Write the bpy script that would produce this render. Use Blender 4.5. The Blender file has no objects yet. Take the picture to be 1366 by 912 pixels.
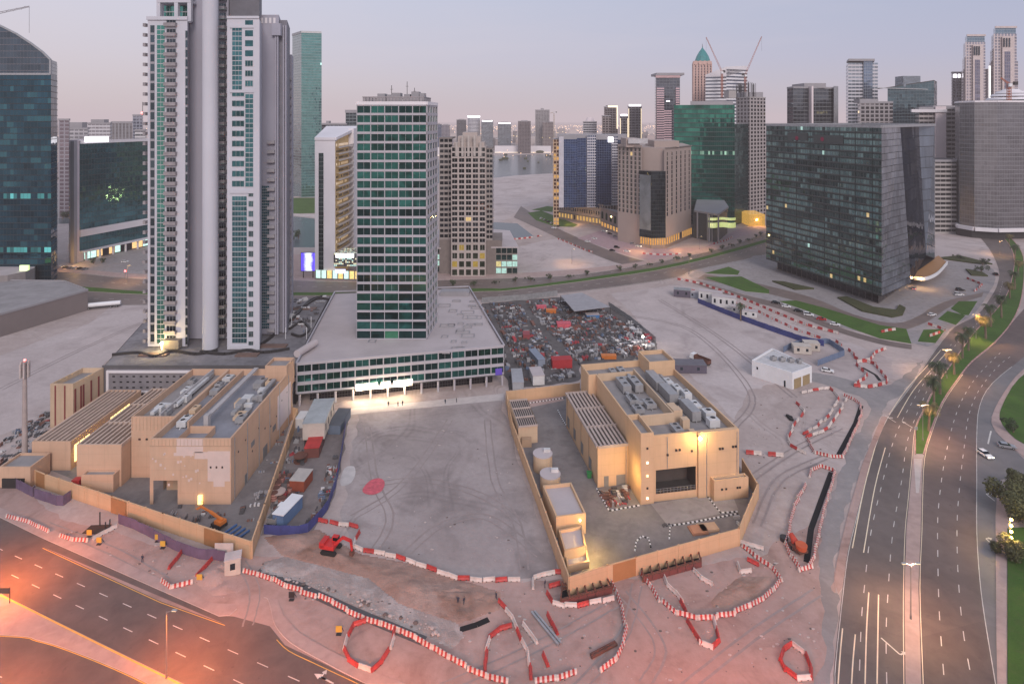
import bpy, math, random
from mathutils import Vector, noise
from mathutils.geometry import tessellate_polygon
random.seed(7)
S = bpy.context.scene
C = S.collection
F = 800.0; H = 100.0; CX = 683.0; V0 = 158.0   # level shift lens: focal length, eye height, principal point

def G(u, v, z=0.0):
    """point of the horizontal plane at height z seen at column u, row v of the survey picture"""
    Y = F * (H - z) / (v - V0)
    return Vector(((u - CX) * Y / F, Y, z))
def P(u, Y): return ((u - CX) * Y / F, Y)
def Zv(v, Y): return H - (v - V0) * Y / F
def Yb(v, z=0.0): return F * (H - z) / (v - V0)

# ------------------------------------------------------------------ mesh builder
class MB:
    def __init__(s): s.v = []; s.f = []; s.uv = []; s.m = []; s.sm = []
    def face(s, pts, uv=None, m=0, sm=False):
        b = len(s.v); s.v += [tuple(p) for p in pts]
        s.f.append(tuple(range(b, b + len(pts)))); s.m.append(m); s.sm.append(sm)
        s.uv.append(uv if uv else [(0.0, 0.0)] * len(pts))
        return s
    def wall(s, A, B, z0, z1, nb=1, nf=1, m=0, u0=0.0, v0=0.0):
        s.face([(A[0], A[1], z0), (B[0], B[1], z0), (B[0], B[1], z1), (A[0], A[1], z1)],
               [(u0, v0), (u0 + nb, v0), (u0 + nb, v0 + nf), (u0, v0 + nf)], m)
        return s
    def hull8(s, q, m=0):
        # q: four bottom points (ccw from above), four top points
        a = q
        for i in ((3, 2, 1, 0), (4, 5, 6, 7), (0, 1, 5, 4), (1, 2, 6, 5), (2, 3, 7, 6), (3, 0, 4, 7)):
            p = [a[k] for k in i]
            w = (Vector(p[1]) - Vector(p[0])).length; h = (Vector(p[2]) - Vector(p[1])).length
            s.face(p, [(0, 0), (w, 0), (w, h), (0, h)], m)
        return s
    def box(s, x0, y0, z0, x1, y1, z1, m=0):
        if x0 > x1: x0, x1 = x1, x0
        if y0 > y1: y0, y1 = y1, y0
        return s.hull8([(x0, y0, z0), (x1, y0, z0), (x1, y1, z0), (x0, y1, z0), (x0, y0, z1), (x1, y0, z1), (x1, y1, z1), (x0, y1, z1)], m)
    def bar(s, A, B, z0, z1, t, m=0, off=0.0):
        """upright slab along the plan line A-B, t thick, pushed off to the outer (right-hand) side"""
        d = Vector((B[0] - A[0], B[1] - A[1])); L = d.length
        if L < 1e-6: return s
        d /= L; n = Vector((d.y, -d.x))
        a = Vector(A[:2]) + n * off; b = Vector(B[:2]) + n * off; o = n * t
        q = [a + o, b + o, b, a]
        return s.hull8([(p.x, p.y, z0) for p in q] + [(p.x, p.y, z1) for p in q], m)
    def prism(s, poly, z0, z1, m=0, mcap=None, cap=True, bottom=False):
        n = len(poly)
        for i in range(n):
            A = poly[i]; B = poly[(i + 1) % n]; w = math.hypot(B[0] - A[0], B[1] - A[1])
            s.wall(A, B, z0, z1, w, z1 - z0, m)
        if cap: s.cap(poly, z1, m if mcap is None else mcap)
        return s
    def cap(s, poly, z, m=0):
        tri = tessellate_polygon([[Vector((p[0], p[1], 0)) for p in poly]])
        for t in tri:
            p = [Vector((poly[k][0], poly[k][1], z)) for k in t]
            if (p[1] - p[0]).cross(p[2] - p[0]).z < 0: p.reverse()
            s.face(p, [(q.x, q.y) for q in p], m)
        return s
    def cyl(s, p0, p1, r0, r1=None, n=12, m=0, caps=True, sm=True):
        r1 = r0 if r1 is None else r1
        p0 = Vector(p0); p1 = Vector(p1); ax = (p1 - p0).normalized()
        t = Vector((1, 0, 0)) if abs(ax.x) < .9 else Vector((0, 1, 0))
        a = ax.cross(t).normalized(); b = ax.cross(a)
        c = [(math.cos(2 * math.pi * i / n), math.sin(2 * math.pi * i / n)) for i in range(n)]
        lo = [p0 + (a * x + b * y) * r0 for x, y in c]; hi = [p1 + (a * x + b * y) * r1 for x, y in c]
        L = (p1 - p0).length
        for i in range(n):
            j = (i + 1) % n
            s.face([lo[j], lo[i], hi[i], hi[j]], [(i + 1, 0), (i, 0), (i, L), (i + 1, L)], m, sm)
        if caps:
            s.face(list(lo), None, m); s.face(hi[::-1], None, m)
        return s
    def beam(s, p0, p1, w, h=None, m=0):
        h = h or w
        p0 = Vector(p0); p1 = Vector(p1); ax = (p1 - p0).normalized()
        t = Vector((0, 0, 1)) if abs(ax.z) < .95 else Vector((0, 1, 0))
        a = ax.cross(t).normalized() * (w / 2); b = a.cross(ax).normalized() * (h / 2)
        q = [p0 - a - b, p0 + a - b, p0 + a + b, p0 - a + b]; r = [x + (p1 - p0) for x in q]
        for i in range(4):
            j = (i + 1) % 4
            s.face([q[j], q[i], r[i], r[j]], None, m)
        s.face(q, None, m); s.face(r[::-1], None, m)
        return s
    def ball(s, c, r, n=10, k=6, m=0, sx=1, sy=1, sz=1):
        c = Vector(c)
        pt = lambda i, j: c + Vector((sx * r * math.cos(2 * math.pi * i / n) * math.cos(j), sy * r * math.sin(2 * math.pi * i / n) * math.cos(j), sz * r * math.sin(j)))
        for a in range(k):
            j0 = -math.pi / 2 + math.pi * a / k; j1 = j0 + math.pi / k
            for i in range(n):
                q = [pt(i, j0), pt(i + 1, j0), pt(i + 1, j1), pt(i, j1)]
                if a == 0: q = q[1:]; q = [pt(i, j0), pt(i + 1, j1), pt(i, j1)]
                elif a == k - 1: q = [pt(i, j0), pt(i + 1, j0), pt(i, j1)]
                s.face(q, None, m, True)
        return s
    def build(s, name, mats, parent=None, loc=None):
        if not isinstance(mats, (list, tuple)): mats = [mats]
        off = Vector(loc) if loc is not None else (Vector(parent['_at']) if parent is not None and '_at' in parent else Vector((0, 0, 0)))
        me = bpy.data.meshes.new(name)
        me.from_pydata([(v[0] - off.x, v[1] - off.y, v[2] - off.z) for v in s.v], [], s.f)
        uvl = me.uv_layers.new(name='UVMap')
        flat = [c for f in s.uv for uv in f for c in uv]
        uvl.data.foreach_set('uv', flat)
        me.polygons.foreach_set('material_index', s.m)
        me.polygons.foreach_set('use_smooth', s.sm)
        for m in mats: me.materials.append(m)
        me.update()
        o = bpy.data.objects.new(name, me); C.objects.link(o)
        if parent is not None:
            o.parent = parent; o['_at'] = tuple(off)
        elif loc is not None: o.location = off
        return o

def thing(name, label, cat, loc=(0, 0, 0), rz=0.0, group=None):
    o = bpy.data.objects.new(name, None); C.objects.link(o)
    o.empty_display_size = .5
    o.location = loc; o.rotation_euler = (0, 0, rz)
    o['label'] = label; o['category'] = cat
    if group: o['group'] = group
    o['_at'] = tuple(loc)
    return o
def tag(o, label, cat, group=None):
    o['label'] = label; o['category'] = cat
    if group: o['group'] = group
    return o
def struct(mb, name, mats, kind='structure'):
    o = mb.build(name, mats); o['kind'] = kind
    return o
def dup(root, loc, rz=0.0, label=None, group=None, sc=None):
    r = root.copy(); C.objects.link(r); r.location = loc; r.rotation_euler = (0, 0, rz)
    if sc: r.scale = (sc, sc, sc) if not isinstance(sc, tuple) else sc
    if label: r['label'] = label
    if group: r['group'] = group
    for ch in list(root.children):
        c = ch.copy(); C.objects.link(c); c.parent = r
        for g in list(ch.children):
            d = g.copy(); C.objects.link(d); d.parent = c
    return r

# ------------------------------------------------------------------ materials
def newmat(name):
    m = bpy.data.materials.new(name); m.use_nodes = True
    nt = m.node_tree; b = nt.nodes['Principled BSDF']
    return m, nt, b
def N(nt, t, **kw):
    n = nt.nodes.new(t)
    for k, v in kw.items(): setattr(n, k, v)
    return n
def math_(nt, op, a, b=None, c=None):
    n = N(nt, 'ShaderNodeMath', operation=op)
    for i, x in enumerate((a, b, c)):
        if x is None: continue
        if isinstance(x, (int, float)): n.inputs[i].default_value = x
        else: nt.links.new(x, n.inputs[i])
    return n.outputs[0]
def mixc(nt, fac, a, b, bt='MIX'):
    n = N(nt, 'ShaderNodeMix', data_type='RGBA', blend_type=bt)
    for i, x in ((0, fac), (6, a), (7, b)):
        if isinstance(x, (int, float)): n.inputs[i].default_value = x
        elif isinstance(x, tuple): n.inputs[i].default_value = (*x[:3], 1)
        else: nt.links.new(x, n.inputs[i])
    return n.outputs[2]
def noise_tex(nt, vec, scale, detail=4, rough=.55, dist=0.0):
    n = N(nt, 'ShaderNodeTexNoise'); n.inputs['Scale'].default_value = scale
    n.inputs['Detail'].default_value = detail; n.inputs['Roughness'].default_value = rough; n.inputs['Distortion'].default_value = dist
    nt.links.new(vec, n.inputs['Vector'])
    return n.outputs[0]
def ramp(nt, x, a, b):
    n = N(nt, 'ShaderNodeMapRange'); n.inputs[1].default_value = a; n.inputs[2].default_value = b
    nt.links.new(x, n.inputs[0]); return n.outputs[0]
def pos(nt): return N(nt, 'ShaderNodeNewGeometry').outputs['Position']

_mc = {}
def M(name, col, rough=.7, metal=0.0, var=.18, scale=.35, fine=2.5, bump=0.0, emit=0.0, ecol=None, spec=.4, grime=0.0):
    """plain surface with two scales of weathering"""
    if name in _mc: return _mc[name]
    m, nt, b = newmat(name)
    p = pos(nt)
    n1 = noise_tex(nt, p, scale, 5, .6); n2 = noise_tex(nt, p, fine, 3, .6)
    f = math_(nt, 'ADD', math_(nt, 'MULTIPLY', ramp(nt, n1, .3, .7), .7), math_(nt, 'MULTIPLY', n2, .3))
    dk = tuple(c * (1 - var) for c in col); lt = tuple(min(1, c * (1 + var)) for c in col)
    c_ = mixc(nt, f, dk, lt)
    if grime:      # rain streaks and panel joints on rendered walls
        mp = N(nt, 'ShaderNodeVectorMath', operation='MULTIPLY'); nt.links.new(p, mp.inputs[0]); mp.inputs[1].default_value = (.4, .4, .06)
        c_ = mixc(nt, math_(nt, 'MULTIPLY', ramp(nt, noise_tex(nt, mp.outputs[0], 1.0, 5, .65), .48, .8), grime * .8), c_, tuple(x * .5 for x in col))
        sz = N(nt, 'ShaderNodeSeparateXYZ'); nt.links.new(p, sz.inputs[0])
        jt = math_(nt, 'MAXIMUM', math_(nt, 'LESS_THAN', math_(nt, 'FRACT', math_(nt, 'MULTIPLY', sz.outputs[2], .34)), .03), math_(nt, 'LESS_THAN', math_(nt, 'FRACT', math_(nt, 'MULTIPLY', math_(nt, 'ADD', sz.outputs[0], sz.outputs[1]), .23)), .02))
        c_ = mixc(nt, math_(nt, 'MULTIPLY', jt, .2), c_, tuple(x * .45 for x in col))
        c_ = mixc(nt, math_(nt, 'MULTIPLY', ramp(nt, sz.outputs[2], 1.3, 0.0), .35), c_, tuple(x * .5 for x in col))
    nt.links.new(c_, b.inputs['Base Color'])
    b.inputs['Roughness'].default_value = rough; b.inputs['Metallic'].default_value = metal
    b.inputs['Specular IOR Level'].default_value = spec
    if bump:
        bp = N(nt, 'ShaderNodeBump'); bp.inputs['Strength'].default_value = bump; bp.inputs['Distance'].default_value = .3
        nt.links.new(n2, bp.inputs['Height']); nt.links.new(bp.outputs[0], b.inputs['Normal'])
    if emit:
        b.inputs['Emission Color'].default_value = (*(ecol or col), 1); b.inputs['Emission Strength'].default_value = emit
    _mc[name] = m
    return m

def lamp_mat(name, col, strength):
    if name in _mc: return _mc[name]
    m, nt, b = newmat(name)
    b.inputs['Base Color'].default_value = (.8, .8, .8, 1)
    b.inputs['Emission Color'].default_value = (*col, 1); b.inputs['Emission Strength'].default_value = strength
    _mc[name] = m
    return m

def facade(name, glass, frame=(.1, .1, .1), mx=.06, my=.22, lit=.03, litc=(1., .75, .35), lits=1.2, var=.7, rough=.06, ior=1.75,
           rowlit=0.0, rowc=(.5, .9, .85), wob=.02, framer=.5, cool=.35, streak=.5, metal=.82, blinds=0.0, blindc=(.22, .33, .33), run=.13):
    """curtain wall: UV counts bays and floors; each pane has its own tint, tilt and chance of being lit"""
    if name in _mc: return _mc[name]
    m, nt, b = newmat(name)
    uv = N(nt, 'ShaderNodeUVMap').outputs[0]
    sp = N(nt, 'ShaderNodeSeparateXYZ'); nt.links.new(uv, sp.inputs[0])
    u, v = sp.outputs[0], sp.outputs[1]
    iu, iv = math_(nt, 'FLOOR', u), math_(nt, 'FLOOR', v)
    fu, fv = math_(nt, 'FRACT', u), math_(nt, 'FRACT', v)
    cb = N(nt, 'ShaderNodeCombineXYZ'); nt.links.new(iu, cb.inputs[0]); nt.links.new(iv, cb.inputs[1])
    wn = N(nt, 'ShaderNodeTexWhiteNoise', noise_dimensions='2D'); nt.links.new(cb.outputs[0], wn.inputs['Vector'])
    rw = N(nt, 'ShaderNodeTexWhiteNoise', noise_dimensions='1D'); nt.links.new(iv, rw.inputs['W'])
    cb2 = N(nt, 'ShaderNodeCombineXYZ')
    nt.links.new(math_(nt, 'MULTIPLY', iu, run), cb2.inputs[0]); nt.links.new(math_(nt, 'MULTIPLY', iv, 1.37), cb2.inputs[1])
    clus = noise_tex(nt, cb2.outputs[0], 1.0, 2, .5)          # runs of panes along one floor share blinds and lights
    big = noise_tex(nt, pos(nt), .03, 3, .5, .6)               # noise tint painting soft mirrored shapes of the surroundings
    fx = math_(nt, 'LESS_THAN', fu, mx); fy = math_(nt, 'LESS_THAN', fv, my)
    fr = math_(nt, 'MAXIMUM', fx, fy)
    g0 = tuple(c * (1 - var * .75) for c in glass); g1 = tuple(c * (1 + var * 1.6) for c in glass)
    t = math_(nt, 'ADD', math_(nt, 'MULTIPLY', wn.outputs[0], .2), math_(nt, 'MULTIPLY', ramp(nt, clus, .3, .72), .6))
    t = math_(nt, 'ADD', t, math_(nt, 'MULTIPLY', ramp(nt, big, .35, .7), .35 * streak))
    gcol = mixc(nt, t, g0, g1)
    if blinds:
        bl = math_(nt, 'GREATER_THAN', math_(nt, 'ADD', clus, math_(nt, 'MULTIPLY', wn.outputs[0], .06)), .66 - blinds * .3)
        gcol = mixc(nt, math_(nt, 'MULTIPLY', bl, math_(nt, 'ADD', .45, math_(nt, 'MULTIPLY', wn.outputs[0], .35))), gcol, blindc)
    nt.links.new(mixc(nt, fr, gcol, frame), b.inputs['Base Color'])
    nt.links.new(math_(nt, 'MULTIPLY', math_(nt, 'SUBTRACT', 1.0, fr), metal), b.inputs['Metallic'])
    r_ = N(nt, 'ShaderNodeMix'); nt.links.new(fr, r_.inputs[0]); r_.inputs[2].default_value = rough; r_.inputs[3].default_value = framer
    nt.links.new(r_.outputs[0], b.inputs['Roughness'])
    b.inputs['IOR'].default_value = ior
    # each pane leans a little: broken reflections
    geo = N(nt, 'ShaderNodeNewGeometry')
    vs = N(nt, 'ShaderNodeVectorMath', operation='SUBTRACT'); nt.links.new(wn.outputs[1], vs.inputs[0]); vs.inputs[1].default_value = (.5, .5, .5)
    vm = N(nt, 'ShaderNodeVectorMath', operation='SCALE'); nt.links.new(vs.outputs[0], vm.inputs[0]); vm.inputs['Scale'].default_value = wob * 2
    va = N(nt, 'ShaderNodeVectorMath', operation='ADD'); nt.links.new(geo.outputs['Normal'], va.inputs[0]); nt.links.new(vm.outputs[0], va.inputs[1])
    vn = N(nt, 'ShaderNodeVectorMath', operation='NORMALIZE'); nt.links.new(va.outputs[0], vn.inputs[0])
    nt.links.new(vn.outputs[0], b.inputs['Normal'])
    wn3 = N(nt, 'ShaderNodeTexWhiteNoise', noise_dimensions='3D')
    ad = N(nt, 'ShaderNodeVectorMath', operation='ADD'); nt.links.new(cb.outputs[0], ad.inputs[0]); ad.inputs[1].default_value = (17.3, 5.1, 3.7)
    nt.links.new(ad.outputs[0], wn3.inputs['Vector'])
    on = math_(nt, 'GREATER_THAN', math_(nt, 'ADD', math_(nt, 'MULTIPLY', wn3.outputs[0], .45), math_(nt, 'MULTIPLY', ramp(nt, clus, .25, .72), .55)), 1 - lit * 1.6 if lit else 2.0)
    on = math_(nt, 'MULTIPLY', on, math_(nt, 'SUBTRACT', 1.0, fr))
    gl = noise_tex(nt, pos(nt), .9, 3, .6)
    est = math_(nt, 'MULTIPLY', math_(nt, 'MULTIPLY', on, lits), math_(nt, 'ADD', .3, gl))
    ecol = mixc(nt, math_(nt, 'GREATER_THAN', wn.outputs[0], 1 - cool), litc, (.62, .95, .85))
    if rowlit:
        ro = math_(nt, 'MULTIPLY', math_(nt, 'GREATER_THAN', rw.outputs[0], 1 - rowlit), math_(nt, 'SUBTRACT', 1.0, fr))
        ro = math_(nt, 'MULTIPLY', math_(nt, 'MULTIPLY', ro, math_(nt, 'GREATER_THAN', wn3.outputs[0], .3)), math_(nt, 'ADD', .05, math_(nt, 'MULTIPLY', ramp(nt, clus, .35, .65), math_(nt, 'MULTIPLY', wn.outputs[0], 1.1))))
        ecol = mixc(nt, on, rowc, ecol)
        est = math_(nt, 'ADD', est, math_(nt, 'MULTIPLY', ro, lits * .6))
    nt.links.new(ecol, b.inputs['Emission Color']); nt.links.new(est, b.inputs['Emission Strength'])
    _mc[name] = m
    return m

def glass(name, col, rough=.06, ior=1.6, var=.6, emit=0.0, ecol=(1, .7, .3), metal=.8):
    """single panes that are objects: tint changes from pane to pane"""
    if name in _mc: return _mc[name]
    m, nt, b = newmat(name)
    oi = N(nt, 'ShaderNodeObjectInfo').outputs['Random']
    n1 = noise_tex(nt, pos(nt), .25, 3, .6, 1.0)
    t = math_(nt, 'ADD', math_(nt, 'MULTIPLY', oi, .5), math_(nt, 'MULTIPLY', ramp(nt, n1, .35, .7), .5))
    nt.links.new(mixc(nt, t, tuple(c * (1 - var) for c in col), tuple(c * (1 + var * 1.3) for c in col)), b.inputs['Base Color'])
    b.inputs['Roughness'].default_value = rough; b.inputs['IOR'].default_value = ior; b.inputs['Metallic'].default_value = metal
    if emit:
        n2 = noise_tex(nt, pos(nt), .8, 3, .6)
        nt.links.new(math_(nt, 'MULTIPLY', math_(nt, 'ADD', .3, n2), emit), b.inputs['Emission Strength'])
        b.inputs['Emission Color'].default_value = (*ecol, 1)
    _mc[name] = m
    return m

def ground_mat(name, c1, c2, c3, s1=.012, s2=.07, s3=.6, rough=.9, tracks=0.0, bump=.25):
    if name in _mc: return _mc[name]
    m, nt, b = newmat(name)
    p = pos(nt)
    a = noise_tex(nt, p, s1, 6, .6, .8); c = noise_tex(nt, p, s2, 6, .65, .5); d = noise_tex(nt, p, s3, 4, .7)
    col = mixc(nt, ramp(nt, a, .32, .68), c1, c2)
    col = mixc(nt, ramp(nt, c, .48, .78), col, c3)
    col = mixc(nt, math_(nt, 'MULTIPLY', ramp(nt, d, .3, .75), .32), col, tuple(x * .55 for x in c1))
    if tracks:
        for sc_, lv, wd in ((.014, .5, .010), (.019, .44, .008), (.011, .56, .008)):     # old wheel tracks wander over it
            w = noise_tex(nt, p, sc_, 1.5, .4, .4)
            dd = math_(nt, 'ABSOLUTE', math_(nt, 'SUBTRACT', math_(nt, 'ABSOLUTE', math_(nt, 'SUBTRACT', w, lv)), wd * .8))
            tr = math_(nt, 'MULTIPLY', ramp(nt, dd, wd * .6, wd * .1), math_(nt, 'MULTIPLY', ramp(nt, c, .4, .6), tracks * .7))
            col = mixc(nt, tr, col, tuple(x * .58 for x in c1))
        sp_ = noise_tex(nt, p, .045, 3, .55, .3)
        col = mixc(nt, math_(nt, 'MULTIPLY', ramp(nt, sp_, .60, .78), .6), col, tuple(x * .5 for x in c1))
        col = mixc(nt, math_(nt, 'MULTIPLY', ramp(nt, sp_, .40, .25), .5), col, tuple(min(.75, x * 1.35) for x in c1))
    nt.links.new(col, b.inputs['Base Color']); b.inputs['Roughness'].default_value = rough
    b.inputs['Specular IOR Level'].default_value = .25
    if bump:
        bp = N(nt, 'ShaderNodeBump'); bp.inputs['Strength'].default_value = bump; bp.inputs['Distance'].default_value = .5
        nt.links.new(math_(nt, 'ADD', d, c), bp.inputs['Height']); nt.links.new(bp.outputs[0], b.inputs['Normal'])
    _mc[name] = m
    return m

def asphalt(name, col, stain=.35):
    if name in _mc: return _mc[name]
    m, nt, b = newmat(name)
    p = pos(nt)
    a = noise_tex(nt, p, .03, 5, .6); c = noise_tex(nt, p, .25, 4, .6, .6); d = noise_tex(nt, p, 5.0, 3, .7)
    f = math_(nt, 'ADD', math_(nt, 'MULTIPLY', ramp(nt, a, .3, .7), .5), math_(nt, 'MULTIPLY', ramp(nt, c, .3, .75), .35))
    f = math_(nt, 'ADD', f, math_(nt, 'MULTIPLY', d, .2))
    vo = N(nt, 'ShaderNodeTexVoronoi'); vo.inputs['Scale'].default_value = .035; nt.links.new(p, vo.inputs['Vector'])
    sv = N(nt, 'ShaderNodeSeparateColor'); nt.links.new(vo.outputs['Color'], sv.inputs[0])
    f = math_(nt, 'ADD', f, math_(nt, 'MULTIPLY', math_(nt, 'SUBTRACT', sv.outputs[0], .5), .22))      # resurfaced patches
    c_ = mixc(nt, f, tuple(x * (1 - stain) for x in col), tuple(x * (1 + stain) for x in col))
    oil = ramp(nt, noise_tex(nt, p, .5, 3, .6), .64, .76)
    nt.links.new(mixc(nt, math_(nt, 'MULTIPLY', oil, .45), c_, tuple(x * .45 for x in col)), b.inputs['Base Color'])
    b.inputs['Roughness'].default_value = .62; b.inputs['Specular IOR Level'].default_value = .35
    _mc[name] = m
    return m
# ------------------------------------------------------------------ palette
SAND = ground_mat('sand', (.39, .31, .285), (.48, .395, .37), (.56, .475, .45), tracks=.5)
LOT = ground_mat('lot_dirt', (.32, .268, .257), (.43, .37, .36), (.22, .18, .172), s1=.02, s2=.06, tracks=.55)
CLAY = ground_mat('red_clay', (.30, .185, .145), (.44, .315, .27), (.19, .095, .06), s1=.035, s2=.11, tracks=.5, bump=.6)
RUST = ground_mat('lamp_tinted_dirt', (.39, .26, .225), (.45, .325, .295), (.24, .15, .13), s1=.02, s2=.09, tracks=.6)  # red tint paints sodium lamp glow into the dirt colour
PALE = ground_mat('pale_dirt', (.45, .375, .36), (.54, .465, .45), (.34, .275, .26), s1=.015, s2=.05, tracks=.45)
GRIT = ground_mat('gritty_track', (.25, .225, .22), (.32, .29, .285), (.37, .33, .32), s1=.03, s2=.12)
ROAD = asphalt('asphalt', (.135, .098, .088), .42)
ROADB = asphalt('worn_asphalt', (.17, .13, .115), .35)
WALK = ground_mat('paving_pink', (.40, .29, .265), (.46, .34, .31), (.34, .245, .23), s1=.06, s2=.3, bump=.05)
PLAZA = ground_mat('paving_grey', (.29, .26, .26), (.36, .325, .32), (.23, .205, .20), s1=.05, s2=.3, bump=.05)
YARD = ground_mat('yard_concrete', (.19, .17, .168), (.26, .235, .23), (.14, .122, .122), s1=.06, s2=.2, bump=.05)
KERB = M('kerb_stone', (.50, .43, .40), .8)
WHITE = M('road_paint', (.60, .56, .52), .6, var=.35, fine=3)
YELLOW = M('yellow_paint', (.72, .42, .08), .6, var=.2)
GRASS = ground_mat('lawn', (.05, .105, .018), (.075, .15, .026), (.085, .11, .035), s1=.08, s2=.5, s3=2.5, bump=.5)
SCRUB = ground_mat('dry_hedge', (.05, .06, .025), (.08, .085, .035), (.1, .08, .045), s1=.1, s2=.6, s3=2.5, bump=.6)
RED = M('red_plastic', (.50, .035, .035), .5, var=.35)
WHT = M('white_plastic', (.70, .60, .55), .5, var=.2)
BEIGE = M('beige_render', (.57, .41, .28), .8, var=.14, scale=.08, fine=1.2, grime=.4)
BEIGE2 = M('beige_render_dark', (.40, .27, .18), .8, var=.12, scale=.08)
ROOFG = M('roof_grey', (.27, .25, .25), .85, var=.25, scale=.15)
ROOFL = M('roof_light', (.46, .40, .40), .85, var=.14, scale=.08)
METAL = M('galvanised', (.36, .36, .37), .45, .5, var=.25, scale=.8)
STEEL = M('dark_steel', (.05, .045, .045), .5, .4)
DARK = M('dark_void', (.012, .011, .012), .9)  # near-black standing in for the shade of openings and pits
CONC = M('concrete', (.36, .33, .32), .85, var=.18)
OFFW = M('off_white', (.68, .64, .66), .7, var=.1, scale=.05)
PINKW = M('pinkish_white', (.66, .57, .58), .7, var=.12, scale=.05)
GREYW = M('grey_wall', (.30, .285, .30), .75, var=.12, scale=.06)
BLUEF = M('blue_hoarding', (.045, .055, .19), .6, var=.3)
PURP = M('purple_hoarding', (.13, .09, .15), .65, var=.3)
ORANGE = M('orange_paint', (.55, .16, .03), .5)
REDP = M('red_paint', (.42, .03, .03), .5, var=.3)
TARP = M('red_tarp', (.55, .10, .13), .7, var=.35, scale=1.0)
RUSTM = M('rusty_steel', (.13, .055, .04), .8, var=.4)
BLUEP = M('blue_paint', (.05, .12, .28), .5)
WHITEP = M('white_paint', (.72, .71, .72), .4, var=.08)
BLACKP = M('black_paint', (.012, .012, .014), .25)
TYRE = M('tyre_rubber', (.015, .015, .015), .8)
GLASSD = glass('car_glass', (.02, .025, .03), .05)
LEAF = None

# ------------------------------------------------------------------ plan helpers
def W(pts): return [tuple(G(u, v)[:2]) for u, v in pts]
def sm(pts, n=4, closed=False):
    """Catmull-Rom through plan points"""
    P_ = [Vector(p[:2]) for p in pts]; out = []; m = len(P_)
    rng = range(m) if closed else range(m - 1)
    for i in rng:
        if closed: a, b, c, d = P_[(i - 1) % m], P_[i], P_[(i + 1) % m], P_[(i + 2) % m]
        else: a, b, c, d = P_[max(i - 1, 0)], P_[i], P_[i + 1], P_[min(i + 2, m - 1)]
        for k in range(n):
            t = k / n
            out.append(tuple(.5 * ((2 * b) + (c - a) * t + (2 * a - 5 * b + 4 * c - d) * t * t + (3 * b - a - 3 * c + d) * t ** 3)))
    if not closed: out.append(tuple(P_[-1]))
    return out
def ccw(poly):
    a = sum(poly[i][0] * poly[(i + 1) % len(poly)][1] - poly[(i + 1) % len(poly)][0] * poly[i][1] for i in range(len(poly)))
    return list(poly) if a > 0 else list(poly)[::-1]
def sheet(name, poly, z, mat, kind='structure', kerb=0.0, kmat=None):
    mb = MB(); poly = ccw(poly)
    if kerb:
        mb.prism(poly, z - .3, z, 1, mcap=0)
        n = len(poly)
        return struct(mb, name, [mat, kmat or KERB], kind)
    if mat in (SAND, LOT, CLAY, RUST, PALE, GRIT) or 'dirt' in mat.name:      # earth has no ruled edge
        q = []
        for i in range(len(poly)):
            A, B = Vector(poly[i]), Vector(poly[(i + 1) % len(poly)]); L = (B - A).length; k = max(1, min(60, int(L / 2.2)))
            for j in range(k):
                p_ = A.lerp(B, j / k); s_ = Vector((p_.x * .23, p_.y * .23, z * 9))
                q.append((p_.x + noise.noise(s_) * 1.3, p_.y + noise.noise(s_ + Vector((9, 4, 2))) * 1.3))
        poly = q
    mb.cap(poly, z, 0)
    return struct(mb, name, mat, kind)
def along(pts, step):
    """points and headings every step metres"""
    out = []; acc = 0.0; nxt = 0.0
    for i in range(len(pts) - 1):
        a = Vector(pts[i]); b = Vector(pts[i + 1]); L = (b - a).length
        if L < 1e-6: continue
        while nxt <= acc + L:
            t = (nxt - acc) / L; out.append((a.lerp(b, t), math.atan2(b.y - a.y, b.x - a.x))); nxt += step
        acc += L
    return out
def stripe(mb, pts, w, z, dash=None, period=None, m=0, start=0.0):
    pts = [Vector(p[:2]) for p in pts]; acc = 0.0
    for i in range(len(pts) - 1):
        a, b = pts[i], pts[i + 1]; L = (b - a).length
        if L < 1e-6: continue
        d = (b - a) / L; n = Vector((-d.y, d.x)) * w / 2
        segs = [(0, L)]
        if dash:
            segs = []; k = math.floor((acc - start) / period)
            while k * period + start < acc + L:
                s0 = max(0, k * period + start - acc); s1 = min(L, k * period + start + dash - acc)
                if s1 > s0: segs.append((s0, s1))
                k += 1
        for s0, s1 in segs:
            p, q = a + d * s0, a + d * s1
            mb.face([(p.x - n.x, p.y - n.y, z), (q.x - n.x, q.y - n.y, z), (q.x + n.x, q.y + n.y, z), (p.x + n.x, p.y + n.y, z)], None, m)
        acc += L
def kerbline(mb, pts, w, z0, z1, m=0):
    for i in range(len(pts) - 1): mb.bar(pts[i], pts[i + 1], z0, z1, w, m)

# ------------------------------------------------------------------ ground
mb = MB(); mb.cap([(-9000, -200), (9000, -200), (9000, 15000), (-9000, 15000)], 0.0); struct(mb, 'ground', SAND)
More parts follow.
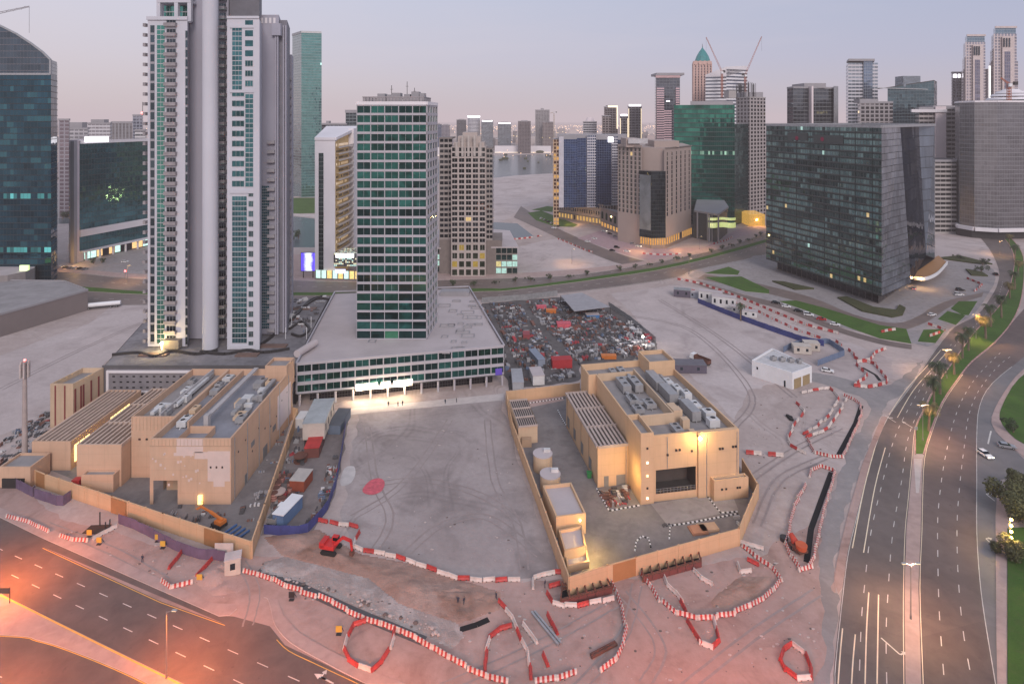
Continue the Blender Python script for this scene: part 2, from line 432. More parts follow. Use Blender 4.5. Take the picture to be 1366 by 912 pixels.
# regional earth
sheet('lamp_tinted_dirt', W([(-140, 660), (20, 640), (80, 690), (220, 730), (330, 740), (420, 745), (700, 775), (860, 770), (1010, 740), (1100, 690), (1116, 780), (1105, 930), (480, 940), (300, 850)]), .02, RUST)
sheet('sand_lot', W([(478, 552), (668, 534), (700, 640), (748, 768), (690, 772), (600, 765), (530, 742), (470, 735), (455, 690)]), .03, LOT)
sheet('sand_lot', sm(W([(690, 330), (760, 318), (850, 342), (852, 358), (800, 370), (700, 372), (640, 365), (650, 345)]), 4, True), .03, PALE)
sheet('sand_lot', W([(815, 392), (900, 380), (940, 385), (1020, 420), (1130, 455), (1190, 480), (1190, 505), (1120, 515), (1085, 500), (1000, 520), (980, 560), (900, 480), (872, 455), (850, 425)]), .025, PALE)
sheet('sand_lot', W([(-100, 480), (0, 474), (118, 432), (150, 407), (196, 404), (196, 470), (140, 482), (60, 560), (0, 580), (-160, 600)]), .025, PALE)
sheet('sand_lot', W([(1248, 300), (1296, 302), (1318, 330), (1328, 352), (1300, 358), (1248, 345)]), .03, PALE)
sheet('sandbank', sm(W([(600, 238), (660, 236), (735, 230), (738, 262), (700, 276), (660, 300), (640, 285), (600, 262)]), 3, True), .03, PALE)

# excavated ground in front of the middle lot, rolled and heaped
def heaps(name, poly, res, amp, mat, z=.06, seed=0):
    poly = ccw(poly); xs = [p[0] for p in poly]; ys = [p[1] for p in poly]
    def inside(x, y):
        c = False; n = len(poly)
        for i in range(n):
            (x1, y1), (x2, y2) = poly[i], poly[i - 1]
            if (y1 > y) != (y2 > y) and x < (x2 - x1) * (y - y1) / (y2 - y1) + x1: c = not c
        return c
    def edge(x, y):
        p = Vector((x, y)); dm = 1e9
        for i in range(len(poly)):
            a = Vector(poly[i]); b = Vector(poly[i - 1]); ab = b - a
            t = max(0, min(1, (p - a).dot(ab) / max(ab.dot(ab), 1e-9)))
            dm = min(dm, (p - a - ab * t).length)
        return dm
    mb = MB(); H_ = {}
    nx = int((max(xs) - min(xs)) / res) + 1; ny = int((max(ys) - min(ys)) / res) + 1
    def h(i, j):
        if (i, j) not in H_:
            x = min(xs) + i * res; y = min(ys) + j * res
            e = min(1, edge(x, y) / 4) if inside(x, y) else 0
            n = noise.fractal(Vector((x * .07 + seed, y * .12, seed)), 1.0, 2.0, 5) * .6 + abs(noise.noise(Vector((x * .22, y * .22, seed + 5)))) * .6
            H_[(i, j)] = (x, y, z + max(-.02, amp * e * (.25 + n)) if e else z - .12)
        return H_[(i, j)]
    for i in range(nx):
        for j in range(ny):
            q = [h(i, j), h(i + 1, j), h(i + 1, j + 1), h(i, j + 1)]
            if all(p[2] < z - .1 for p in q): continue
            mb.face(q, None, 0, True)
    return struct(mb, name, mat)
CHALK = ground_mat('chalky_cut', (.29, .235, .215), (.40, .34, .315), (.60, .54, .52), s1=.05, s2=.16, bump=.6)
heaps('dug_earth', W([(352, 716), (425, 706), (478, 738), (560, 754), (605, 771), (665, 788), (668, 812), (612, 832), (534, 806), (492, 772), (440, 758), (379, 742)]), .5, 1.5, CLAY, seed=3)
heaps('dug_earth', W([(350, 750), (379, 742), (440, 757), (492, 771), (534, 805), (612, 831), (620, 848), (604, 866), (565, 848), (470, 806), (400, 776), (346, 764)]), .5, .7, CHALK, seed=9)
heaps('dug_earth', W([(430, 742), (480, 756), (560, 776), (620, 800), (600, 806), (540, 788), (470, 764)]), .45, 1.7, CLAY, seed=41)
heaps('dug_earth', W([(948, 800), (985, 770), (1030, 768), (1026, 788), (985, 808), (950, 812)]), .6, 1.8, CLAY, seed=12)
heaps('sand_heap', W([(250, 770), (300, 745), (318, 755), (318, 790), (285, 795)]), .6, 2.2, RUST, seed=5)
heaps('sand_heap', W([(560, 790), (610, 772), (668, 790), (664, 812), (600, 808)]), .6, 2.4, CLAY, seed=15)

# ------------------------------------------------------------------ water
wm, nt, b = newmat('water')
b.inputs['Base Color'].default_value = (.10, .12, .13, 1); b.inputs['Roughness'].default_value = .2; b.inputs['IOR'].default_value = 1.16
bp = N(nt, 'ShaderNodeBump'); bp.inputs['Strength'].default_value = .25; bp.inputs['Distance'].default_value = .4
nt.links.new(noise_tex(nt, pos(nt), .12, 4, .6), bp.inputs['Height']); nt.links.new(bp.outputs[0], b.inputs['Normal'])
def water(pts): sheet('water', W(pts), .05, wm)
water([(572, 214), (640, 208), (720, 206), (742, 208), (742, 231), (690, 234), (655, 238), (620, 240), (560, 248)])
water([(300, 228), (440, 226), (440, 262), (300, 262)])
water([(300, 290), (395, 289), (440, 294), (440, 330), (300, 330)])
water([(40, 245), (100, 245), (100, 298), (40, 300)])
water([(650, 296), (690, 298), (712, 315), (690, 318), (650, 312)])
sheet('lawn', W([(300, 264), (440, 264), (440, 284), (400, 285), (300, 280)]), .05, GRASS, 'stuff')
sheet('promenade', W([(300, 281), (400, 286), (440, 286), (440, 292), (395, 288), (300, 286)]), .12, KERB)

# ------------------------------------------------------------------ highway at the lower left
HF = [(-300, 551), (57, 729), (132, 764), (215, 802), (300, 832), (345, 848), (430, 886), (520, 926), (700, 1006)]
HN = [(-300, 650), (0, 791), (14, 799), (223, 902), (330, 953), (600, 1083)]
hf, hn = W(HF), W(HN)
side = sm(W([(-300, 540), (0, 687), (57, 716), (132, 750), (215, 786), (300, 823), (316, 815)]), 3)
sheet('highway', hf + hn[::-1], .05, ROAD)
sheet('turn_lane', W([(-300, 545), (57, 718), (150, 757), (215, 787), (297, 821), (312, 822), (360, 835), (380, 860), (430, 884), (482, 910), (560, 945), (520, 926), (430, 886), (300, 832), (57, 729), (-300, 551)]), .045, ROAD)
sheet('sidewalk', W([(-300, 515), (0, 677), (60, 702), (215, 773), (285, 805), (314, 806), (316, 812), (306, 821), (292, 822), (215, 788), (57, 718), (-300, 543)]), .17, WALK, kerb=1)
sheet('sidewalk', sm(W([(352, 797), (357, 799), (362, 815), (367, 834), (387, 857), (430, 882), (482, 909), (560, 946)]), 3) + W([(600, 935), (500, 897), (440, 868), (400, 845), (378, 822), (370, 800)]), .17, WALK, kerb=1)
sheet('gritty_track', W([(300, 830), (368, 838), (357, 799), (345, 760), (325, 740), (316, 770), (318, 806)]), .035, RUST)
SN = [(-300, 835), (0, 847), (50, 854), (98, 869), (175, 901), (260, 945), (400, 1020)]
sn = sm(W(SN), 4)
sheet('median', hn[:] + sn[::-1][5:], .16, WALK, kerb=1)
sheet('slip_road', sn + W([(300, 1100), (-100, 1100), (-300, 900)]), .05, ROAD)
mb = MB()
stripe(mb, W([(-300, 590), (12, 738), (351, 887), (480, 944)]), .16, .075, 2.6, 7.2, 0, 1.2)
stripe(mb, W([(-300, 620), (16, 767), (313, 907), (500, 995)]), .16, .075, 2.6, 7.2, 0, 3.2)
stripe(mb, W([(57, 731), (132, 766), (215, 804), (300, 834)]), .14, .075, m=1)
stripe(mb, sm(W([(369, 853), (385, 868), (420, 885), (480, 913), (560, 950)]), 3), .14, .075, m=1)
stripe(mb, W([(-300, 655), (0, 794), (14, 801), (223, 905), (330, 957)]), .3, .2, m=1)
stripe(mb, [(p[0], p[1] - .2) for p in sn], .14, .075, m=1)
stripe(mb, W([(-40, 885), (20, 911), (120, 960)]), .14, .075, 2.2, 6.4)
def arrow(mb, c, ang, L, kind, z=.078, m=0):
    """lane arrow: shaft, head and, for turns, a bent shaft"""
    ca, sa = math.cos(ang), math.sin(ang)
    t = lambda x, y: (c[0] + ca * x - sa * y, c[1] + sa * x + ca * y, z)
    w = .14
    if kind in ('ahead', 'both'):
        mb.face([t(-L / 2, -w), t(L * .2, -w), t(L * .2, w), t(-L / 2, w)], None, m)
        mb.face([t(L * .2, -.55), t(L / 2, 0), t(L * .2, .55)], None, m)
    if kind in ('right', 'left', 'both'):
        s = -1 if kind != 'left' else 1
        x0 = -L / 2 if kind != 'both' else -L * .1
        q = [t(x0, -w * s), t(L * .12, -w * s), t(L * .12, w * s), t(x0, w * s)]
        q2 = [t(L * .12, -w * s), t(L * .12 + .3, w * s), t(L * .12 + .3, .8 * s), t(L * .12, .8 * s)]
        q3 = [t(L * .12 - .35, .8 * s), t(L * .12 + .65, .8 * s), t(L * .12 + .15, 1.6 * s)]
        for f in (q, q2, q3):
            a = (Vector(f[1]) - Vector(f[0])).cross(Vector(f[2]) - Vector(f[0]))
            mb.face(f if a.z > 0 else f[::-1], None, m)
arrow(mb, G(432, 905), math.radians(155), 4.5, 'both')
struct(mb, 'road_markings', [WHITE, YELLOW])

# ------------------------------------------------------------------ boulevard on the right
LL = [(1108, 960), (1112, 912), (1113, 884), (1124, 784), (1131, 734), (1144, 681), (1164, 604), (1184, 556), (1214, 516), (1249, 464), (1274, 436), (1304, 420), (1322, 396), (1331, 378), (1332, 358), (1319, 331), (1299, 308), (1280, 292), (1262, 284), (1235, 276)]
ML = [(1208, 960), (1208, 912), (1207, 797), (1209, 709), (1213, 666), (1218, 611), (1222, 571), (1233, 546), (1249, 514), (1274, 478), (1302, 440), (1335, 405), (1348, 378), (1352, 341), (1337, 316), (1312, 296), (1289, 283), (1250, 272)]
MR = [(1230, 960), (1229, 912), (1225, 784), (1228, 709), (1229, 666), (1232, 611), (1242, 576), (1257, 538), (1277, 508), (1297, 483), (1328, 457), (1366, 412), (1400, 380)]
RL = [(1334, 960), (1328, 912), (1314, 827), (1307, 772), (1303, 709), (1303, 640), (1303, 581), (1307, 541), (1324, 511), (1366, 476), (1420, 430)]
ll, ml, mr, rl = (sm(W(q), 3) for q in (LL, ML, MR, RL))
sheet('boulevard', ll + ml[::-1], .05, asphalt('boulevard_asphalt', (.135, .108, .098), .4))
sheet('boulevard', mr + rl[::-1], .05, ROAD)
sheet('service_lane', sm(W([(1334, 960), (1328, 912), (1314, 827), (1307, 772), (1303, 709), (1303, 640), (1303, 581), (1307, 541), (1324, 511), (1366, 476)]), 3) + W([(1400, 500), (1366, 492), (1348, 515), (1322, 556), (1327, 575), (1366, 612), (1420, 660), (1420, 690), (1366, 632), (1335, 640), (1328, 690), (1329, 834), (1332, 960)]), .04, asphalt('pale_asphalt', (.17, .155, .155), .3))
sheet('sidewalk', W([(1330, 660), (1345, 640), (1366, 640), (1400, 690), (1343, 700), (1343, 960), (1331, 960), (1329, 834), (1328, 690)]), .17, WALK, kerb=1)
sheet('lawn', W([(1344, 705), (1420, 700), (1460, 960), (1344, 960)]), .18, GRASS, 'stuff')
sheet('sidewalk', sm(W([(1420, 455), (1366, 492), (1340, 523), (1323, 556), (1328, 575), (1345, 592), (1366, 610), (1420, 655)]), 3) + W([(1420, 610), (1366, 596), (1340, 574), (1333, 558), (1334, 546), (1347, 520), (1366, 497), (1430, 465)]), .17, WALK, kerb=1)
sheet('lawn', sm(W([(1430, 468), (1366, 500), (1347, 522), (1335, 547), (1334, 558), (1342, 573), (1366, 592), (1420, 606)]), 3), .15, GRASS, 'stuff')
nar = W([(1208, 960), (1208, 912), (1207, 797), (1209, 709), (1213, 666), (1218, 611), (1231, 611), (1229, 666), (1228, 709), (1225, 784), (1229, 912), (1230, 960)])
sheet('median', nar, .18, WALK, kerb=1)
sheet('median', W([(1219, 612), (1230, 612), (1226, 658), (1222, 658)]), .21, KERB)
GM_L = [(1222, 606), (1223, 571), (1234, 547), (1250, 515), (1275, 479), (1303, 441), (1336, 406), (1349, 378), (1353, 341), (1338, 316), (1313, 296), (1290, 283)]
GM_R = [(1231, 606), (1241, 574), (1256, 537), (1276, 507), (1296, 482), (1327, 456), (1350, 428), (1362, 398), (1366, 360), (1362, 335), (1345, 315), (1322, 299), (1300, 286)]
gl_, gr_ = sm(W(GM_L), 3), sm(W(GM_R), 3)
sheet('median_grass', gl_ + gr_[::-1], .2, GRASS, 'stuff', kerb=1)
mb = MB()
kerbline(mb, gr_, .35, 0.0, .3, 0); kerbline(mb, gl_[::-1], .35, 0.0, .3, 0)
struct(mb, 'kerb', M('kerb_paint', (.42, .25, .23), .8, var=.5, scale=.5))
# forecourt road from the far right
sheet('boulevard', sm(W([(1366, 412), (1385, 372), (1388, 335), (1366, 310), (1330, 290), (1290, 278), (1250, 270)]), 3) + sm(W([(1250, 255), (1300, 262), (1366, 278), (1440, 300), (1480, 360), (1420, 430)]), 3), .04, ROADB)
mb = MB()
stripe(mb, sm(W([(1183, 912), (1182, 850), (1184, 800), (1191, 709), (1203, 640), (1210, 590), (1222, 555), (1245, 505), (1275, 460), (1310, 425), (1330, 400), (1338, 375)]), 3), .16, .075, 2.6, 7.0)
stripe(mb, sm(W([(1146, 912), (1149, 830), (1153, 784), (1162, 709), (1178, 640), (1193, 585), (1212, 545), (1240, 500), (1270, 458)]), 3), .16, .075, 2.6, 7.0, start=3)
stripe(mb, sm(W([(1259, 900), (1254, 834), (1252, 790), (1251, 740), (1251, 690), (1256, 640), (1263, 600), (1273, 560), (1285, 530), (1305, 500), (1335, 470)]), 3), .16, .075, 2.6, 7.0)
stripe(mb, sm(W([(1296, 905), (1286, 850), (1280, 795), (1277, 740), (1277, 690), (1281, 640), (1287, 590), (1292, 555), (1305, 522), (1330, 490), (1350, 474)]), 3), .16, .075, 2.6, 7.0, start=2)
stripe(mb, rl[:-4], .14, .075)
stripe(mb, [(p[0] + .25, p[1]) for p in ll[:30]], .12, .075)
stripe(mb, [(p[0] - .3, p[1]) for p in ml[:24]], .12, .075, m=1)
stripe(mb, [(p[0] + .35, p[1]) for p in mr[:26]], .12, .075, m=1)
arrow(mb, G(1195, 868), math.radians(-70), 6, 'left')
for u, v in ((1318, 661), (1318, 721)): arrow(mb, G(u, v), math.radians(90), 4.5, 'right')
arrow(mb, G(1210, 566), math.radians(100), 4.5, 'ahead'); arrow(mb, G(1188, 559), math.radians(100), 4.5, 'both')
stripe(mb, W([(1322, 575), (1318, 592)]), .4, .075)
for a_ in ([(1255, 467), (1238, 487), (1210, 518), (1186, 553)], [(1263, 470), (1246, 489), (1219, 520), (1197, 557)], [(1168, 594), (1153, 650), (1137, 731)], [(1181, 597), (1167, 650), (1152, 737)], [(1124, 838), (1121, 870), (1118, 912)], [(1141, 846), (1138, 880), (1136, 912)], [(1159, 790), (1156, 840), (1154, 912)], [(1172, 793), (1171, 850), (1170, 912)]): stripe(mb, sm(W(a_), 4), .22, .082, m=1)  # cream strips painted in place of car light trails, not lane lines
struct(mb, 'road_markings', [WHITE, M('cream_lines_and_trails', (.80, .66, .48), .6)])
# gritty service track between the works and the boulevard
trk = sm(W([(1070, 960), (1100, 860), (1092, 770), (1099, 690), (1114, 644), (1128, 610), (1152, 560), (1160, 540), (1128, 522), (1081, 508)]), 3) + sm(W([(1083, 497), (1130, 505), (1170, 516), (1204, 504), (1230, 480), (1216, 510), (1180, 545), (1160, 590), (1140, 645), (1124, 700), (1114, 760), (1109, 790), (1120, 800), (1110, 884), (1110, 960)]), 3)
sheet('service_track', trk, .03, GRIT)
sheet('sand_verge', W([(1124, 784), (1131, 734), (1144, 681), (1164, 604), (1184, 556), (1176, 556), (1150, 620), (1130, 690), (1116, 750), (1113, 775), (1118, 793)]), .14, RUST, kerb=1)

# ------------------------------------------------------------------ avenue crossing behind the lots
AF = [(-120, 352), (75, 362), (192, 372), (330, 372), (480, 376), (640, 372), (750, 368), (830, 358), (909, 343), (970, 329), (1022, 310), (1080, 290)]
AG = [(-120, 372), (100, 382), (192, 389), (330, 390), (480, 390), (640, 385), (684, 384), (809, 367), (909, 350), (1020, 320), (1080, 300)]
AH = [(-120, 380), (100, 388), (192, 393), (330, 394), (480, 394), (640, 389), (684, 387), (809, 371), (909, 354), (1020, 324), (1080, 304)]
AN = [(-120, 410), (100, 408), (192, 407), (330, 406), (480, 404), (640, 400), (684, 397), (760, 390), (834, 381), (905, 370), (930, 360), (1022, 340), (1080, 318)]
af, ag, ah, an = (sm(W(q), 3) for q in (AF, AG, AH, AN))
sheet('avenue', af + ag[::-1], .05, ROADB)
sheet('avenue', ah + an[::-1], .05, ROADB)
sheet('avenue_median', ag + ah[::-1], .2, GRASS, 'stuff', kerb=1)
sheet('sidewalk', af + sm(W([(-120, 347), (75, 357), (192, 366), (330, 367), (480, 370), (640, 366), (750, 361), (850, 350), (915, 337), (970, 323), (1022, 304), (1080, 285)]), 3)[::-1], .16, WALK, kerb=1)
sheet('side_street', sm(W([(695, 275), (735, 300), (790, 325), (840, 343), (870, 350)]), 3) + sm(W([(850, 356), (820, 350), (770, 330), (720, 306), (685, 290)]), 3), .055, ROADB)
sheet('plaza', W([(770, 318), (800, 308), (870, 332), (940, 330), (985, 305), (1020, 300), (1020, 306), (960, 325), (900, 342), (868, 348), (835, 340)]), .1, M('red_paving', (.36, .25, .26), .8))
sheet('lawn', W([(704, 284), (722, 281), (740, 288), (771, 300), (765, 303), (740, 302), (715, 294)]), .07, GRASS, 'stuff')
sheet('lawn', W([(709, 280), (730, 275), (738, 276), (737, 283), (720, 281)]), .07, GRASS, 'stuff')
sheet('plaza', W([(70, 362), (75, 345), (110, 352), (192, 325), (215, 330), (215, 366), (192, 366)]), .1, PLAZA)
sheet('plaza', W([(385, 340), (480, 335), (660, 340), (690, 362), (640, 366), (480, 370), (385, 368)]), .1, WALK)
mb = MB()
for src, dz in ((af, -.9), (an, .9)):
    stripe(mb, [(p[0], p[1] + dz) for p in src], .25, .08)
mid1 = [((a[0] + b[0]) / 2, (a[1] + b[1]) / 2) for a, b in zip(af, ag)]; mid2 = [((a[0] + b[0]) / 2, (a[1] + b[1]) / 2) for a, b in zip(ah, an)]
stripe(mb, mid1, .22, .08, 3, 9); stripe(mb, mid2, .22, .08, 3, 9)
struct(mb, 'road_markings', [WHITE])

# ------------------------------------------------------------------ forecourt of the dark glass block
sheet('plaza', sm(W([(918, 368), (950, 355), (1000, 345), (1030, 340), (1250, 348), (1315, 352), (1328, 372), (1318, 392), (1300, 418), (1270, 436), (1246, 460), (1218, 458), (1120, 436), (1030, 402), (960, 384)]), 2, True), .08, PLAZA)
sheet('drive', sm(W([(930, 372), (990, 384), (1070, 404), (1130, 430), (1190, 442), (1235, 430), (1270, 408), (1310, 396)]), 4) + sm(W([(1312, 390), (1268, 400), (1240, 412), (1228, 420), (1195, 431), (1140, 420), (1080, 396), (1000, 376), (940, 366)]), 4), .1, ROADB)
sheet('drive', sm(W([(925, 378), (985, 398), (1040, 412), (1110, 440), (1170, 458), (1216, 466)]), 4) + sm(W([(1216, 460), (1172, 452), (1112, 434), (1042, 406), (988, 392), (930, 374)]), 4), .11, ROADB)
for q in ([(1039, 402), (1062, 401), (1100, 411), (1174, 434), (1209, 439), (1216, 459), (1174, 452), (1137, 439), (1074, 414)],
          [(1268, 412), (1279, 402), (1304, 402), (1292, 421), (1283, 420)], [(1251, 426), (1264, 415), (1288, 421), (1275, 434)],
          [(1232, 440), (1262, 439), (1248, 458), (1224, 456)], [(939, 365), (972, 356), (987, 362), (984, 367)],
          [(939, 370), (989, 369), (1026, 387), (1026, 392), (994, 389)]):
    sheet('lawn', W(q), .17, GRASS, 'stuff', kerb=1)
for q in ([(1117, 398), (1130, 397), (1165, 411), (1195, 415), (1200, 408), (1208, 412), (1204, 421), (1190, 424), (1150, 416)],
          [(1030, 376), (1045, 377), (1086, 386), (1060, 387)], [(1288, 360), (1310, 364), (1318, 369), (1296, 368)], [(1250, 345), (1280, 342), (1324, 353), (1300, 352)]):
    mb = MB(); mb.prism(ccw(W(q)), 0, .9, 0); tag(mb.build('hedge', SCRUB), {1117: 'dark hedge bed curving below the front face of the smoke glass block', 1030: 'dark hedge bed at the left corner of the smoke glass block', 1288: 'planted bed on the right forecourt beside the bend', 1250: 'low garden hedge behind the entrance canopy'}[q[0][0]], 'hedge')
# tower forecourt and podium strip
sheet('sidewalk', W([(385, 562), (440, 548), (672, 525), (672, 534), (470, 553), (400, 572)]), .12, M('pale_paving', (.52, .46, .44), .8))
sheet('paved_yard', W([(30, 612), (100, 640), (215, 690), (335, 730), (392, 548), (135, 545)]), .04, YARD)
sheet('paved_yard', W([(676, 533), (775, 518), (985, 620), (1008, 648), (985, 722), (760, 775)]), .04, YARD)
sheet('paving', W([(690, 530), (748, 522), (752, 534), (700, 545)]), .06, WALK)
sheet('paving', W([(868, 672), (975, 655), (985, 680), (890, 700)]), .06, PLAZA)
sheet('works_yard', W([(398, 550), (466, 548), (452, 640), (432, 692), (412, 712), (352, 712)]), .04, ground_mat('works_dirt', (.19, .16, .155), (.26, .22, .21), (.13, .11, .105), s1=.06, s2=.25))
sheet('scrap_yard_ground', W([(643, 405), (748, 396), (815, 410), (876, 458), (874, 478), (775, 487), (773, 508), (680, 520)]), .04, ground_mat('scrap_dirt', (.10, .09, .09), (.16, .145, .14), (.07, .06, .06), s1=.06, s2=.25))

# wheel tracks pressed into the lots, gravel and litter
zt_trk = .062
random.seed(31)
mb = MB()
for pts in ([(470, 690), (520, 660), (560, 620), (600, 560)], [(500, 735), (520, 690), (500, 640), (490, 570)], [(700, 760), (690, 700), (660, 640), (650, 560)], [(540, 740), (590, 700), (650, 690), (720, 740)], [(480, 650), (560, 640), (640, 660), (700, 700)],
            [(860, 912), (880, 860), (830, 790)], [(900, 930), (1000, 850), (1090, 790)], [(560, 930), (700, 870), (830, 800)], [(830, 420), (920, 440), (1000, 520), (980, 570)], [(880, 400), (960, 450), (1060, 530)], [(0, 520), (100, 470), (190, 430)], [(330, 835), (340, 790), (322, 750)], [(760, 930), (830, 850), (850, 780)], [(1000, 640), (1060, 600), (1120, 570)], [(1010, 700), (1040, 640), (1100, 610)], [(220, 775), (150, 735), (60, 700)]):
    c = sm(W(pts), 8)
    for sgn in (-.95, .95):
        o = []
        for i, p in enumerate(c):
            a = Vector(c[max(i - 1, 0)]); b_ = Vector(c[min(i + 1, len(c) - 1)]); d = (b_ - a).normalized(); o.append((p[0] - d.y * sgn + random.uniform(-.12, .12), p[1] + d.x * sgn))
        stripe(mb, o, random.uniform(.3, .5), zt_trk); zt_trk += .0015
struct(mb, 'tyre_tracks', ground_mat('track_soil', (.285, .235, .225), (.36, .295, .28), (.32, .265, .255), s1=.1, s2=.4))
mb = MB()
reg = [W(q) for q in ([(360, 780), (860, 775), (1010, 745), (1100, 690), (1090, 905), (690, 910)], [(30, 690), (210, 720), (310, 750), (300, 800), (200, 765), (60, 708)], [(480, 560), (665, 540), (740, 765), (490, 735)], [(1000, 520), (1130, 530), (1100, 620), (1040, 760), (1000, 640)])]
for q in reg:
    xs = [p[0] for p in q]; ys = [p[1] for p in q]; k = 0
    while k < (900, 250, 160, 420)[reg.index(q)]:
        x, y = random.uniform(min(xs), max(xs)), random.uniform(min(ys), max(ys)); k += 1
        c = False
        for i in range(len(q)):
            (x1, y1), (x2, y2) = q[i], q[i - 1]
            if (y1 > y) != (y2 > y) and x < (x2 - x1) * (y - y1) / (y2 - y1) + x1: c = not c
        if c: r = random.choice((.06, .08, .1, .14, .25)); mb.ball((x, y, .05), r, 5, 3, random.choice((0, 0, 1)), random.uniform(1, 2), 1, .7)
mb.build('gravel', [M('stone_pale', (.42, .36, .34)), M('stone_dark', (.14, .11, .10))])['kind'] = 'stuff'
# ------------------------------------------------------------------ building kit
_win_mesh = {}
def win_mesh(w, h, frame, gl, style=0):
    k = (round(w, 2), round(h, 2), frame.name, gl.name, style)
    if k not in _win_mesh:
        mb = MB(); t = min(.09, w * .06)
        # local frame: x along wall, -y outwards, z up
        mb.face([(0, 0, 0), (w, 0, 0), (w, 0, h), (0, 0, h)], [(0, 0), (1, 0), (1, 1), (0, 1)], 1)
        for x0, x1, z0, z1 in ((0, w, 0, t), (0, w, h - t, h), (0, t, t, h - t), (w - t, w, t, h - t)):
            mb.box(x0, -.08, z0, x1, -.003, z1, 0)
        if style >= 1:
            n = style
            for i in range(1, n + 1):
                x = w * i / (n + 1); mb.box(x - t * .4, -.06, t, x + t * .4, -.004, h - t, 0)
        me = mb.build('window', [frame, gl]).data
        o = [o for o in bpy.data.objects if o.data is me][0]; bpy.data.objects.remove(o)
        _win_mesh[k] = me
    return _win_mesh[k]

class Bld:
    def __init__(s, name, label, at, group=None, cat='building'):
        s.t = thing(name, label, cat, (at[0], at[1], 0), 0, group); s.n = 0; s.rest = {}; s.name = name
    def part(s, name, mb, mats, label=None):
        o = mb.build(name, mats, s.t)
        if label: o['label'] = label
        return o
    def window(s, A, d, nrm, x, z, w, h, frame, gl, off=.02, style=0, name='window'):
        px = A[0] + d[0] * x + nrm[0] * off; py = A[1] + d[1] * x + nrm[1] * off
        if s.n < 98:
            me = win_mesh(w, h, frame, gl, style)
            o = bpy.data.objects.new(name, me); C.objects.link(o); o.parent = s.t
            L = s.t['_at']; o.location = (px - L[0], py - L[1], z - L[2]); o.rotation_euler = (0, 0, math.atan2(d[1], d[0])); s.n += 1
        else:
            k = (frame.name, gl.name)
            mb = s.rest.setdefault(k, (MB(), frame, gl))[0]
            q = [(px, py, z), (px + d[0] * w, py + d[1] * w, z), (px + d[0] * w, py + d[1] * w, z + h), (px, py, z + h)]
            mb.face(q, None, 1)
    def grid(s, A, B, z0, z1, cols, rows, wall, frame, panes, pier=.15, span=.3, proud=.25, vproud=None, lit=None, litp=0.0, style=0, edge=True, windows=True, bandm=None, name='facade_grid'):
        """floor bands and piers standing proud of the core wall, one window in each opening"""
        A = Vector(A[:2]); B = Vector(B[:2]); L = (B - A).length; d = (B - A) / L; n = Vector((d.y, -d.x))
        mb = MB(); fh = (z1 - z0) / rows; bw = L / cols; vproud = proud + .06 if vproud is None else vproud
        for r in range(rows + 1):
            za = z0 + r * fh - (fh * span / 2 if r else 0); zb = min(z0 + r * fh + fh * span / 2, z1 + .0)
            if r == rows: zb = z1
            mb.bar(A, B, za, zb, proud, 0)
        for c in range(cols + 1):
            x = c * bw; hw = bw * pier / 2
            a = A + d * max(0, x - hw); b = A + d * min(L, x + hw)
            mb.bar(a, b, z0 - .02, z1 + .03, vproud, 0)
        s.part(name, mb, bandm or wall)
        if windows:
            for r in range(rows - 1, -1, -1):
                for c in range(cols):
                    gl = lit if (lit and random.random() < litp) else (random.choice(panes) if isinstance(panes, list) else panes)
                    s.window(A, d, n, c * bw + bw * pier / 2, z0 + r * fh + fh * span / 2, bw * (1 - pier), fh * (1 - span), frame, gl, .03, style)
    def punched(s, A, B, z0, z1, cols, rows, w, h, frame, panes, lit=None, litp=0.0, style=0, sill=True):
        A = Vector(A[:2]); B = Vector(B[:2]); L = (B - A).length; d = (B - A) / L; n = Vector((d.y, -d.x)); fh = (z1 - z0) / rows; bw = L / cols
        for r in range(rows - 1, -1, -1):
            for c in range(cols):
                gl = lit if (lit and random.random() < litp) else (random.choice(panes) if isinstance(panes, list) else panes)
                s.window(A, d, n, c * bw + (bw - w) / 2, z0 + r * fh + (fh - h) / 2, w, h, frame, gl, .02, style)
    def finish(s):
        for mb, fr, gl in s.rest.values():
            o = mb.build('window', [fr, gl], s.t); o['kind'] = 'stuff'
        return s.t

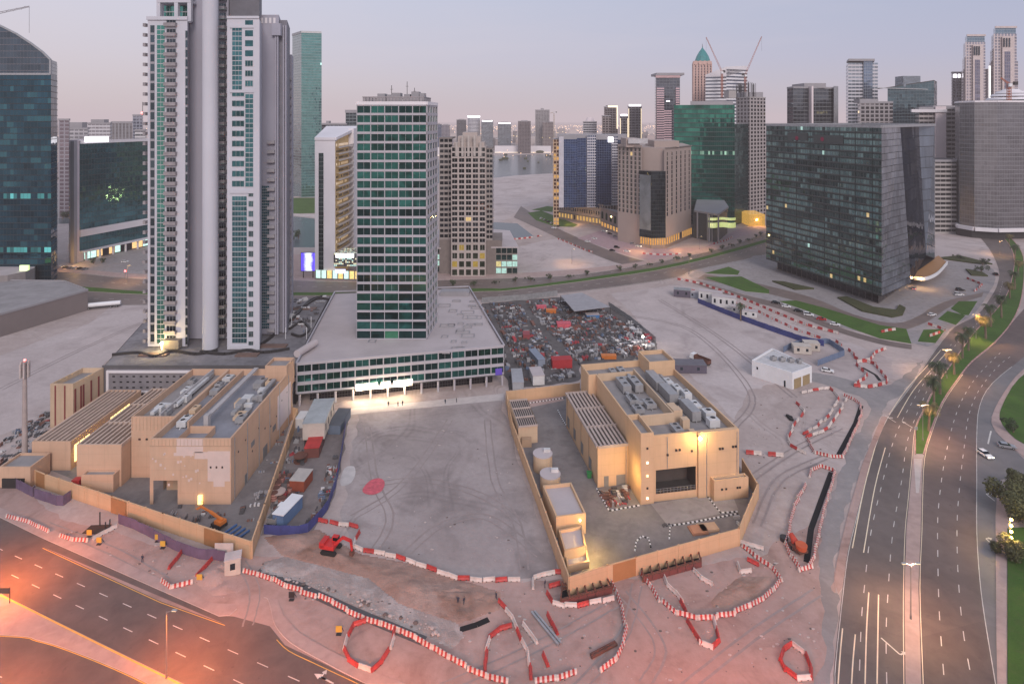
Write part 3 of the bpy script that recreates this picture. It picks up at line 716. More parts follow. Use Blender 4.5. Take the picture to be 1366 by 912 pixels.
def rect_at(u0, u1, Y, depth, tp=.85):
    a = P(u0, Y); b = P(u1, Y); c = P(u1, Y + depth); d = P(u0, Y + depth)
    return [a, b, (b[0] + (c[0] - b[0]) * tp, Y + depth), (a[0] + (d[0] - a[0]) * tp, Y + depth)]
def tower(name, label, poly, z0, z1, fac, cells, roof=None, parapet=1.0, plant=(), bands=None, group=None, bandm=None, side=None, fins=None, basem=None):
    """block on a plan polygon; cells: (bays, floors) per wall, or metres per bay and floor when floats"""
    b = Bld(name, label, poly[0], group); poly = ccw(poly); n = len(poly)
    mb = MB(); u = 0.0
    for i in range(n):
        A, B = poly[i], poly[(i + 1) % n]; L = math.hypot(B[0] - A[0], B[1] - A[1])
        nb = max(1, round(L / cells[0])); nf = max(1, round((z1 - z0) / cells[1]))
        mb.wall(A, B, z0, z1, nb, nf, 1 if (side and i in side) else 0, u0=u); u += nb
    b.part('curtain_wall', mb, [fac, side[min(side)] if side else fac])
    r = MB(); r.cap(poly, z1 - .05, 0); b.part('roof', r, roof or ROOFG)
    if parapet:
        r = MB()
        for i in range(n): r.bar(poly[i], poly[(i + 1) % n], z1 - .6, z1 + parapet, .35, 0)
        b.part('parapet', r, bandm or GREYW)
    if bands:
        nb, hh, pr, mat = bands
        for k in range(nb):
            z = z0 + (z1 - z0) * (k + .0) / nb; r = MB()
            for i in range(n):
                A, B = poly[i], poly[(i + 1) % n]
                r.bar(A, B, z, z + hh, pr, 0)
            b.part('floor_band', r, mat)
    if fins:
        r = MB(); sp_, w_, pr_, mat = fins
        for i in range(n):
            A, B = Vector(poly[i]), Vector(poly[(i + 1) % n]); L = (B - A).length; k = max(1, round(L / sp_))
            for j in range(k + 1):
                c = A.lerp(B, j / k); d = (B - A) / L * w_ / 2
                r.bar(c - d, c + d, z0, z1 + .2, pr_, 0)
        b.part('mullions', r, mat)
    cx = sum(p[0] for p in poly) / n; cy = sum(p[1] for p in poly) / n
    for (fx, fy, sx, sy, h) in plant:
        w = max(p[0] for p in poly) - min(p[0] for p in poly); dd = max(p[1] for p in poly) - min(p[1] for p in poly)
        r = MB(); r.box(cx + fx * w - sx * w / 2, cy + fy * dd - sy * dd / 2, z1 - .05, cx + fx * w + sx * w / 2, cy + fy * dd + sy * dd / 2, z1 + h)
        b.part('plant_room', r, GREYW)
    return b
def sign_part(b, A, B, z0, z1, off, mat, name='sign'):
    mb = MB(); mb.bar(A, B, z0, z1, .25, 0, off); return b.part(name, mb, mat)
GLOW = lamp_mat('sign_glow', (1, .95, 1), 2.2)
WARM = lamp_mat('warm_glow', (1., .62, .18), 2.6)
YGLOW = lamp_mat('yellow_glow', (1., .72, .2), 2.0)
LWHITE = lamp_mat('white_lamp', (1., .9, .72), 9.0)
REDL = lamp_mat('red_beacon', (1., .08, .06), 4.0)

# ------------------------------------------------------------------ dark curved-top tower, left edge
f_blue = facade('glass_navy', (.015, .062, .092), (.012, .02, .028), .05, .12, .03, (.75, .9, .6), 1.3, .8, rowlit=.10, rowc=(.2, .8, .78), cool=.6, blinds=.12, blindc=(.05, .18, .22))
Y = 352.; zt = lambda v, y=Y: Zv(v, y)
b = Bld('curved_glass_tower', 'dark navy glass tower with a sloping curved top at the left edge', P(68, Y))
A0, A1 = P(-150, Y), P(68, Y); A2 = P(76, Y + 14); A3 = P(77, Y + 46); A4 = P(-150, Y + 46)
prof = [(-150, 12), (-90, 14), (-50, 20), (0, 34), (22, 45), (42, 58), (58, 70), (68, 80)]
zf = zt(99)
mb = MB(); mb.wall(A0, A1, 0, zf, 48, 36, 0); mb.wall(A1, A2, 0, zf, 4, 36, 1, 48); mb.wall(A2, A3, 0, zf, 8, 36, 1, 52); mb.wall(A4, A0, 0, zf, 10, 36, 0, 70); mb.wall(A3, A4, 0, zf, 40, 36, 0, 90)
f_bside = facade('glass_navy_side', (.012, .04, .07), (.012, .02, .028), .05, .12, .03, (.75, .9, .6), 1.0, .7, metal=.2, ior=1.2)
b.part('curtain_wall', mb, [f_blue, f_bside])
f_blue2 = facade('glass_crown', (.06, .085, .11), (.09, .085, .10), .05, .10, .0, var=.5, cool=0)
mb = MB(); x0 = P(-150, Y)[0]; W_ = A1[0] - x0
for (ua, va), (ub, vb) in zip(prof, prof[1:]):
    a, c = P(ua, Y), P(ub, Y); za, zb = zt(va), zt(vb)
    mb.face([(a[0], Y, zf), (c[0], Y, zf), (c[0], Y, zb), (a[0], Y, za)], [((ua + 150) / 218 * 48, 36.5), ((ub + 150) / 218 * 48, 36.5), ((ub + 150) / 218 * 48, 36.5 + (zb - zf) / 3.8), ((ua + 150) / 218 * 48, 36.5 + (za - zf) / 3.8)], 0)
    a2, c2 = P(ua, Y + 46), P(ub, Y + 46); mb.face([(a[0], Y, za), (c[0], Y, zb), (c2[0], Y + 46, zb), (a2[0], Y + 46, za)], None, 1)
mb.wall(A1, A2, zf, zt(80), 4, 4, 0); mb.wall(A2, A3, zf, zt(80), 8, 4, 0)
b.part('curved_crown', mb, [f_blue2, ROOFG])
mb = MB()
for (ua, va), (ub, vb) in zip(prof, prof[1:]):
    a, c = P(ua, Y), P(ub, Y); mb.beam((a[0], Y - .3, zt(va)), (c[0], Y - .3, zt(vb)), .9, .9)
mb.beam((A1[0], Y - .3, zt(80)), (A1[0], Y - .3, zf), 1.0); b.part('crown_edge', mb, METAL)
mb = MB(); mb.bar(A0, A1, zf - .6, zf + .6, .7); b.part('ledge', mb, METAL)
for k in range(36):
    mb = MB(); z = zf * k / 36; mb.bar(A0, A1, z, z + .35, .3); mb.bar(A1, A2, z, z + .35, .3); b.part('floor_band', mb, M('navy_band', (.02, .028, .035), .4))
b.finish()
b = Bld('podium_block', 'long grey podium box with flat roof below the navy curved tower', P(117, 318))
zp = 10.5
q = [G(-160, 442, zp), G(0, 419, zp), G(117, 387, zp), G(85, 375, zp), G(-160, 372, zp)]; pl = ccw([tuple(p[:2]) for p in q])
mb = MB(); mb.prism(pl, 0, zp, 0, cap=False); b.part('wall', mb, M('taupe_wall', (.20, .165, .16), .7, var=.15, scale=.05))
mb = MB(); mb.cap(pl, zp - .1); b.part('roof', mb, ROOFG)
mb = MB()
for i in range(len(pl)): mb.bar(pl[i], pl[(i + 1) % len(pl)], zp - .5, zp + .5, .3)
b.part('parapet', mb, GREYW); b.finish()
b = Bld('terrace_drum', 'pale rounded terrace with parapet at the foot of the navy tower', P(48, 340))
Yd = 338.; arc = [P(-160, Yd - 16), P(-40, Yd - 14), P(10, Yd - 8), P(34, Yd), P(46, Yd + 8), P(49, Yd + 20), P(-160, Yd + 20)]
zd0, zd1 = Zv(402, Yd), Zv(362, Yd)
mb = MB(); mb.prism(arc, zd0, zd1, 0, cap=False); b.part('wall', mb, M('greige', (.25, .22, .215), .7))
mb = MB(); mb.cap(arc, zd1 - .8); b.part('roof', mb, ROOFL)
mb = MB()
for i in range(5): mb.bar(arc[i], arc[i + 1], zd0 - 4, zd0 - 3.6, .6)
for u in range(-150, 40, 16): p = P(u, Yd - 2); mb.cyl((p[0], p[1], 8), (p[0], p[1], zd0), .5)
b.part('columns', mb, GREYW)
mb = MB(); p = P(33, Yd + 4); mb.box(p[0] - 3, p[1], zd1 - .8, p[0] + 2, p[1] + 1, zd1 + 2.4); b.part('billboard', mb, lamp_mat('lime_glow', (.6, .9, .15), 1.0)); b.finish()

# ------------------------------------------------------------------ teal office block with white fin behind it
f_teal = facade('glass_teal', (.05, .17, .20), (.022, .04, .045), .07, .10, .025, (1, .75, .3), 1.5, .5, cool=.1, wob=.012)
a = P(106, 418); c = P(200, 470); fn = P(92, 414); bk = P(96, 480)
b = Bld('teal_office_block', 'teal glass office block with a tall white end fin and white belt', a)
z1 = Zv(192, 418); zb1, zb0 = Zv(307, 418), Zv(316, 418); zl = Zv(335, 418)
mb = MB(); mb.wall(a, c, zb1, z1, 26, 16); mb.wall(a, c, zl, zb0, 26, 2, 0, 0, 20)
b.part('curtain_wall', mb, f_teal)
for za_, zb_, w_ in ((zb0, zb1, 1.2), (z1, z1 + 2.2, .8), (zl - 1.2, zl, 2.6)): b.part('white_belt', MB().bar(a, c, za_, zb_, w_), OFFW)
fin = [fn, (a[0], a[1] - 2), (a[0], a[1] + 20), (fn[0], fn[1] + 20)]
mb = MB(); mb.prism(fin, 0, z1 + 2.8); b.part('end_fin', mb, PINKW)
mb = MB(); p = P(97, 413); mb.box(p[0] - .8, p[1] - 1, 0, p[0] + 1.6, p[1] + 2, z1 + 2); b.part('fin_slot', mb, GREYW)
mb = MB(); mb.cap(ccw([a, c, (c[0] - 10, c[1] + 40), (a[0], a[1] + 60)]), z1 - .2); b.part('roof', mb, ROOFG)
for t_ in (.12, .3, .48, .66, .84):
    p = (a[0] + (c[0] - a[0]) * t_, a[1] + (c[1] - a[1]) * t_ - 2.5); mb = MB(); mb.cyl((p[0], p[1], 0), (p[0], p[1], zl - 1), .7); b.part('column', mb, OFFW)
mb = MB(); mb.wall((a[0], a[1] + 4), (c[0], c[1] + 4), 0, zl, 12, 1); b.part('lobby_glazing', mb, facade('lobby', (.06, .05, .06), (.05, .05, .05), .1, .1, .35, (1, .6, .25), 1.6, .5, cool=.3))
mb = MB(); mb.bar((a[0] + 3, a[1] + 1), (a[0] + 15, a[1] + 8), z1 + 1.0, z1 + 5.0, .4, 0, 1.0); b.part('sign', mb, GLOW)
b.finish()

# ------------------------------------------------------------------ tall residential tower
YT = 225.; ZP = 14.5
b = Bld('residential_tower', 'very tall pale residential tower with stacked balconies and a round column shaft', P(249, YT))
TW = M('tower_white', (.49, .485, .53), .7, var=.08, scale=.04); TG = M('tower_grey', (.34, .33, .385), .7, var=.1, scale=.04); TB = M('tower_brown', (.16, .12, .13), .7)
f_strip = facade('glass_green_strip', (.07, .24, .20), (.40, .38, .40), .08, .14, .0, var=.45)
f_dk = facade('glass_dark_strip', (.05, .075, .09), (.26, .25, .27), .12, .24, .01, var=.6)
f_res = facade('residential_glass', (.05, .16, .18), (.36, .35, .37), .07, .16, .01, (1, .8, .4), .8, var=.6)
pane_d = glass('pane_dark', (.05, .065, .08)); pane_t = glass('pane_teal', (.04, .13, .145))
FR = M('window_frame', (.42, .41, .43), .6)
NF = 33; zT = Zv(27, YT); fh = (zT - ZP) / NF
def blk(u0, u1, Y0, dep, za, zb, mat, name='wall', cap=True):
    mb = MB(); mb.prism(rect_at(u0, u1, Y0, dep), za, zb, 0, cap=cap); return b.part(name, mb, mat)
blk(197, 206.5, YT, 14, ZP, zT, TW); blk(206.5, 250, YT + .01, 14, ZP, zT + .01, TW)
for s_ in range(2):
    u0, u1, mt = ((200, 206, f_dk), (209, 219.5, f_strip))[s_]
    mb = MB(); mb.wall(P(u0, YT - .12), P(u1, YT - .12), ZP + 1, zT - 2, 2 if s_ else 1, NF * 2 if s_ else NF); b.part('glass_strip', mb, mt)
mb = MB(); mb.wall(P(247, YT - .1), P(250, YT - .1), ZP, zT - 4, 1, NF); b.part('dark_slot', mb, f_dk)
mb = MB(); mb.bar(P(196, YT), P(251, YT), zT, zT + 1.3, .5); b.part('parapet', mb, TW)
def balcony(x, y, z, w, dep, mslab, mrail, bd=1.0):
    mb = MB(); mb.box(x, y - dep, z, x + w, y, z + .28, 0)
    mb.box(x + .05, y - dep, z + .28, x + w - .05, y - dep + .1, z + 1.25, 1)
    mb.box(x, y - dep + .11, z + .28, x + .1, y, z + 1.25, 1); mb.box(x + w - .1, y - dep + .11, z + .28, x + w, y, z + 1.25, 1)
    return mb
RAIL = M('balcony_rail', (.26, .235, .245), .5, var=.3); SLAB = M('balcony_slab', (.30, .27, .275), .7)
GRAIL = M('glass_rail', (.22, .27, .26), .2)
def balcony_col(u0, u1, Yw, dep, n, slab=SLAB, rail=RAIL, z0=ZP, door=True):
    x = P(u0, Yw)[0]; w = P(u1, Yw)[0] - x
    for k in range(n):
        z = z0 + (k + .35) * fh
        b.part('balcony', balcony(x, Yw, z, w, dep, slab, rail), [slab, rail])
    if door:
        for k in range(n):
            z = z0 + (k + .35) * fh + .3
            b.window((x + w * .1, Yw), (1, 0), (0, -1), 0, z, w * .8, fh * .68, FR, pane_d, .05, 2, 'balcony_door')
balcony_col(220.5, 236.5, YT - .02, 1.5, NF)
balcony_col(193.5, 197, YT + 1.6, 1.5, NF, door=False)
# recessed side wall and shaft
blk(250, 272, YT + 8, 20, ZP, Zv(-30, YT + 8), TG)
mb = MB(); mb.prism(rect_at(212, 256, YT + 7, 12), zT, Zv(-22, YT)); b.part('upper_storeys', mb, TG)
for k in range(2):
    for u0, u1 in ((218.5, 234), (240, 254)):
        mb = MB(); z0_ = zT + 1.5 + k * 7; mb.wall(P(u0, YT + 6.9), P(u1, YT + 6.9), z0_, z0_ + 5.2, 4, 2); b.part('glass_lantern', mb, f_strip)
mb = MB(); x0_, x1_ = P(212, YT + 4)[0], P(256, YT + 4)[0]
mb.box(x0_, YT + 3, zT + 7.2, x1_, YT + 7, zT + 8.2)
for u in (213, 236.5, 254): p = P(u, YT + 4); mb.box(p[0] - .7, YT + 3.1, zT, p[0] + .7, YT + 4.5, zT + 22)
b.part('lantern_frame', mb, TW)
cxy = P(280.6, YT - 1); mb = MB(); mb.cyl((cxy[0], cxy[1], ZP), (cxy[0], cxy[1], 178), 2.75, n=40); b.part('round_shaft', mb, TW)
blk(289, 305, YT + 8, 18, ZP, 178, TG)
balcony_col(291, 303, YT + 7.9, 2.6, 36, GRAIL, RAIL)
# front right wing
YR = 222.; zR = Zv(25, YR)
blk(303, 346, YR, 26, ZP, zR, TW); 
mb = MB(); mb.bar(P(303, YR), P(346, YR), zR, zR + .9, .4); b.part('parapet', mb, TW)
blk(306, 346, YR + 10, 16, zR - .01, 178, M('tower_top_grey', (.13, .125, .14), .6))
zs1, zs2 = Zv(122, YR), Zv(256, YR)
for (u0, u1, va, vb, nb) in ((309.5, 322.5, 36, 121, 3), (327, 337.5, 126, 250, 2), (309.5, 329, 262, 458, 5)):
    mb = MB(); za, zb_ = Zv(vb, YR), Zv(va, YR); mb.wall(P(u0, YR - .1), P(u1, YR - .1), za, zb_, nb, round((zb_ - za) / fh * 2)); b.part('glass_strip', mb, f_res)
for k in range(NF):
    z = ZP + k * fh + .9; v_ = V0 + (H - z) * F / YR
    u0, u1 = (327, 337.5) if v_ < 121 else ((309.5, 326) if v_ < 253 else (331.5, 338))
    x = P(u0, YR)[0]; b.window((x, YR), (1, 0), (0, -1), 0, z, P(u1, YR)[0] - x, fh * .6, FR, pane_t, .05, 2)
for k in range(4):
    z = zs1 if k == 0 else (zs2 if k == 1 else (ZP + 1 if k == 2 else zR - 3))
    mb = MB(); mb.bar(P(307, YR), P(341, YR), z - .5, z + .6, .35); b.part('string_course', mb, TW)
blk(338.5, 346.2, YR - .3, 4, ZP, zR - .5, TW, 'corner_pier')
# grey right wing
YG = 238.; zG = Zv(20, YG)
blk(346, 372, YG, 24, ZP, zG, TG); blk(372, 383, YG + 2, 22, ZP, Zv(26, YG), M('tower_grey_dark', (.19, .185, .215), .7))
mb = MB(); mb.wall(P(346.5, YG - .1), P(359, YG - .1), ZP + 2, Zv(248, YG), 5, 50); b.part('glass_strip', mb, f_res)
balcony_col(358, 368, YG - .05, 1.6, 21, SLAB, GREYW, door=False)
for u in (368.5, 371, 379, 382):
    mb = MB(); p = P(u, YG + (2 if u > 373 else 0)); mb.box(p[0] - .25, p[1] - .8, ZP, p[0] + .25, p[1] + .1, zG - 4); b.part('fin', mb, TG)
for k in range(4):
    mb = MB(); p = P(348 + k * 5.5, YG - .1); mb.box(p[0], p[1] - .05, zG - 3.4, p[0] + .9, p[1], zG - 1.2); b.part('louvre', mb, OFFW)
mb = MB(); p = P(371, YG); mb.box(p[0] - 2, p[1] - 1.5, Zv(48, YG), p[0] + 1.5, p[1], Zv(32, YG)); b.part('vent_hood', mb, TG)
blk(382, 389.5, YG + 24, 12, ZP, Zv(73, YG + 24), TG)
for k in range(28):
    mb = MB(); z = ZP + 2 + k * fh; p = P(383, YG + 23.9); mb.box(p[0], p[1] - 1.4, z, p[0] + 2, p[1], z + 1.3); b.part('balcony', mb, SLAB)
p = P(215, YT - 3); mb = MB(); mb.ball((p[0], p[1] + .4, ZP + 2.2), .55); mb.cyl((p[0], p[1] + .4, ZP), (p[0], p[1] + .4, ZP + 2), .12); b.part('floodlight', mb, lamp_mat('flood', (1, .8, .4), 30))
mb = MB(); x = P(222, YT)[0]; mb.box(x, YT - 2.6, ZP, x + 6, YT - .1, ZP + 3.2); b.part('entrance_porch', mb, M('porch', (.22, .19, .16), .7)); b.finish()

# podium of the residential tower
b = Bld('car_park_podium', 'dark grey podium with perforated screen wall under the residential tower', P(140, 206))
YP = 207.
pl = [P(137, YP), P(392, YP), P(396, YP + 1), (P(448, 292)[0], 292.), P(262, 292)]
pl = [P(137, YP), P(391, YP), (P(440, 290)[0], 290.), (P(200, 262)[0], 262.)]
mb = MB(); mb.prism(ccw(pl), 5.0, 14.2, 0, cap=False); b.part('wall', mb, M('podium_grey', (.15, .14, .155), .7))
mb = MB(); mb.cap(ccw(pl), 14.0); b.part('deck', mb, ground_mat('deck', (.17, .16, .17), (.29, .27, .28), (.10, .095, .10), s1=.05, s2=.18))
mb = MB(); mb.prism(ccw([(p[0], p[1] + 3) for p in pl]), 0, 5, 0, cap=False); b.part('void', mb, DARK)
x0_, x1_ = P(143, YP)[0], P(388, YP)[0]
mb = MB()
for (xa, xb, za, zb_) in ((x0_, x1_, 12.4, 13.2), (x0_, x1_, 5.6, 6.2), (x0_, x0_ + .8, 6.2, 12.4), (x1_ - .8, x1_, 6.2, 12.4)): mb.box(xa, YP - .6, za, xb, YP - .01, zb_)
b.part('frame', mb, OFFW)
mb = MB(); mb.box(x0_ + .9, YP - .12, 6.3, x1_ - .9, YP - .02, 12.3); b.part('screen', mb, M('screen_grey', (.20, .185, .20), .7, var=.2))
for r in range(3):
    mb = MB()
    for k in range(28):
        if random.random() < .85:
            x = x0_ + 2 + k * 2.3 + random.uniform(-.2, .2); mb.box(x, YP - .16, 7 + r * 1.9, x + .9, YP - .125, 7.5 + r * 1.9)
    b.part('vent_row', mb, DARK)
for k in range(14):
    x = x0_ + 1 + k * 4.8; mb = MB(); mb.box(x - .4, YP + .2, 0, x + .4, YP + 1, 5); b.part('column', mb, CONC)
mb = MB(); mb.bar(P(137, YP), P(391, YP), 13.9, 14.9, .3); b.part('parapet', mb, M('podium_dark', (.10, .095, .10), .7))
for cu in ([(150, 474), (185, 471), (206, 476), (230, 469), (262, 473), (290, 468)], [(268, 470), (300, 473), (330, 468), (352, 471), (386, 466)], [(345, 462), (362, 450), (374, 436), (392, 424), (412, 402), (430, 396)], [(385, 440), (402, 430), (414, 440), (402, 450), (388, 447)], [(392, 420), (420, 400), (440, 400)]):
    mb = MB(); pts = sm([tuple(G(u, v, 14)[:2]) for u, v in cu], 4)
    for i in range(len(pts) - 1): mb.bar(pts[i], pts[i + 1], 14, 14.9, .7)
    b.part('planter_wall', mb, STEEL)
for u, v in ((381, 452), (389, 436), (409, 452), (415, 437)): mb = MB(); p = G(u, v, 14); mb.cyl((p.x, p.y, 14), (p.x, p.y, 18.5), .12, n=6); b.part('deck_pole', mb, WHITEP)
for u, v, w in ((205, 474, 5), (330, 474, 4), (365, 462, 5), (398, 412, 8)): mb = MB(); p = G(u, v, 14); mb.box(p.x - w, p.y - 1.4, 14.02, p.x + w, p.y + 1.4, 14.5); b.part('deck_bed', mb, M('deck_brown', (.16, .10, .08)))
b.finish()

# ------------------------------------------------------------------ middle office tower on its podium
ZQ = 14.5
pf = [G(396, 487, ZQ), G(672, 463, ZQ), G(625, 384, ZQ), G(447, 391, ZQ)]; pf = [tuple(p[:2]) for p in pf]
b = Bld('office_podium', 'broad low podium with three rows of green windows and pale flat roof', pf[0])
MW = M('mauve_white', (.40, .375, .405), .7, var=.1, scale=.05)
pane_g = glass('pane_green', (.025, .12, .105), var=.7); pane_k = glass('pane_black_green', (.014, .05, .05), var=.6); pane_lit = glass('pane_lit_green', (.05, .2, .12), emit=.04, ecol=(.35, .95, .5))
mb = MB(); mb.prism(pf, 4.2, ZQ, 0, cap=False); b.part('wall', mb, M('core_dark', (.07, .08, .08), .6))
mb = MB(); mb.cap(pf, ZQ - .25); b.part('roof', mb, ROOFL)
b.grid(pf[0], pf[1], 4.6, ZQ + .5, 15, 3, MW, FR, [pane_g, pane_k, pane_g], pier=.05, span=.29, proud=.35, style=1)
b.grid(pf[3], pf[0], 4.6, ZQ + .5, 14, 3, MW, FR, [pane_k, pane_g], pier=.05, span=.29, proud=.35, style=1)
mb = MB()
for i in range(4): mb.bar(pf[i], pf[(i + 1) % 4], ZQ + .5, ZQ + 1.0, .5, 0, -.1)
b.part('parapet', mb, MW)
inn = [tuple(Vector(p).lerp(Vector((sum(q[0] for q in pf) / 4, sum(q[1] for q in pf) / 4)), .10)) for p in pf]
mb = MB(); mb.prism(inn, 0, 4.2, 0, cap=False); b.part('lobby_wall', mb, facade('shopfront', (.03, .03, .035), (.05, .045, .045), .08, .12, .06, (1, .8, .5), 1.2))
mb = MB(); mb.cap([pf[0], pf[1], pf[2], pf[3]], 4.19); mb.f[-1] = mb.f[-1][::-1]; b.part('soffit', mb, OFFW)
d_ = (Vector(pf[1]) - Vector(pf[0]))
for k in range(13):
    p = Vector(pf[0]) + d_ * (k + .1) / 12.2; mb = MB(); mb.cyl((p.x, p.y + .9, 0), (p.x, p.y + .9, 4.3), .42); b.part('column', mb, MW)
for k in range(26):
    u = random.uniform(470, 640); v = random.uniform(400, 470); 
    if 470 < u < 580 and v < 455: u = random.uniform(590, 635)
    p = G(u, v, ZQ); s_ = random.uniform(.8, 2.2); mb = MB()
    w2 = s_ * random.uniform(.8, 1.8)
    for xa, ya, xb, yb in ((-w2, -s_, w2, -s_ + .3), (-w2, s_ - .3, w2, s_), (-w2, -s_ + .31, -w2 + .3, s_ - .31), (w2 - .3, -s_ + .31, w2, s_ - .31)):
        mb.box(p.x + xa, p.y + ya, ZQ - .26, p.x + xb, p.y + yb, ZQ + .15)
    b.part('roof_kerb', mb, GREYW)
p = G(607, 392, ZQ); mb = MB(); mb.box(p.x - 7, p.y - 3, ZQ - .3, p.x + 7, p.y + 3, ZQ + 1.6); mb.box(p.x - 6.2, p.y - 2.3, ZQ + 1.6, p.x + 6.2, p.y + 2.3, ZQ + 1.9); b.part('roof_hatch', mb, GREYW)
p = G(408, 470, ZQ); mb = MB(); mb.cyl((p.x - 1.5, p.y - 5, ZQ + 1.4), (p.x + 1.5, p.y + 6, ZQ + 1.4), 1.3, n=16); b.part('roof_tank', mb, ROOFL)
# lit entrance band
e0, e1 = Vector(pf[0]) + d_ * .27, Vector(pf[0]) + d_ * .54
mb = MB(); mb.bar(e0, e1, 3.9, 4.9, .5, 0, .4); o = b.part('entrance_canopy', mb, M('canopy', (.6, .55, .5)))
mb = MB()
for k, (t0, t1) in enumerate(((.0, .38), (.44, .6), (.66, .8), (.82, 1.0))): mb.bar(e0.lerp(e1, t0), e0.lerp(e1, t1), 4.95, 6.2, .2, 0, .7)
b.part('sign', mb, lamp_mat('entrance_sign', (1., .82, .62), 4.0))
mb = MB(); mb.bar(e0 + Vector((0, 7.5)), e1 + Vector((0, 7.5)), .3, 4.0, .2); b.part('lit_lobby', mb, facade('lit_lobby', (.35, .28, .2), (.12, .10, .09), .07, .12, .75, (1, .78, .4), 1.6, .4, cool=.1))
mb = MB(); q_ = Vector(pf[1]); mb.bar(q_ - d_ * .045, q_ - d_ * .01, 4.6, 7, .2, 0, .5); b.part('sign', mb, M('purple_sign', (.10, .06, .35), .5, emit=.25)); b.finish()

YM = 233.; xA, xB = P(476, YM)[0], P(569, YM)[0]; zM = Zv(140, YM); dep = 20.
b = Bld('office_tower', 'twenty-storey office tower with white grid and dark green windows above the podium', (xA, YM))
mb = MB(); mb.prism([(xA, YM), (xB, YM), (xB + 1.5, YM + dep), (xA + 1.5, YM + dep)], ZQ - .3, zM, 0); b.part('wall', mb, M('core_dark', (.07, .08, .08), .6))
b.grid((xA, YM), (xB, YM), ZQ - .2, zM, 5, 25, MW, FR, [pane_g, pane_k, pane_g], pier=.04, span=.22, proud=.3, lit=pane_lit, litp=.015, style=1)
b.grid((xB, YM), (xB + 1.5, YM + dep), ZQ - .2, zM, 4, 25, MW, FR, [pane_g, pane_k], pier=.12, span=.34, proud=.3)
mb = MB()
ring = [(xA, YM), (xB, YM), (xB + 1.5, YM + dep), (xA + 1.5, YM + dep)]
for i in range(4): mb.bar(ring[i], ring[(i + 1) % 4], zM, zM + 1.3, .6, 0, -.1)
b.part('parapet', mb, OFFW)
mb = MB(); ring2 = [(xA + 2, YM + 2), (xB - 1.5, YM + 2), (xB - 1, YM + dep - 2), (xA + 2.5, YM + dep - 2)]
for i in range(4):
    A, B = Vector(ring2[i]), Vector(ring2[(i + 1) % 4]); n_ = 18
    for k in range(n_):
        a_ = A.lerp(B, k / n_); c_ = A.lerp(B, (k + .72) / n_); mb.bar(a_, c_, zM, zM + 3.2, .25)
    mb.bar(A, B, zM + 2.9, zM + 3.3, .35)
b.part('louvre_screen', mb, M('screen_mauve', (.30, .27, .28), .6))
for (fx, w_, h_) in ((.30, 3, 4.6), (.42, 2, 4.2), (.52, 3.4, 4.9), (.68, 2.4, 4.4), (.80, 3, 5.4), (.9, 2, 4.8)):
    mb = MB(); x = xA + fx * (xB - xA); mb.box(x - w_ / 2, YM + 6, zM, x + w_ / 2, YM + 11, zM + h_); b.part('roof_unit', mb, GREYW)
for fx, h_ in ((.44, 8), (.67, 9.5), (.78, 7)):
    mb = MB(); x = xA + fx * (xB - xA); mb.cyl((x, YM + 8, zM), (x, YM + 8, zM + h_), .12, n=6); mb.beam((x - .6, YM + 8, zM + h_ * .8), (x + .6, YM + 8, zM + h_ * .8), .12); b.part('antenna', mb, STEEL)
b.finish()
# ------------------------------------------------------------------ white block with curved gold balconies
YE = 372.
b = Bld('curved_balcony_block', 'white block with sloping roof edge and gold-lit curved balconies', P(420, YE))
a, c = P(420, YE), P(447, YE); zE0 = Zv(187, YE)
mb = MB(); mb.prism([a, c, (c[0], YE + 34), (a[0], YE + 34)], 0, zE0, 0); b.part('front_wall', mb, OFFW)
mb = MB(); mb.wall(P(425, YE - .15), P(431.5, YE - .15), 6, zE0 - 8, 2, 26); b.part('glass_strip', mb, facade('strip_dk', (.02, .04, .045), (.1, .11, .11), .08, .12, .03))
far_ = (P(474, YE + 44)[0], YE + 44); zE1 = Zv(172, YE + 44)
mb = MB()
mb.hull8([(c[0], YE + .5, 0), (far_[0], far_[1], 0), (far_[0] - 8, far_[1] + 4, 0), (c[0] - 6, YE + 30, 0), (c[0], YE + .5, zE0 - 1), (far_[0], far_[1], zE1), (far_[0] - 8, far_[1] + 4, zE1), (c[0] - 6, YE + 30, zE0 - 1)])
b.part('side_wall', mb, M('gold_glow_wall', (.42, .30, .16), .7, var=.3, emit=.10, ecol=(1, .6, .2)))  # wall glows faintly to paint gold light on it, no lamp
A, B = Vector(c), Vector(far_); n_ = Vector(((B - A).y, -(B - A).x)).normalized()
for k in range(19):
    z = 9 + k * (zE0 - 14) / 18.; mb = MB()
    pts = []
    for i in range(9):
        t = i / 8; s_ = 1.2 + 2.6 * math.sin(math.pi * (.15 + .85 * t) * .55); p = A.lerp(B, .04 + .58 * t); q = p + n_ * s_; pts.append((q.x, q.y))
    for i in range(8): mb.bar(pts[i], pts[i + 1], z - .1 + i * .12, z + 1.0 + i * .12, .25)
    ba = [tuple(A.lerp(B, .62)), tuple(A.lerp(B, .04))]
    mb.cap(ccw(pts + ba), z + .3); b.part('balcony', mb, M('gold_rail', (.52, .46, .42), .6))
    mb = MB()
    for i in range(10):
        p = A.lerp(B, .05 + .056 * i); q = A.lerp(B, .05 + .056 * i + .036)
        if random.random() < .8: mb.bar(p, q, z + 1.1, z + 2.6, .06, 0, .03)
    b.part('balcony_door', mb, [pane_d, WARM][0] if k % 3 else lamp_mat('amber', (1, .62, .2), .35))
p0, p1 = A.lerp(B, .64), A.lerp(B, 1.0)
mb = MB(); mb.bar(p0, p1, 0, zE1 + .5, 3.4); b.part('end_fin', mb, OFFW)
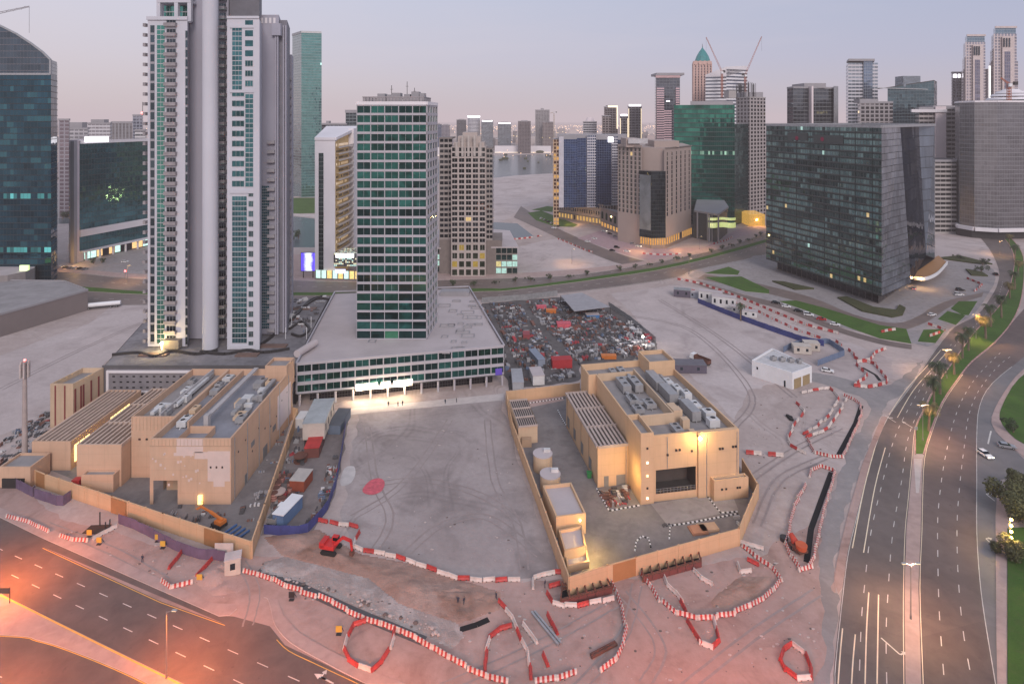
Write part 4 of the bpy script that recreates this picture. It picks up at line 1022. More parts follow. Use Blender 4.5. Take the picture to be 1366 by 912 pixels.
mb = MB(); mb.hull8([(a[0], YE - .6, zE0), (c[0] + 1, YE - .6, zE0), (far_[0] + 3, far_[1], zE1), (far_[0] - 20, far_[1], zE1), (a[0], YE - .6, zE0 + 1.6), (c[0] + 1, YE - .6, zE0 + 1.6), (far_[0] + 3, far_[1], zE1 + 2), (far_[0] - 20, far_[1], zE1 + 2)]); b.part('roof', mb, OFFW)
mb = MB(); mb.box(P(447, YE)[0], YE - 3, 9, P(480, YE)[0], YE + 12, 17); b.part('annex', mb, facade('annex', (.05, .05, .05), (.2, .2, .2), .2, .2, .3, (1, .9, .6), 1.2))
mb = MB(); mb.bar(P(448, YE - 4), P(472, YE - 4), 14.5, 17.2, .3); b.part('sign', mb, GLOW)
mb = MB(); mb.bar(P(447, YE - 4), P(461, YE - 4), 5, 7.5, .3); b.part('sign', mb, lamp_mat('blue_sign', (.5, .5, 1.), 1.5))
mb = MB(); mb.wall(P(420, YE - .3), P(480, YE - 3.3), 0, 6, 8, 1); b.part('shopfront', mb, facade('shop_warm', (.10, .07, .04), (.2, .18, .17), .2, .2, .6, (1, .7, .25), 1.6)); b.finish()

# LED screen
p = P(411, 376); t = thing('led_screen', 'bright blue and white video screen on two posts beside the avenue', 'screen', (p[0], p[1], 0))
mb = MB(); w = 4.6; mb.box(p[0] - w, p[1], 4.2, p[0] + w, p[1] + .6, 16); mb.build('cabinet', STEEL, t)
m, nt, bs = newmat('screen_picture')
tc = N(nt, 'ShaderNodeUVMap').outputs[0]; nz = noise_tex(nt, tc, 2.6, 2, .5, .8)
sp = N(nt, 'ShaderNodeSeparateXYZ'); nt.links.new(tc, sp.inputs[0])
cen = math_(nt, 'SUBTRACT', 1.0, math_(nt, 'MULTIPLY', math_(nt, 'ABSOLUTE', math_(nt, 'SUBTRACT', sp.outputs[0], .5)), 2.2))
f_ = ramp(nt, math_(nt, 'ADD', cen, nz), .75, 1.2)
nt.links.new(mixc(nt, f_, (.10, .06, .75), (.8, .85, 1.)), bs.inputs['Emission Color']); bs.inputs['Emission Strength'].default_value = 1.6; bs.inputs['Base Color'].default_value = (.02, .02, .03, 1)
mb = MB(); mb.face([(p[0] - w + .2, p[1] - .02, 4.5), (p[0] + w - .2, p[1] - .02, 4.5), (p[0] + w - .2, p[1] - .02, 15.7), (p[0] - w + .2, p[1] - .02, 15.7)], [(0, 0), (1, 0), (1, 1), (0, 1)]); mb.build('display', m, t)
for s_ in (-1, 1): mb = MB(); mb.cyl((p[0] + s_ * 3, p[1] + .3, 0), (p[0] + s_ * 3, p[1] + .3, 4.2), .3); mb.build('post', STEEL, t)

# ------------------------------------------------------------------ tan stepped tower
YF = 380.
b = Bld('tan_stepped_tower', 'tan stone tower with stepped finned crown and twin glass wings', P(602, YF))
TAN = M('tan_stone', (.42, .355, .325), .75, var=.1, scale=.05); TAND = M('tan_stone_dark', (.20, .165, .15), .75)
pane_w = glass('pane_warm_dark', (.045, .05, .052)); pane_a = glass('pane_amber', (.3, .2, .06), emit=.9)
zF = Zv(196, YF)
xa, xb = P(602, YF)[0], P(648, YF)[0]
mb = MB(); mb.box(xa, YF, 0, xb, YF + 26, zF); b.part('wall', mb, TAN)
b.grid((xa, YF), (xb, YF), 21, zF, 5, 18, TAN, M('tan_frame', (.62, .58, .56), .6), [pane_w], pier=.2, span=.26, proud=.5, lit=pane_a, litp=.02, style=1)
b.grid((xa, YF), (xb, YF), 0, 20.8, 5, 4, TAN, M('tan_frame', (.62, .58, .56), .6), [glass('pane_olive', (.06, .08, .05))], pier=.28, span=.3, proud=.5, lit=glass('pane_amber2', (.3, .2, .05), emit=.35, ecol=(1, .68, .15)), litp=.22, style=1)
fac_tan = facade('tan_wing', (.035, .04, .045), (.28, .24, .22), .16, .42, .02, lits=.7, var=.5)
l_ = P(586, YF + 6)[0]; r_ = P(657, YF + 6)[0]
mb = MB(); mb.wall((l_, YF + 6), (xa, YF + 6), 22, Zv(186, YF), 3, 19); mb.wall((l_, YF + 30), (l_, YF + 6), 22, Zv(186, YF), 3, 19); mb.wall((xb, YF + 4), (r_, YF + 4), 22, Zv(200, YF), 2, 18); mb.wall((r_, YF + 4), (r_, YF + 30), 22, Zv(200, YF), 4, 18); b.part('side_wing', mb, fac_tan)
mb = MB(); mb.box(l_, YF + 6.2, Zv(186, YF), xa, YF + 30, Zv(184, YF)); mb.box(xb, YF + 4.2, Zv(200, YF), r_, YF + 30, Zv(198, YF)); b.part('wing_roof', mb, TAND)
mb = MB(); mb.box(l_, YF + 6.1, 0, xa - .1, YF + 30, 22); b.part('wing_base', mb, TAND); b.part('wing_base', MB().box(xb + .1, YF + 4.1, 0, r_ + 6, YF + 30, 22), TAND)
for u0, u1, v in ((605, 646, 190), (610, 641, 182), (616, 636, 177)):
    mb = MB(); mb.box(P(u0, YF)[0], YF + 2 + (u0 - 605) * .4, zF, P(u1, YF)[0], YF + 20, Zv(v, YF)); b.part('crown_step', mb, TAN)
for k in range(5):
    mb = MB(); x = P(609 + k * 8, YF)[0]; mb.box(x - .7, YF - .6, zF - 6, x + .7, YF + 2, Zv(181 if k in (1, 2, 3) else 190, YF)); b.part('crown_fin', mb, M('tan_light', (.42, .37, .34), .7))
b.finish()
b = Bld('glass_podium', 'low glazed podium with lit shops wrapping the foot of the tan tower', P(660, 384))
fs = facade('podium_shops', (.03, .07, .065), (.2, .17, .15), .12, .22, .28, (1, .8, .35), .9, cool=.5)
for (u0, u1, Y0, h_) in ((573, 586, 388, 16), (661, 690, 384, 17)):
    mb = MB(); q = rect_at(u0, u1, Y0, 30); mb.wall(q[0], q[1], 0, h_, 4, 4); mb.wall(q[1], q[2], 0, h_, 8, 4); mb.wall(q[3], q[0], 0, h_, 8, 4); b.part('glazing', mb, fs)
q = [P(655, 384), P(692, 384), P(680, 440), P(640, 450)]
mb = MB(); mb.prism(ccw(q), 17, 17.8); b.part('roof', mb, ROOFL)
q = [P(568, 386), P(588, 386), P(600, 450), P(570, 450)]
mb = MB(); mb.prism(ccw(q), 16, 16.8); b.part('roof', mb, ROOFL); b.finish()

# ------------------------------------------------------------------ blue glass pair
f_ind = facade('glass_indigo', (.022, .048, .125), (.10, .13, .22), .12, .1, .015, (1, .7, .35), .9, var=.7, streak=1.0)
f_wgrid = facade('white_grid', (.05, .08, .15), (.55, .53, .57), .22, .34, .02, lits=.8)
f_brn = facade('brown_bays', (.10, .05, .025), (.40, .27, .17), .25, .3, .25, (1, .55, .15), .7, cool=0)
Yg = Yb(300); 
b = Bld('blue_glass_block', 'deep blue glass block with white window strips and brown end bay', P(746, Yg))
ga, gb = P(738, Yb(262)), P(838, Yb(268)); Yg = 640.
Yg = 560.
def fr(us, Y): return [P(u, Y) for u in us]
zG = Zv(187, Yg); zGp = Zv(268, Yg)
cols = [(738, 745.5, 0, f_brn, 2, 24), (745.5, 752, -1.5, M('pale_lilac', (.48, .46, .5), .6), 1, 1), (752, 770, 0, f_ind, 8, 28), (770, 783, 1.0, f_ind, 6, 28), (783, 795, -1, f_wgrid, 5, 26), (795, 816, 0, f_ind, 9, 28), (816, 824, -1, f_wgrid, 3, 26), (824, 838, 2, f_ind, 6, 28)]
for u0, u1, dy, mt, nb, nf in cols:
    mb = MB(); q = rect_at(u0, u1, Yg + dy, 40); top = zG + (3 if dy < 0 else 0) + random.uniform(0, 2)
    mb.wall(q[0], q[1], 0 if u0 < 740 else zGp - 6, top, nb, nf); mb.wall(q[1], q[2], zGp, top, 8, nf); mb.wall(q[3], q[0], zGp, top, 8, nf)
    b.part('facade_bay', mb, mt); mb = MB(); mb.cap(q, top); b.part('roof', mb, ROOFG)
mb = MB(); q = rect_at(744, 836, Yg + 6, 26); mb.prism(q, zG, zG + 5); b.part('roof_block', mb, GREYW)
mb = MB(); mb.bar(P(811, Yg - 1), P(818, Yg - 1), zG - 2, zG + 3, .4); b.part('sign', mb, GLOW)
b.finish()
b = Bld('arcade_podium', 'stone arcade podium with warm lit shops below the blue glass block', P(740, 500))
q = [G(740, 291)[:2], G(806, 302)[:2], P(836, 520), P(836, 590), P(738, 590)]; q = ccw([tuple(x[:2]) for x in q])
pod = facade('podium_stone', (.05, .045, .045), (.27, .22, .20), .45, .45, .0, var=.4); podw = facade('podium_lit', (.16, .09, .03), (.25, .19, .16), .45, .3, .4, (1, .6, .18), .75, cool=0)
A, B = tuple(G(740, 291)[:2]), tuple(G(806, 302)[:2])
mb = MB(); mb.wall(A, B, 0, 7, 16, 1, 1); mb.wall(A, B, 7, 19, 22, 2, 0); B2 = P(836, 560); mb.wall(B, B2, 0, 19, 8, 3, 0)
b.part('facade', mb, [pod, podw]); mb = MB(); mb.cap(ccw([A, B, B2, P(742, 590)]), 19); b.part('roof', mb, ROOFG)
mb = MB(); mb.bar(A, B, 18.8, 20.2, .8); mb.bar(A, B, 6.4, 7.4, .9); b.part('cornice', mb, TAND)
b.finish()

# ------------------------------------------------------------------ beige hotel with dark glass corner
b = Bld('beige_hotel', 'beige stone hotel with square windows, arched base and black glass corner', G(853, 330))
HB = M('hotel_beige', (.36, .285, .255), .8, var=.1, scale=.05)
hy = 462.; A, B = P(824, 490), P(856, 470); zH = Zv(194, 465)
Cc, D = P(887, 462), P(922, 505)
def upwall(A, B, z0, z1, nm='wall', mat=HB):
    mb = MB(); mb.bar(A, B, z0, z1, .6, 0, -.6); return b.part(nm, mb, mat)
body = ccw([A, P(858, 474), P(886, 466), D, P(910, 560), P(840, 560)])
mb = MB(); mb.prism(body, 0, zH - 2, 0); b.part('core', mb, HB)
upwall(A, B, 0, zH); b.punched(A, B, 24, zH - 2, 6, 15, 2.2, 3.0, M('hotel_frame', (.45, .39, .35)), [pane_w, glass('pane_sage', (.05, .06, .05))], lit=pane_a, litp=.02, style=1)
upwall(Cc, D, 0, zH - 3); b.punched(Cc, D, 24, zH - 5, 6, 14, 2.2, 3.0, M('hotel_frame', (.45, .39, .35)), [pane_w], lit=pane_a, litp=.02, style=1)
gA, gB, gC = P(853, 468), P(869, 460), P(888, 461.5); zg = Zv(228, 465)
fk = facade('glass_black', (.03, .042, .05), (.02, .02, .02), .04, .06, .0, var=.5)
mb = MB(); mb.wall(gA, gB, 8, zg, 8, 18); mb.wall(gB, gC, 8, zg, 8, 18, 0, 8); b.part('corner_glass', mb, fk)
mb = MB(); mb.cap(ccw([gA, gB, gC, P(888, 470), P(853, 474)]), zg); b.part('corner_roof', mb, TAND)
mb = MB(); mb.bar(tuple(Vector(gA).lerp(Vector(gB), .02)), tuple(Vector(gA).lerp(Vector(gB), .95)), 14, zg - 3, .15, 0, .1); b.part('banner', mb, M('banner_grey', (.16, .17, .18), .3, var=.5, scale=.12))
mb = MB(); mb.wall((gA[0], gA[1] - .2), gB, 0, 8, 5, 1); mb.wall(gB, gC, 0, 8, 6, 1); mb.wall((gC[0], gC[1] - .3), (D[0] + .3, D[1] - .3), 0, 8, 12, 1); b.part('arcade', mb, facade('hotel_arcade', (.15, .08, .03), (.24, .17, .14), .4, .35, .4, (1, .5, .12), .8, cool=0))
mb = MB()
for s_, t_ in ((A, B), (Cc, D)): mb.bar(s_, t_, zH - 2.4, zH - 1.6, .9)
b.part('cornice', mb, TAND)
mb = MB(); mb.box(P(834, 480)[0], 476, zH - 2, P(852, 480)[0], 500, zH + 5); mb.box(P(872, 480)[0], 478, zH - 2, P(905, 480)[0], 510, zH + 3); b.part('roof_block', mb, HB)
mb = MB(); mb.bar(P(838, 474), P(864, 474), zH + 1, zH + 5, .4); b.part('sign', mb, M('sign_grey', (.45, .43, .44), .5)); b.finish()
b = Bld('arched_podium', 'brown stone podium with a row of arches left of the beige hotel', G(803, 305))
A, B = tuple(G(801, 303)[:2]), tuple(G(856, 326)[:2])
mb = MB(); mb.wall(A, B, 0, 18, 1, 1); q_ = ccw([A, B, P(866, 500), P(820, 540)]); b.part('wall', mb, M('podium_brown', (.22, .17, .155), .8)); mb = MB(); mb.cap(q_, 18); b.part('roof', mb, ROOFG)
A_, B_ = Vector(A), Vector(B); d = (B_ - A_).normalized(); n = Vector((d.y, -d.x)); L = (B_ - A_).length
for k in range(9):
    x = (k + .25) * L / 9; w = L / 9 * .5
    pts = [(0, 8.5), (w, 8.5)] + [(w / 2 + w / 2 * math.cos(a), 13 + w / 2 * math.sin(a)) for a in [i * math.pi / 8 for i in range(9)]]
    mb = MB(); mb.face([(A_.x + d.x * (x + px) + n.x * .06, A_.y + d.y * (x + px) + n.y * .06, pz) for px, pz in pts]); b.part('window', mb, pane_w)
mb = MB(); mb.wall((A[0] + n.x * .1, A[1] + n.y * .1), (B[0] + n.x * .1, B[1] + n.y * .1), 0, 5.5, 13, 1); b.part('arcade', mb, _mc['hotel_arcade'])
mb = MB(); mb.bar(A, B, 17.5, 18.8, .7); mb.bar(A, B, 6.2, 7, .6); b.part('cornice', mb, TAND); b.finish()

# ------------------------------------------------------------------ green glass tower and unfinished beige tower
f_grn = facade('glass_emerald', (.018, .15, .115), (.012, .035, .032), .06, .2, .02, (.75, 1., .55), 1.2, var=.85, cool=.5, rowlit=.05, rowc=(.6, .95, .7), blinds=.25, blindc=(.05, .27, .2))
f_grnd = facade('glass_deep_green', (.015, .075, .07), (.01, .02, .02), .06, .12, .01, var=.6)
YI = 560.
b = Bld('emerald_tower', 'emerald green glass office tower with dark side and flat top', P(899, YI))
A, B, Cx = P(899, YI + 10), P(980, YI), P(998, YI + 26); D = P(905, YI + 60); zI = Zv(140, YI)
mb = MB(); mb.wall(A, B, 0, zI, 30, 26, 0); mb.wall(B, Cx, 0, zI - 18, 10, 22, 1); mb.wall(B, (B[0], B[1] + 30), zI - 18, zI, 8, 4, 1); mb.wall(D, A, 0, zI, 12, 26, 1); b.part('curtain_wall', mb, [f_grn, f_grnd])
mb = MB(); mb.cap(ccw([A, B, (B[0], B[1] + 34), D]), zI - .1); mb.cap(ccw([B, Cx, P(990, YI + 60), (B[0], B[1] + 40)]), zI - 18); b.part('roof', mb, ROOFG)
for k in range(26):
    mb = MB(); z = zI * k / 26; mb.bar(A, B, z, z + .4, .35); b.part('floor_band', mb, M('green_band', (.02, .045, .04), .3))
mb = MB(); mb.bar(P(921, YI + 4), P(978, YI + 1), zI, zI + 3.5, .5); b.part('roof_screen', mb, GREYW); b.finish()
b = Bld('colonnade_podium', 'flat-roofed podium with pale columns and lime lit curve by the emerald tower', G(945, 312))
YJ = 520.
q = [P(926, 500), P(958, 480), P(972, 520), P(965, 570), P(930, 575)]
mb = MB(); mb.prism(ccw(q), 22, 23.5); b.part('roof', mb, GREYW)
mb = MB(); mb.prism(ccw([(p[0], p[1] + 3) for p in q]), 0, 22); b.part('core', mb, _mc['glass_deep_green'] if False else M('core_dark', (.07, .08, .08), .6))
for k in range(7):
    p = Vector(P(946, 484)).lerp(Vector(P(968, 506)), k / 6) if k < 4 else Vector(P(930, 498)).lerp(Vector(P(958, 481)), (k - 4) / 2)
    mb = MB(); mb.cyl((p.x, p.y - .6, 0), (p.x, p.y - .6, 22), .7); b.part('column', mb, GREYW)
mb = MB(); pts = [P(945 + 36 * i / 12, 484 - 2 * math.sin(i / 12 * 6.28 * 1.5)) for i in range(13)]
for i in range(12): mb.bar(pts[i], pts[i + 1], 12, 16, .3); mb.bar(pts[i], pts[i + 1], 18, 20, .3)
b.part('lit_band', mb, lamp_mat('lime_band', (.7, .8, .12), .55))
mb = MB(); mb.box(P(997, 560)[0], 556, 0, P(1018, 560)[0], 580, 11); b.part('lit_annex', mb, facade('amber_annex', (.4, .25, .06), (.2, .14, .08), .12, .2, .8, (1, .55, .1), .9, cool=0)); b.finish()

f_conc = facade('raw_tower', (.05, .05, .055), (.36, .32, .315), .42, .36, .02, (1, .8, .4), .9, var=.5, ior=1.4)
YJ = 600.
tw = tower('unfinished_tower', 'beige tower still under construction with rebar sprouting from its roof', [P(982, YJ + 20), P(1000, YJ), P(1021, YJ + 14), P(1010, YJ + 60), P(985, YJ + 60)], 0, Zv(130, YJ), f_conc, (5.0, 3.8), CONC, .6, ((0, .0, .5, .4, 6),), bandm=CONC)
mb = MB()
for k in range(46):
    x = P(random.uniform(1000, 1017), YJ)[0]; y = YJ + random.uniform(8, 50); mb.cyl((x, y, Zv(130, YJ)), (x, y, Zv(random.uniform(107, 112), YJ)), .22, n=4)
tw.part('rebar', mb, STEEL)
mb = MB(); mb.box(P(980, YJ)[0], YJ + 16, Zv(130, YJ), P(990, YJ)[0], YJ + 30, Zv(120, YJ)); tw.part('core_wall', mb, CONC); tw.finish()

# ------------------------------------------------------------------ dark glass block on the right
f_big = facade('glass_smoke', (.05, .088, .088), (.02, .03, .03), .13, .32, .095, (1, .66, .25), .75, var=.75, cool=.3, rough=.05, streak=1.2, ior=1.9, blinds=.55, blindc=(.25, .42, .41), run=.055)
f_bigr = facade('glass_smoke_side', (.11, .12, .14), (.012, .014, .017), .06, .08, .006, (1, .72, .3), 1.2, var=.8, wob=.03, streak=1.4, ior=1.12, rough=.03, metal=.5)
b = Bld('smoke_glass_block', 'broad smoke-green glass block with overhanging upper floors and folded dark facet', G(1180, 398, 7))
zb = 7.0
A, B, Cx = G(1022, 345, zb), G(1176, 395, zb), G(1247, 345, zb); D = G(1150, 318, zb)
A, B, Cx, D = [tuple(p[:2]) for p in (A, B, Cx, D)]
B1 = tuple(Vector(B).lerp(Vector(Cx), .30)); B2 = tuple(Vector(B).lerp(Vector(Cx), .80))
zL = Zv(170, B[1]); 
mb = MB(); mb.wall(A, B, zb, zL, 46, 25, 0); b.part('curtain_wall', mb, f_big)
Bf = (B1[0] - 2, B1[1] + 10); Bg = (B2[0] + 4, B2[1] + 12)
mb = MB()
zl_ = zL
mb.face([(B[0], B[1], zb), (B1[0] + 6, B1[1], zb), (B1[0], B1[1], zl_), (B[0], B[1], zl_)], [(0, 0), (20, 0), (20, 25), (0, 25)], 0)
mb.face([(B1[0] + 6, B1[1], zb), (B2[0], B2[1], zb + 6), (B2[0] - 2, B2[1] + 4, zl_), (B1[0], B1[1], zl_)], [(0, 0), (10, 0), (10, 12), (0, 12)], 1)
mb.face([(B2[0], B2[1], zb + 6), (Cx[0], Cx[1], zb), (Cx[0], Cx[1], zl_), (B2[0] - 2, B2[1] + 4, zl_)], [(0, 0), (12, 0), (12, 12), (0, 12)], 2)
mb.wall(Cx, D, zb, zl_, 20, 12, 2); mb.wall(D, A, zb, zl_, 30, 12, 2)
b.part('side_glass', mb, [f_bigr, facade('glass_abyss', (.004, .008, .016), (.004, .008, .016), .03, .03, .004, var=.6, metal=0, ior=1.06), facade('glass_steel', (.12, .15, .19), (.03, .035, .04), .04, .06, .0, var=.5, metal=.5, ior=1.25)])
mb = MB(); q = ccw([A, B, Cx, D]); mb.cap(q, zl_ - .2); b.part('roof', mb, ROOFG)
mb = MB()
for s_, t_ in ((A, B), (B, B1), (B1, B2), (B2, Cx), (Cx, D), (D, A)): mb.bar(s_, t_, zl_ - .3, zl_ + 1.2, .6)
b.part('parapet', mb, METAL)
mb = MB(); mb.face([(p[0], p[1], zb) for p in q[::-1]]); b.part('soffit', mb, STEEL)
ins = [tuple(Vector(p).lerp(Vector((sum(x[0] for x in q) / 4, sum(x[1] for x in q) / 4)), .12)) for p in q]
mb = MB()
for i in range(4): mb.wall(ins[i], ins[(i + 1) % 4], 0, zb, 18, 1)
b.part('lobby_glazing', mb, facade('lobby_dark', (.03, .03, .035), (.06, .05, .05), .12, .1, .07, (1, .5, .15), .5, cool=0))
nA = Vector((B[1] - A[1], -(B[0] - A[0]))).normalized()
for k in range(26):
    z = zb + (zL - zb) * k / 25; mb = MB(); mb.bar(A, B, z - .1, z + .5, .1, 0, .0); b.part('transom', mb, M('transom', (.04, .055, .055), .3, .5))
for k in range(8):
    p = Vector(A).lerp(Vector(B), (k + .5) / 8); d = (Vector(B) - Vector(A)).normalized() * .08; mb = MB(); mb.bar(p - d, p + d, zb, zL, .16); b.part('mullion', mb, M('mullion', (.035, .045, .045), .3, .5))
pA = lambda t: tuple(Vector(A).lerp(Vector(B), t))
for t0, t1, z0_, m_ in ((.23, .42, zL - 9, M('sign_dim', (.055, .065, .065), .4)), (.47, .72, zL - 10, M('sign_dim', (.055, .065, .065), .4))):
    mb = MB(); mb.bar(pA(t0), pA(t1), z0_, z0_ + 5, .15, 0, .2); b.part('sign', mb, m_)
for t0 in (.32, .55):
    p = Vector(pA(t0)) + nA * .42; mb = MB(); mb.cyl((p.x, p.y, zL - 7.5), (p.x + nA.x * .15, p.y + nA.y * .15, zL - 7.5), 1.3, n=20); b.part('emblem', mb, M('crimson_sign', (.22, .015, .05), .5))
mb = MB()
for t0, t1, fl, in ((.43, .57, 16.0), (.48, .66, 15.2), (.60, .72, 14.2), (.70, .94, 15.6)):
    z = zb + (zL - zb) * fl / 25 + .9; pass
0 and b.part('lit_office', MB().bar(pA(.57), pA(.75), zb + 13 * (zL - zb) / 25 - 19, zb + 13 * (zL - zb) / 25 - 17, .05, 0, .14), lamp_mat('pale_yellow', (1, .85, .5), 1.6))
for t0, t1, fl in ():
    z = zb + (zL - zb) * fl / 25; mb = MB(); mb.bar(pA(t0), pA(t1), z, z + 1.9, .05, 0, .14); b.part('lit_office', mb, lamp_mat('office_amber', (1, .6, .22), .55))
b.finish()
# curved entrance canopy of that block
t = thing('entrance_canopy', 'white curved entrance canopy sweeping out from the smoke glass block', 'canopy', G(1232, 375))
pts = sm([G(1219, 371, 5)[:2], G(1234, 372, 5)[:2], G(1250, 365, 5)[:2], G(1263, 351, 5)[:2]], 5)
mb = MB()
for i in range(len(pts) - 1): mb.bar(pts[i], pts[i + 1], 4.3, 6.2, .5)
mb.build('fascia', WHITEP, t)
mb = MB(); mb.cap(ccw(pts + [tuple(G(1252, 342, 5)[:2]), tuple(G(1226, 354, 5)[:2])]), 5.6); mb.build('roof', M('copper_glow_roof', (.22, .12, .07), .6, emit=.1, ecol=(1, .5, .15)), t)  # faint orange glow built into the roof, which is no lamp
for u, v in ((1224, 373), (1246, 370), (1260, 357)):
    p = G(u, v + 1); mb = MB(); mb.cyl((p.x, p.y + 1, 0), (p.x, p.y + 1, 4.4), .3); mb.build('column', WHITEP, t)
# ------------------------------------------------------------------ skyline
def poly_at(spec): return [P(u, y) for u, y in spec]
f_hz = lambda n, g, fr_, mx=.12, my=.35, lit=.03, **k: facade(n, g, fr_, mx, my, lit, **{**dict(lits=1.0, var=.5), **k})
T = []
def sky_tower(name, label, u0, u1, v, Y, fac, cells=(4.5, 4.), depth=None, plant=(), uc=None, dy=0, bands=None, bandm=None, group=None, roof=None, base=0, fins=None, parapet=1.2, side=None):
    w = P(u1, Y)[0] - P(u0, Y)[0]; depth = depth or w * .8
    if uc is None: poly = rect_at(u0, u1, Y, depth)
    else: poly = [P(u0, Y + dy), P(uc, Y), P(u1, Y + abs(dy) * .8 + 4), P((u0 + u1) / 2, Y + dy + depth)]
    return tower(name, label, poly, base, Zv(v, Y), fac, cells, roof, parapet, plant, bands, group, bandm, side, fins)

# tall green tower behind the residential tower
f_tg = facade('glass_pale_green', (.10, .25, .25), (.10, .19, .19), .08, .2, .02, (.9, 1, .85), 1.3, var=.3, cool=.7, rowlit=.03, rowc=(.9, 1, .9))
f_tgl = facade('glass_silver', (.32, .36, .36), (.22, .27, .27), .06, .22, .0, var=.15)
Y = 760.; A, B, Cx = P(390, Y + 26), P(402, Y), P(429, Y + 6)
b = Bld('green_slab_tower', 'tall pale green glass slab tower with silver left face', A)
z1 = Zv(43, Y); mb = MB(); mb.wall(A, B, 0, z1 - 1, 6, 60, 1); mb.wall(B, Cx, 0, z1, 14, 60, 0); mb.wall(Cx, P(424, Y + 40), 0, z1, 8, 60, 0); mb.wall(P(393, Y + 60), A, 0, z1, 8, 60, 1); b.part('curtain_wall', mb, [f_tg, f_tgl])
mb = MB(); mb.cap(ccw([A, B, Cx, P(424, Y + 40), P(395, Y + 55)]), z1 - 1.5); b.part('roof', mb, ROOFG)
mb = MB(); mb.bar(A, B, z1 - 1.5, z1 + 1.5, .6); mb.bar(B, Cx, z1 - 1, z1 + 1.5, .6); b.part('parapet', mb, METAL); b.finish()
sky_tower('dark_office_block', 'dark low block with two pale slots beside the green slab tower', 429, 462, 166, 700, f_hz('far_dark', (0.072, 0.08, 0.094), (.10, .10, .115), .1, .3), plant=((-.2, 0, .1, .3, 4),)).finish()
sky_tower('dark_office_block', 'grey-green block with rounded top left of the office tower', 461, 480, 150, 720, f_hz('far_grey_green', (0.131, 0.174, 0.189), (.13, .16, .17), .1, .25), plant=((0, 0, .8, .8, 3),)).finish()
# left background
sky_tower('slim_tower', 'slim dark mauve tower just right of the navy curved tower', 78, 92, 160, 600, f_hz('far_mauve', (0.203, 0.174, 0.203), (.26, .24, .27), .25, .3)).finish()
sky_tower('roof_stack_block', 'pale office block with rooftop tanks behind the teal office block', 92, 117, 172, 640, f_hz('far_pale', (0.232, 0.246, 0.275), (.44, .42, .44), .2, .45), plant=((-.1, 0, .6, .5, 7),)).finish()
sky_tower('roof_stack_block', 'white banded block with red beacon behind the teal office block', 117, 147, 165, 720, f_hz('far_white', (0.29, 0.29, 0.319), (.5, .48, .5), .1, .5), plant=((0, 0, .4, .4, 5),)).finish()
sky_tower('ribbed_block', 'grey ribbed warehouse-like block on the left skyline', 148, 176, 164, 800, f_hz('far_ribs', (0.189, 0.189, 0.203), (.24, .235, .25), .4, .05, 0), parapet=2).finish()
b = sky_tower('slim_tower', 'slim blue-grey tower with a red beacon mast left of the residential tower', 177, 190, 154, 760, f_hz('far_blue', (0.246, 0.261, 0.319), (.28, .29, .34), .2, .3))
x = P(187, 760)[0]; mb = MB(); mb.cyl((x, 765, Zv(154, 760)), (x, 765, Zv(136, 760)), .3, n=6); b.part('mast', mb, STEEL); mb = MB(); mb.ball((x, 764, Zv(152, 760) + 1), 1.6); b.part('beacon', mb, REDL); b.finish()
sky_tower('banded_block', 'white banded low block half hidden by the residential tower', 180, 194, 174, 640, f_hz('far_band', (0.145, 0.16, 0.174), (.55, .53, .54), .03, .5)).finish()
# between the office tower and the blue block
row = [(573, 580, 160, 1672, 'far_stripe', 'thin white striped tower directly right of the office tower'), (578, 589, 166, 1710, 'far_indigo', 'short indigo glass block right of the office tower'),
       (589, 600, 167, 1824, 'far_mauve', 'short mauve block left of the tan stepped tower'), (609, 622, 160, 1995, 'far_dark', 'dark square block behind the tan stepped tower crown'),
       (642, 658, 161, 1862, 'far_steel', 'steel blue block with lit roof rim behind the tan tower'), (664, 682, 164, 1824, 'far_steel', 'steel blue block with lit roof rim by the creek'),
       (691, 708, 162, 1710, 'far_brown', 'dark brown slab tower beside the creek')]
f_hz('far_stripe', (0.217, 0.246, 0.29), (.56, .54, .56), .02, .5, .02); f_hz('far_indigo', (0.131, 0.174, 0.275), (.13, .16, .23), .1, .2); f_hz('far_steel', (0.189, 0.225, 0.261), (.17, .19, .21), .1, .25); f_hz('far_brown', (0.109, 0.087, 0.094), (.115, .095, .10), .2, .3)
for u0, u1, v, Y, fn_, lb in row:
    b = sky_tower('skyline_tower', lb, u0, u1, v, Y, _mc[fn_], plant=((0, 0, .5, .5, 3),))
    if 'rim' in lb: mb = MB(); mb.bar(P(u0 + 1, Y - .5), P(u1 - 1, Y - .5), Zv(v, Y) - 3, Zv(v, Y) + .5, .5); b.part('lit_rim', mb, GLOW)
    b.finish()
Y = 1860; b = Bld('round_tower', 'round white banded tower with a glowing top behind the tan tower', P(632, Y)); cx, cy = P(632, Y + 22); r = 19.5
mb = MB(); n = 28
for i in range(n):
    a0, a1 = 2 * math.pi * i / n, 2 * math.pi * (i + 1) / n; mb.wall((cx + r * math.cos(a0), cy + r * math.sin(a0)), (cx + r * math.cos(a1), cy + r * math.sin(a1)), 0, Zv(157, Y), 1, 24, 0, i)
b.part('facade', mb, _mc['far_stripe']); mb = MB(); mb.cyl((cx, cy, Zv(157, Y)), (cx, cy, Zv(154.5, Y)), r * 1.02, n=28); b.part('lit_crown', mb, GLOW); b.finish()
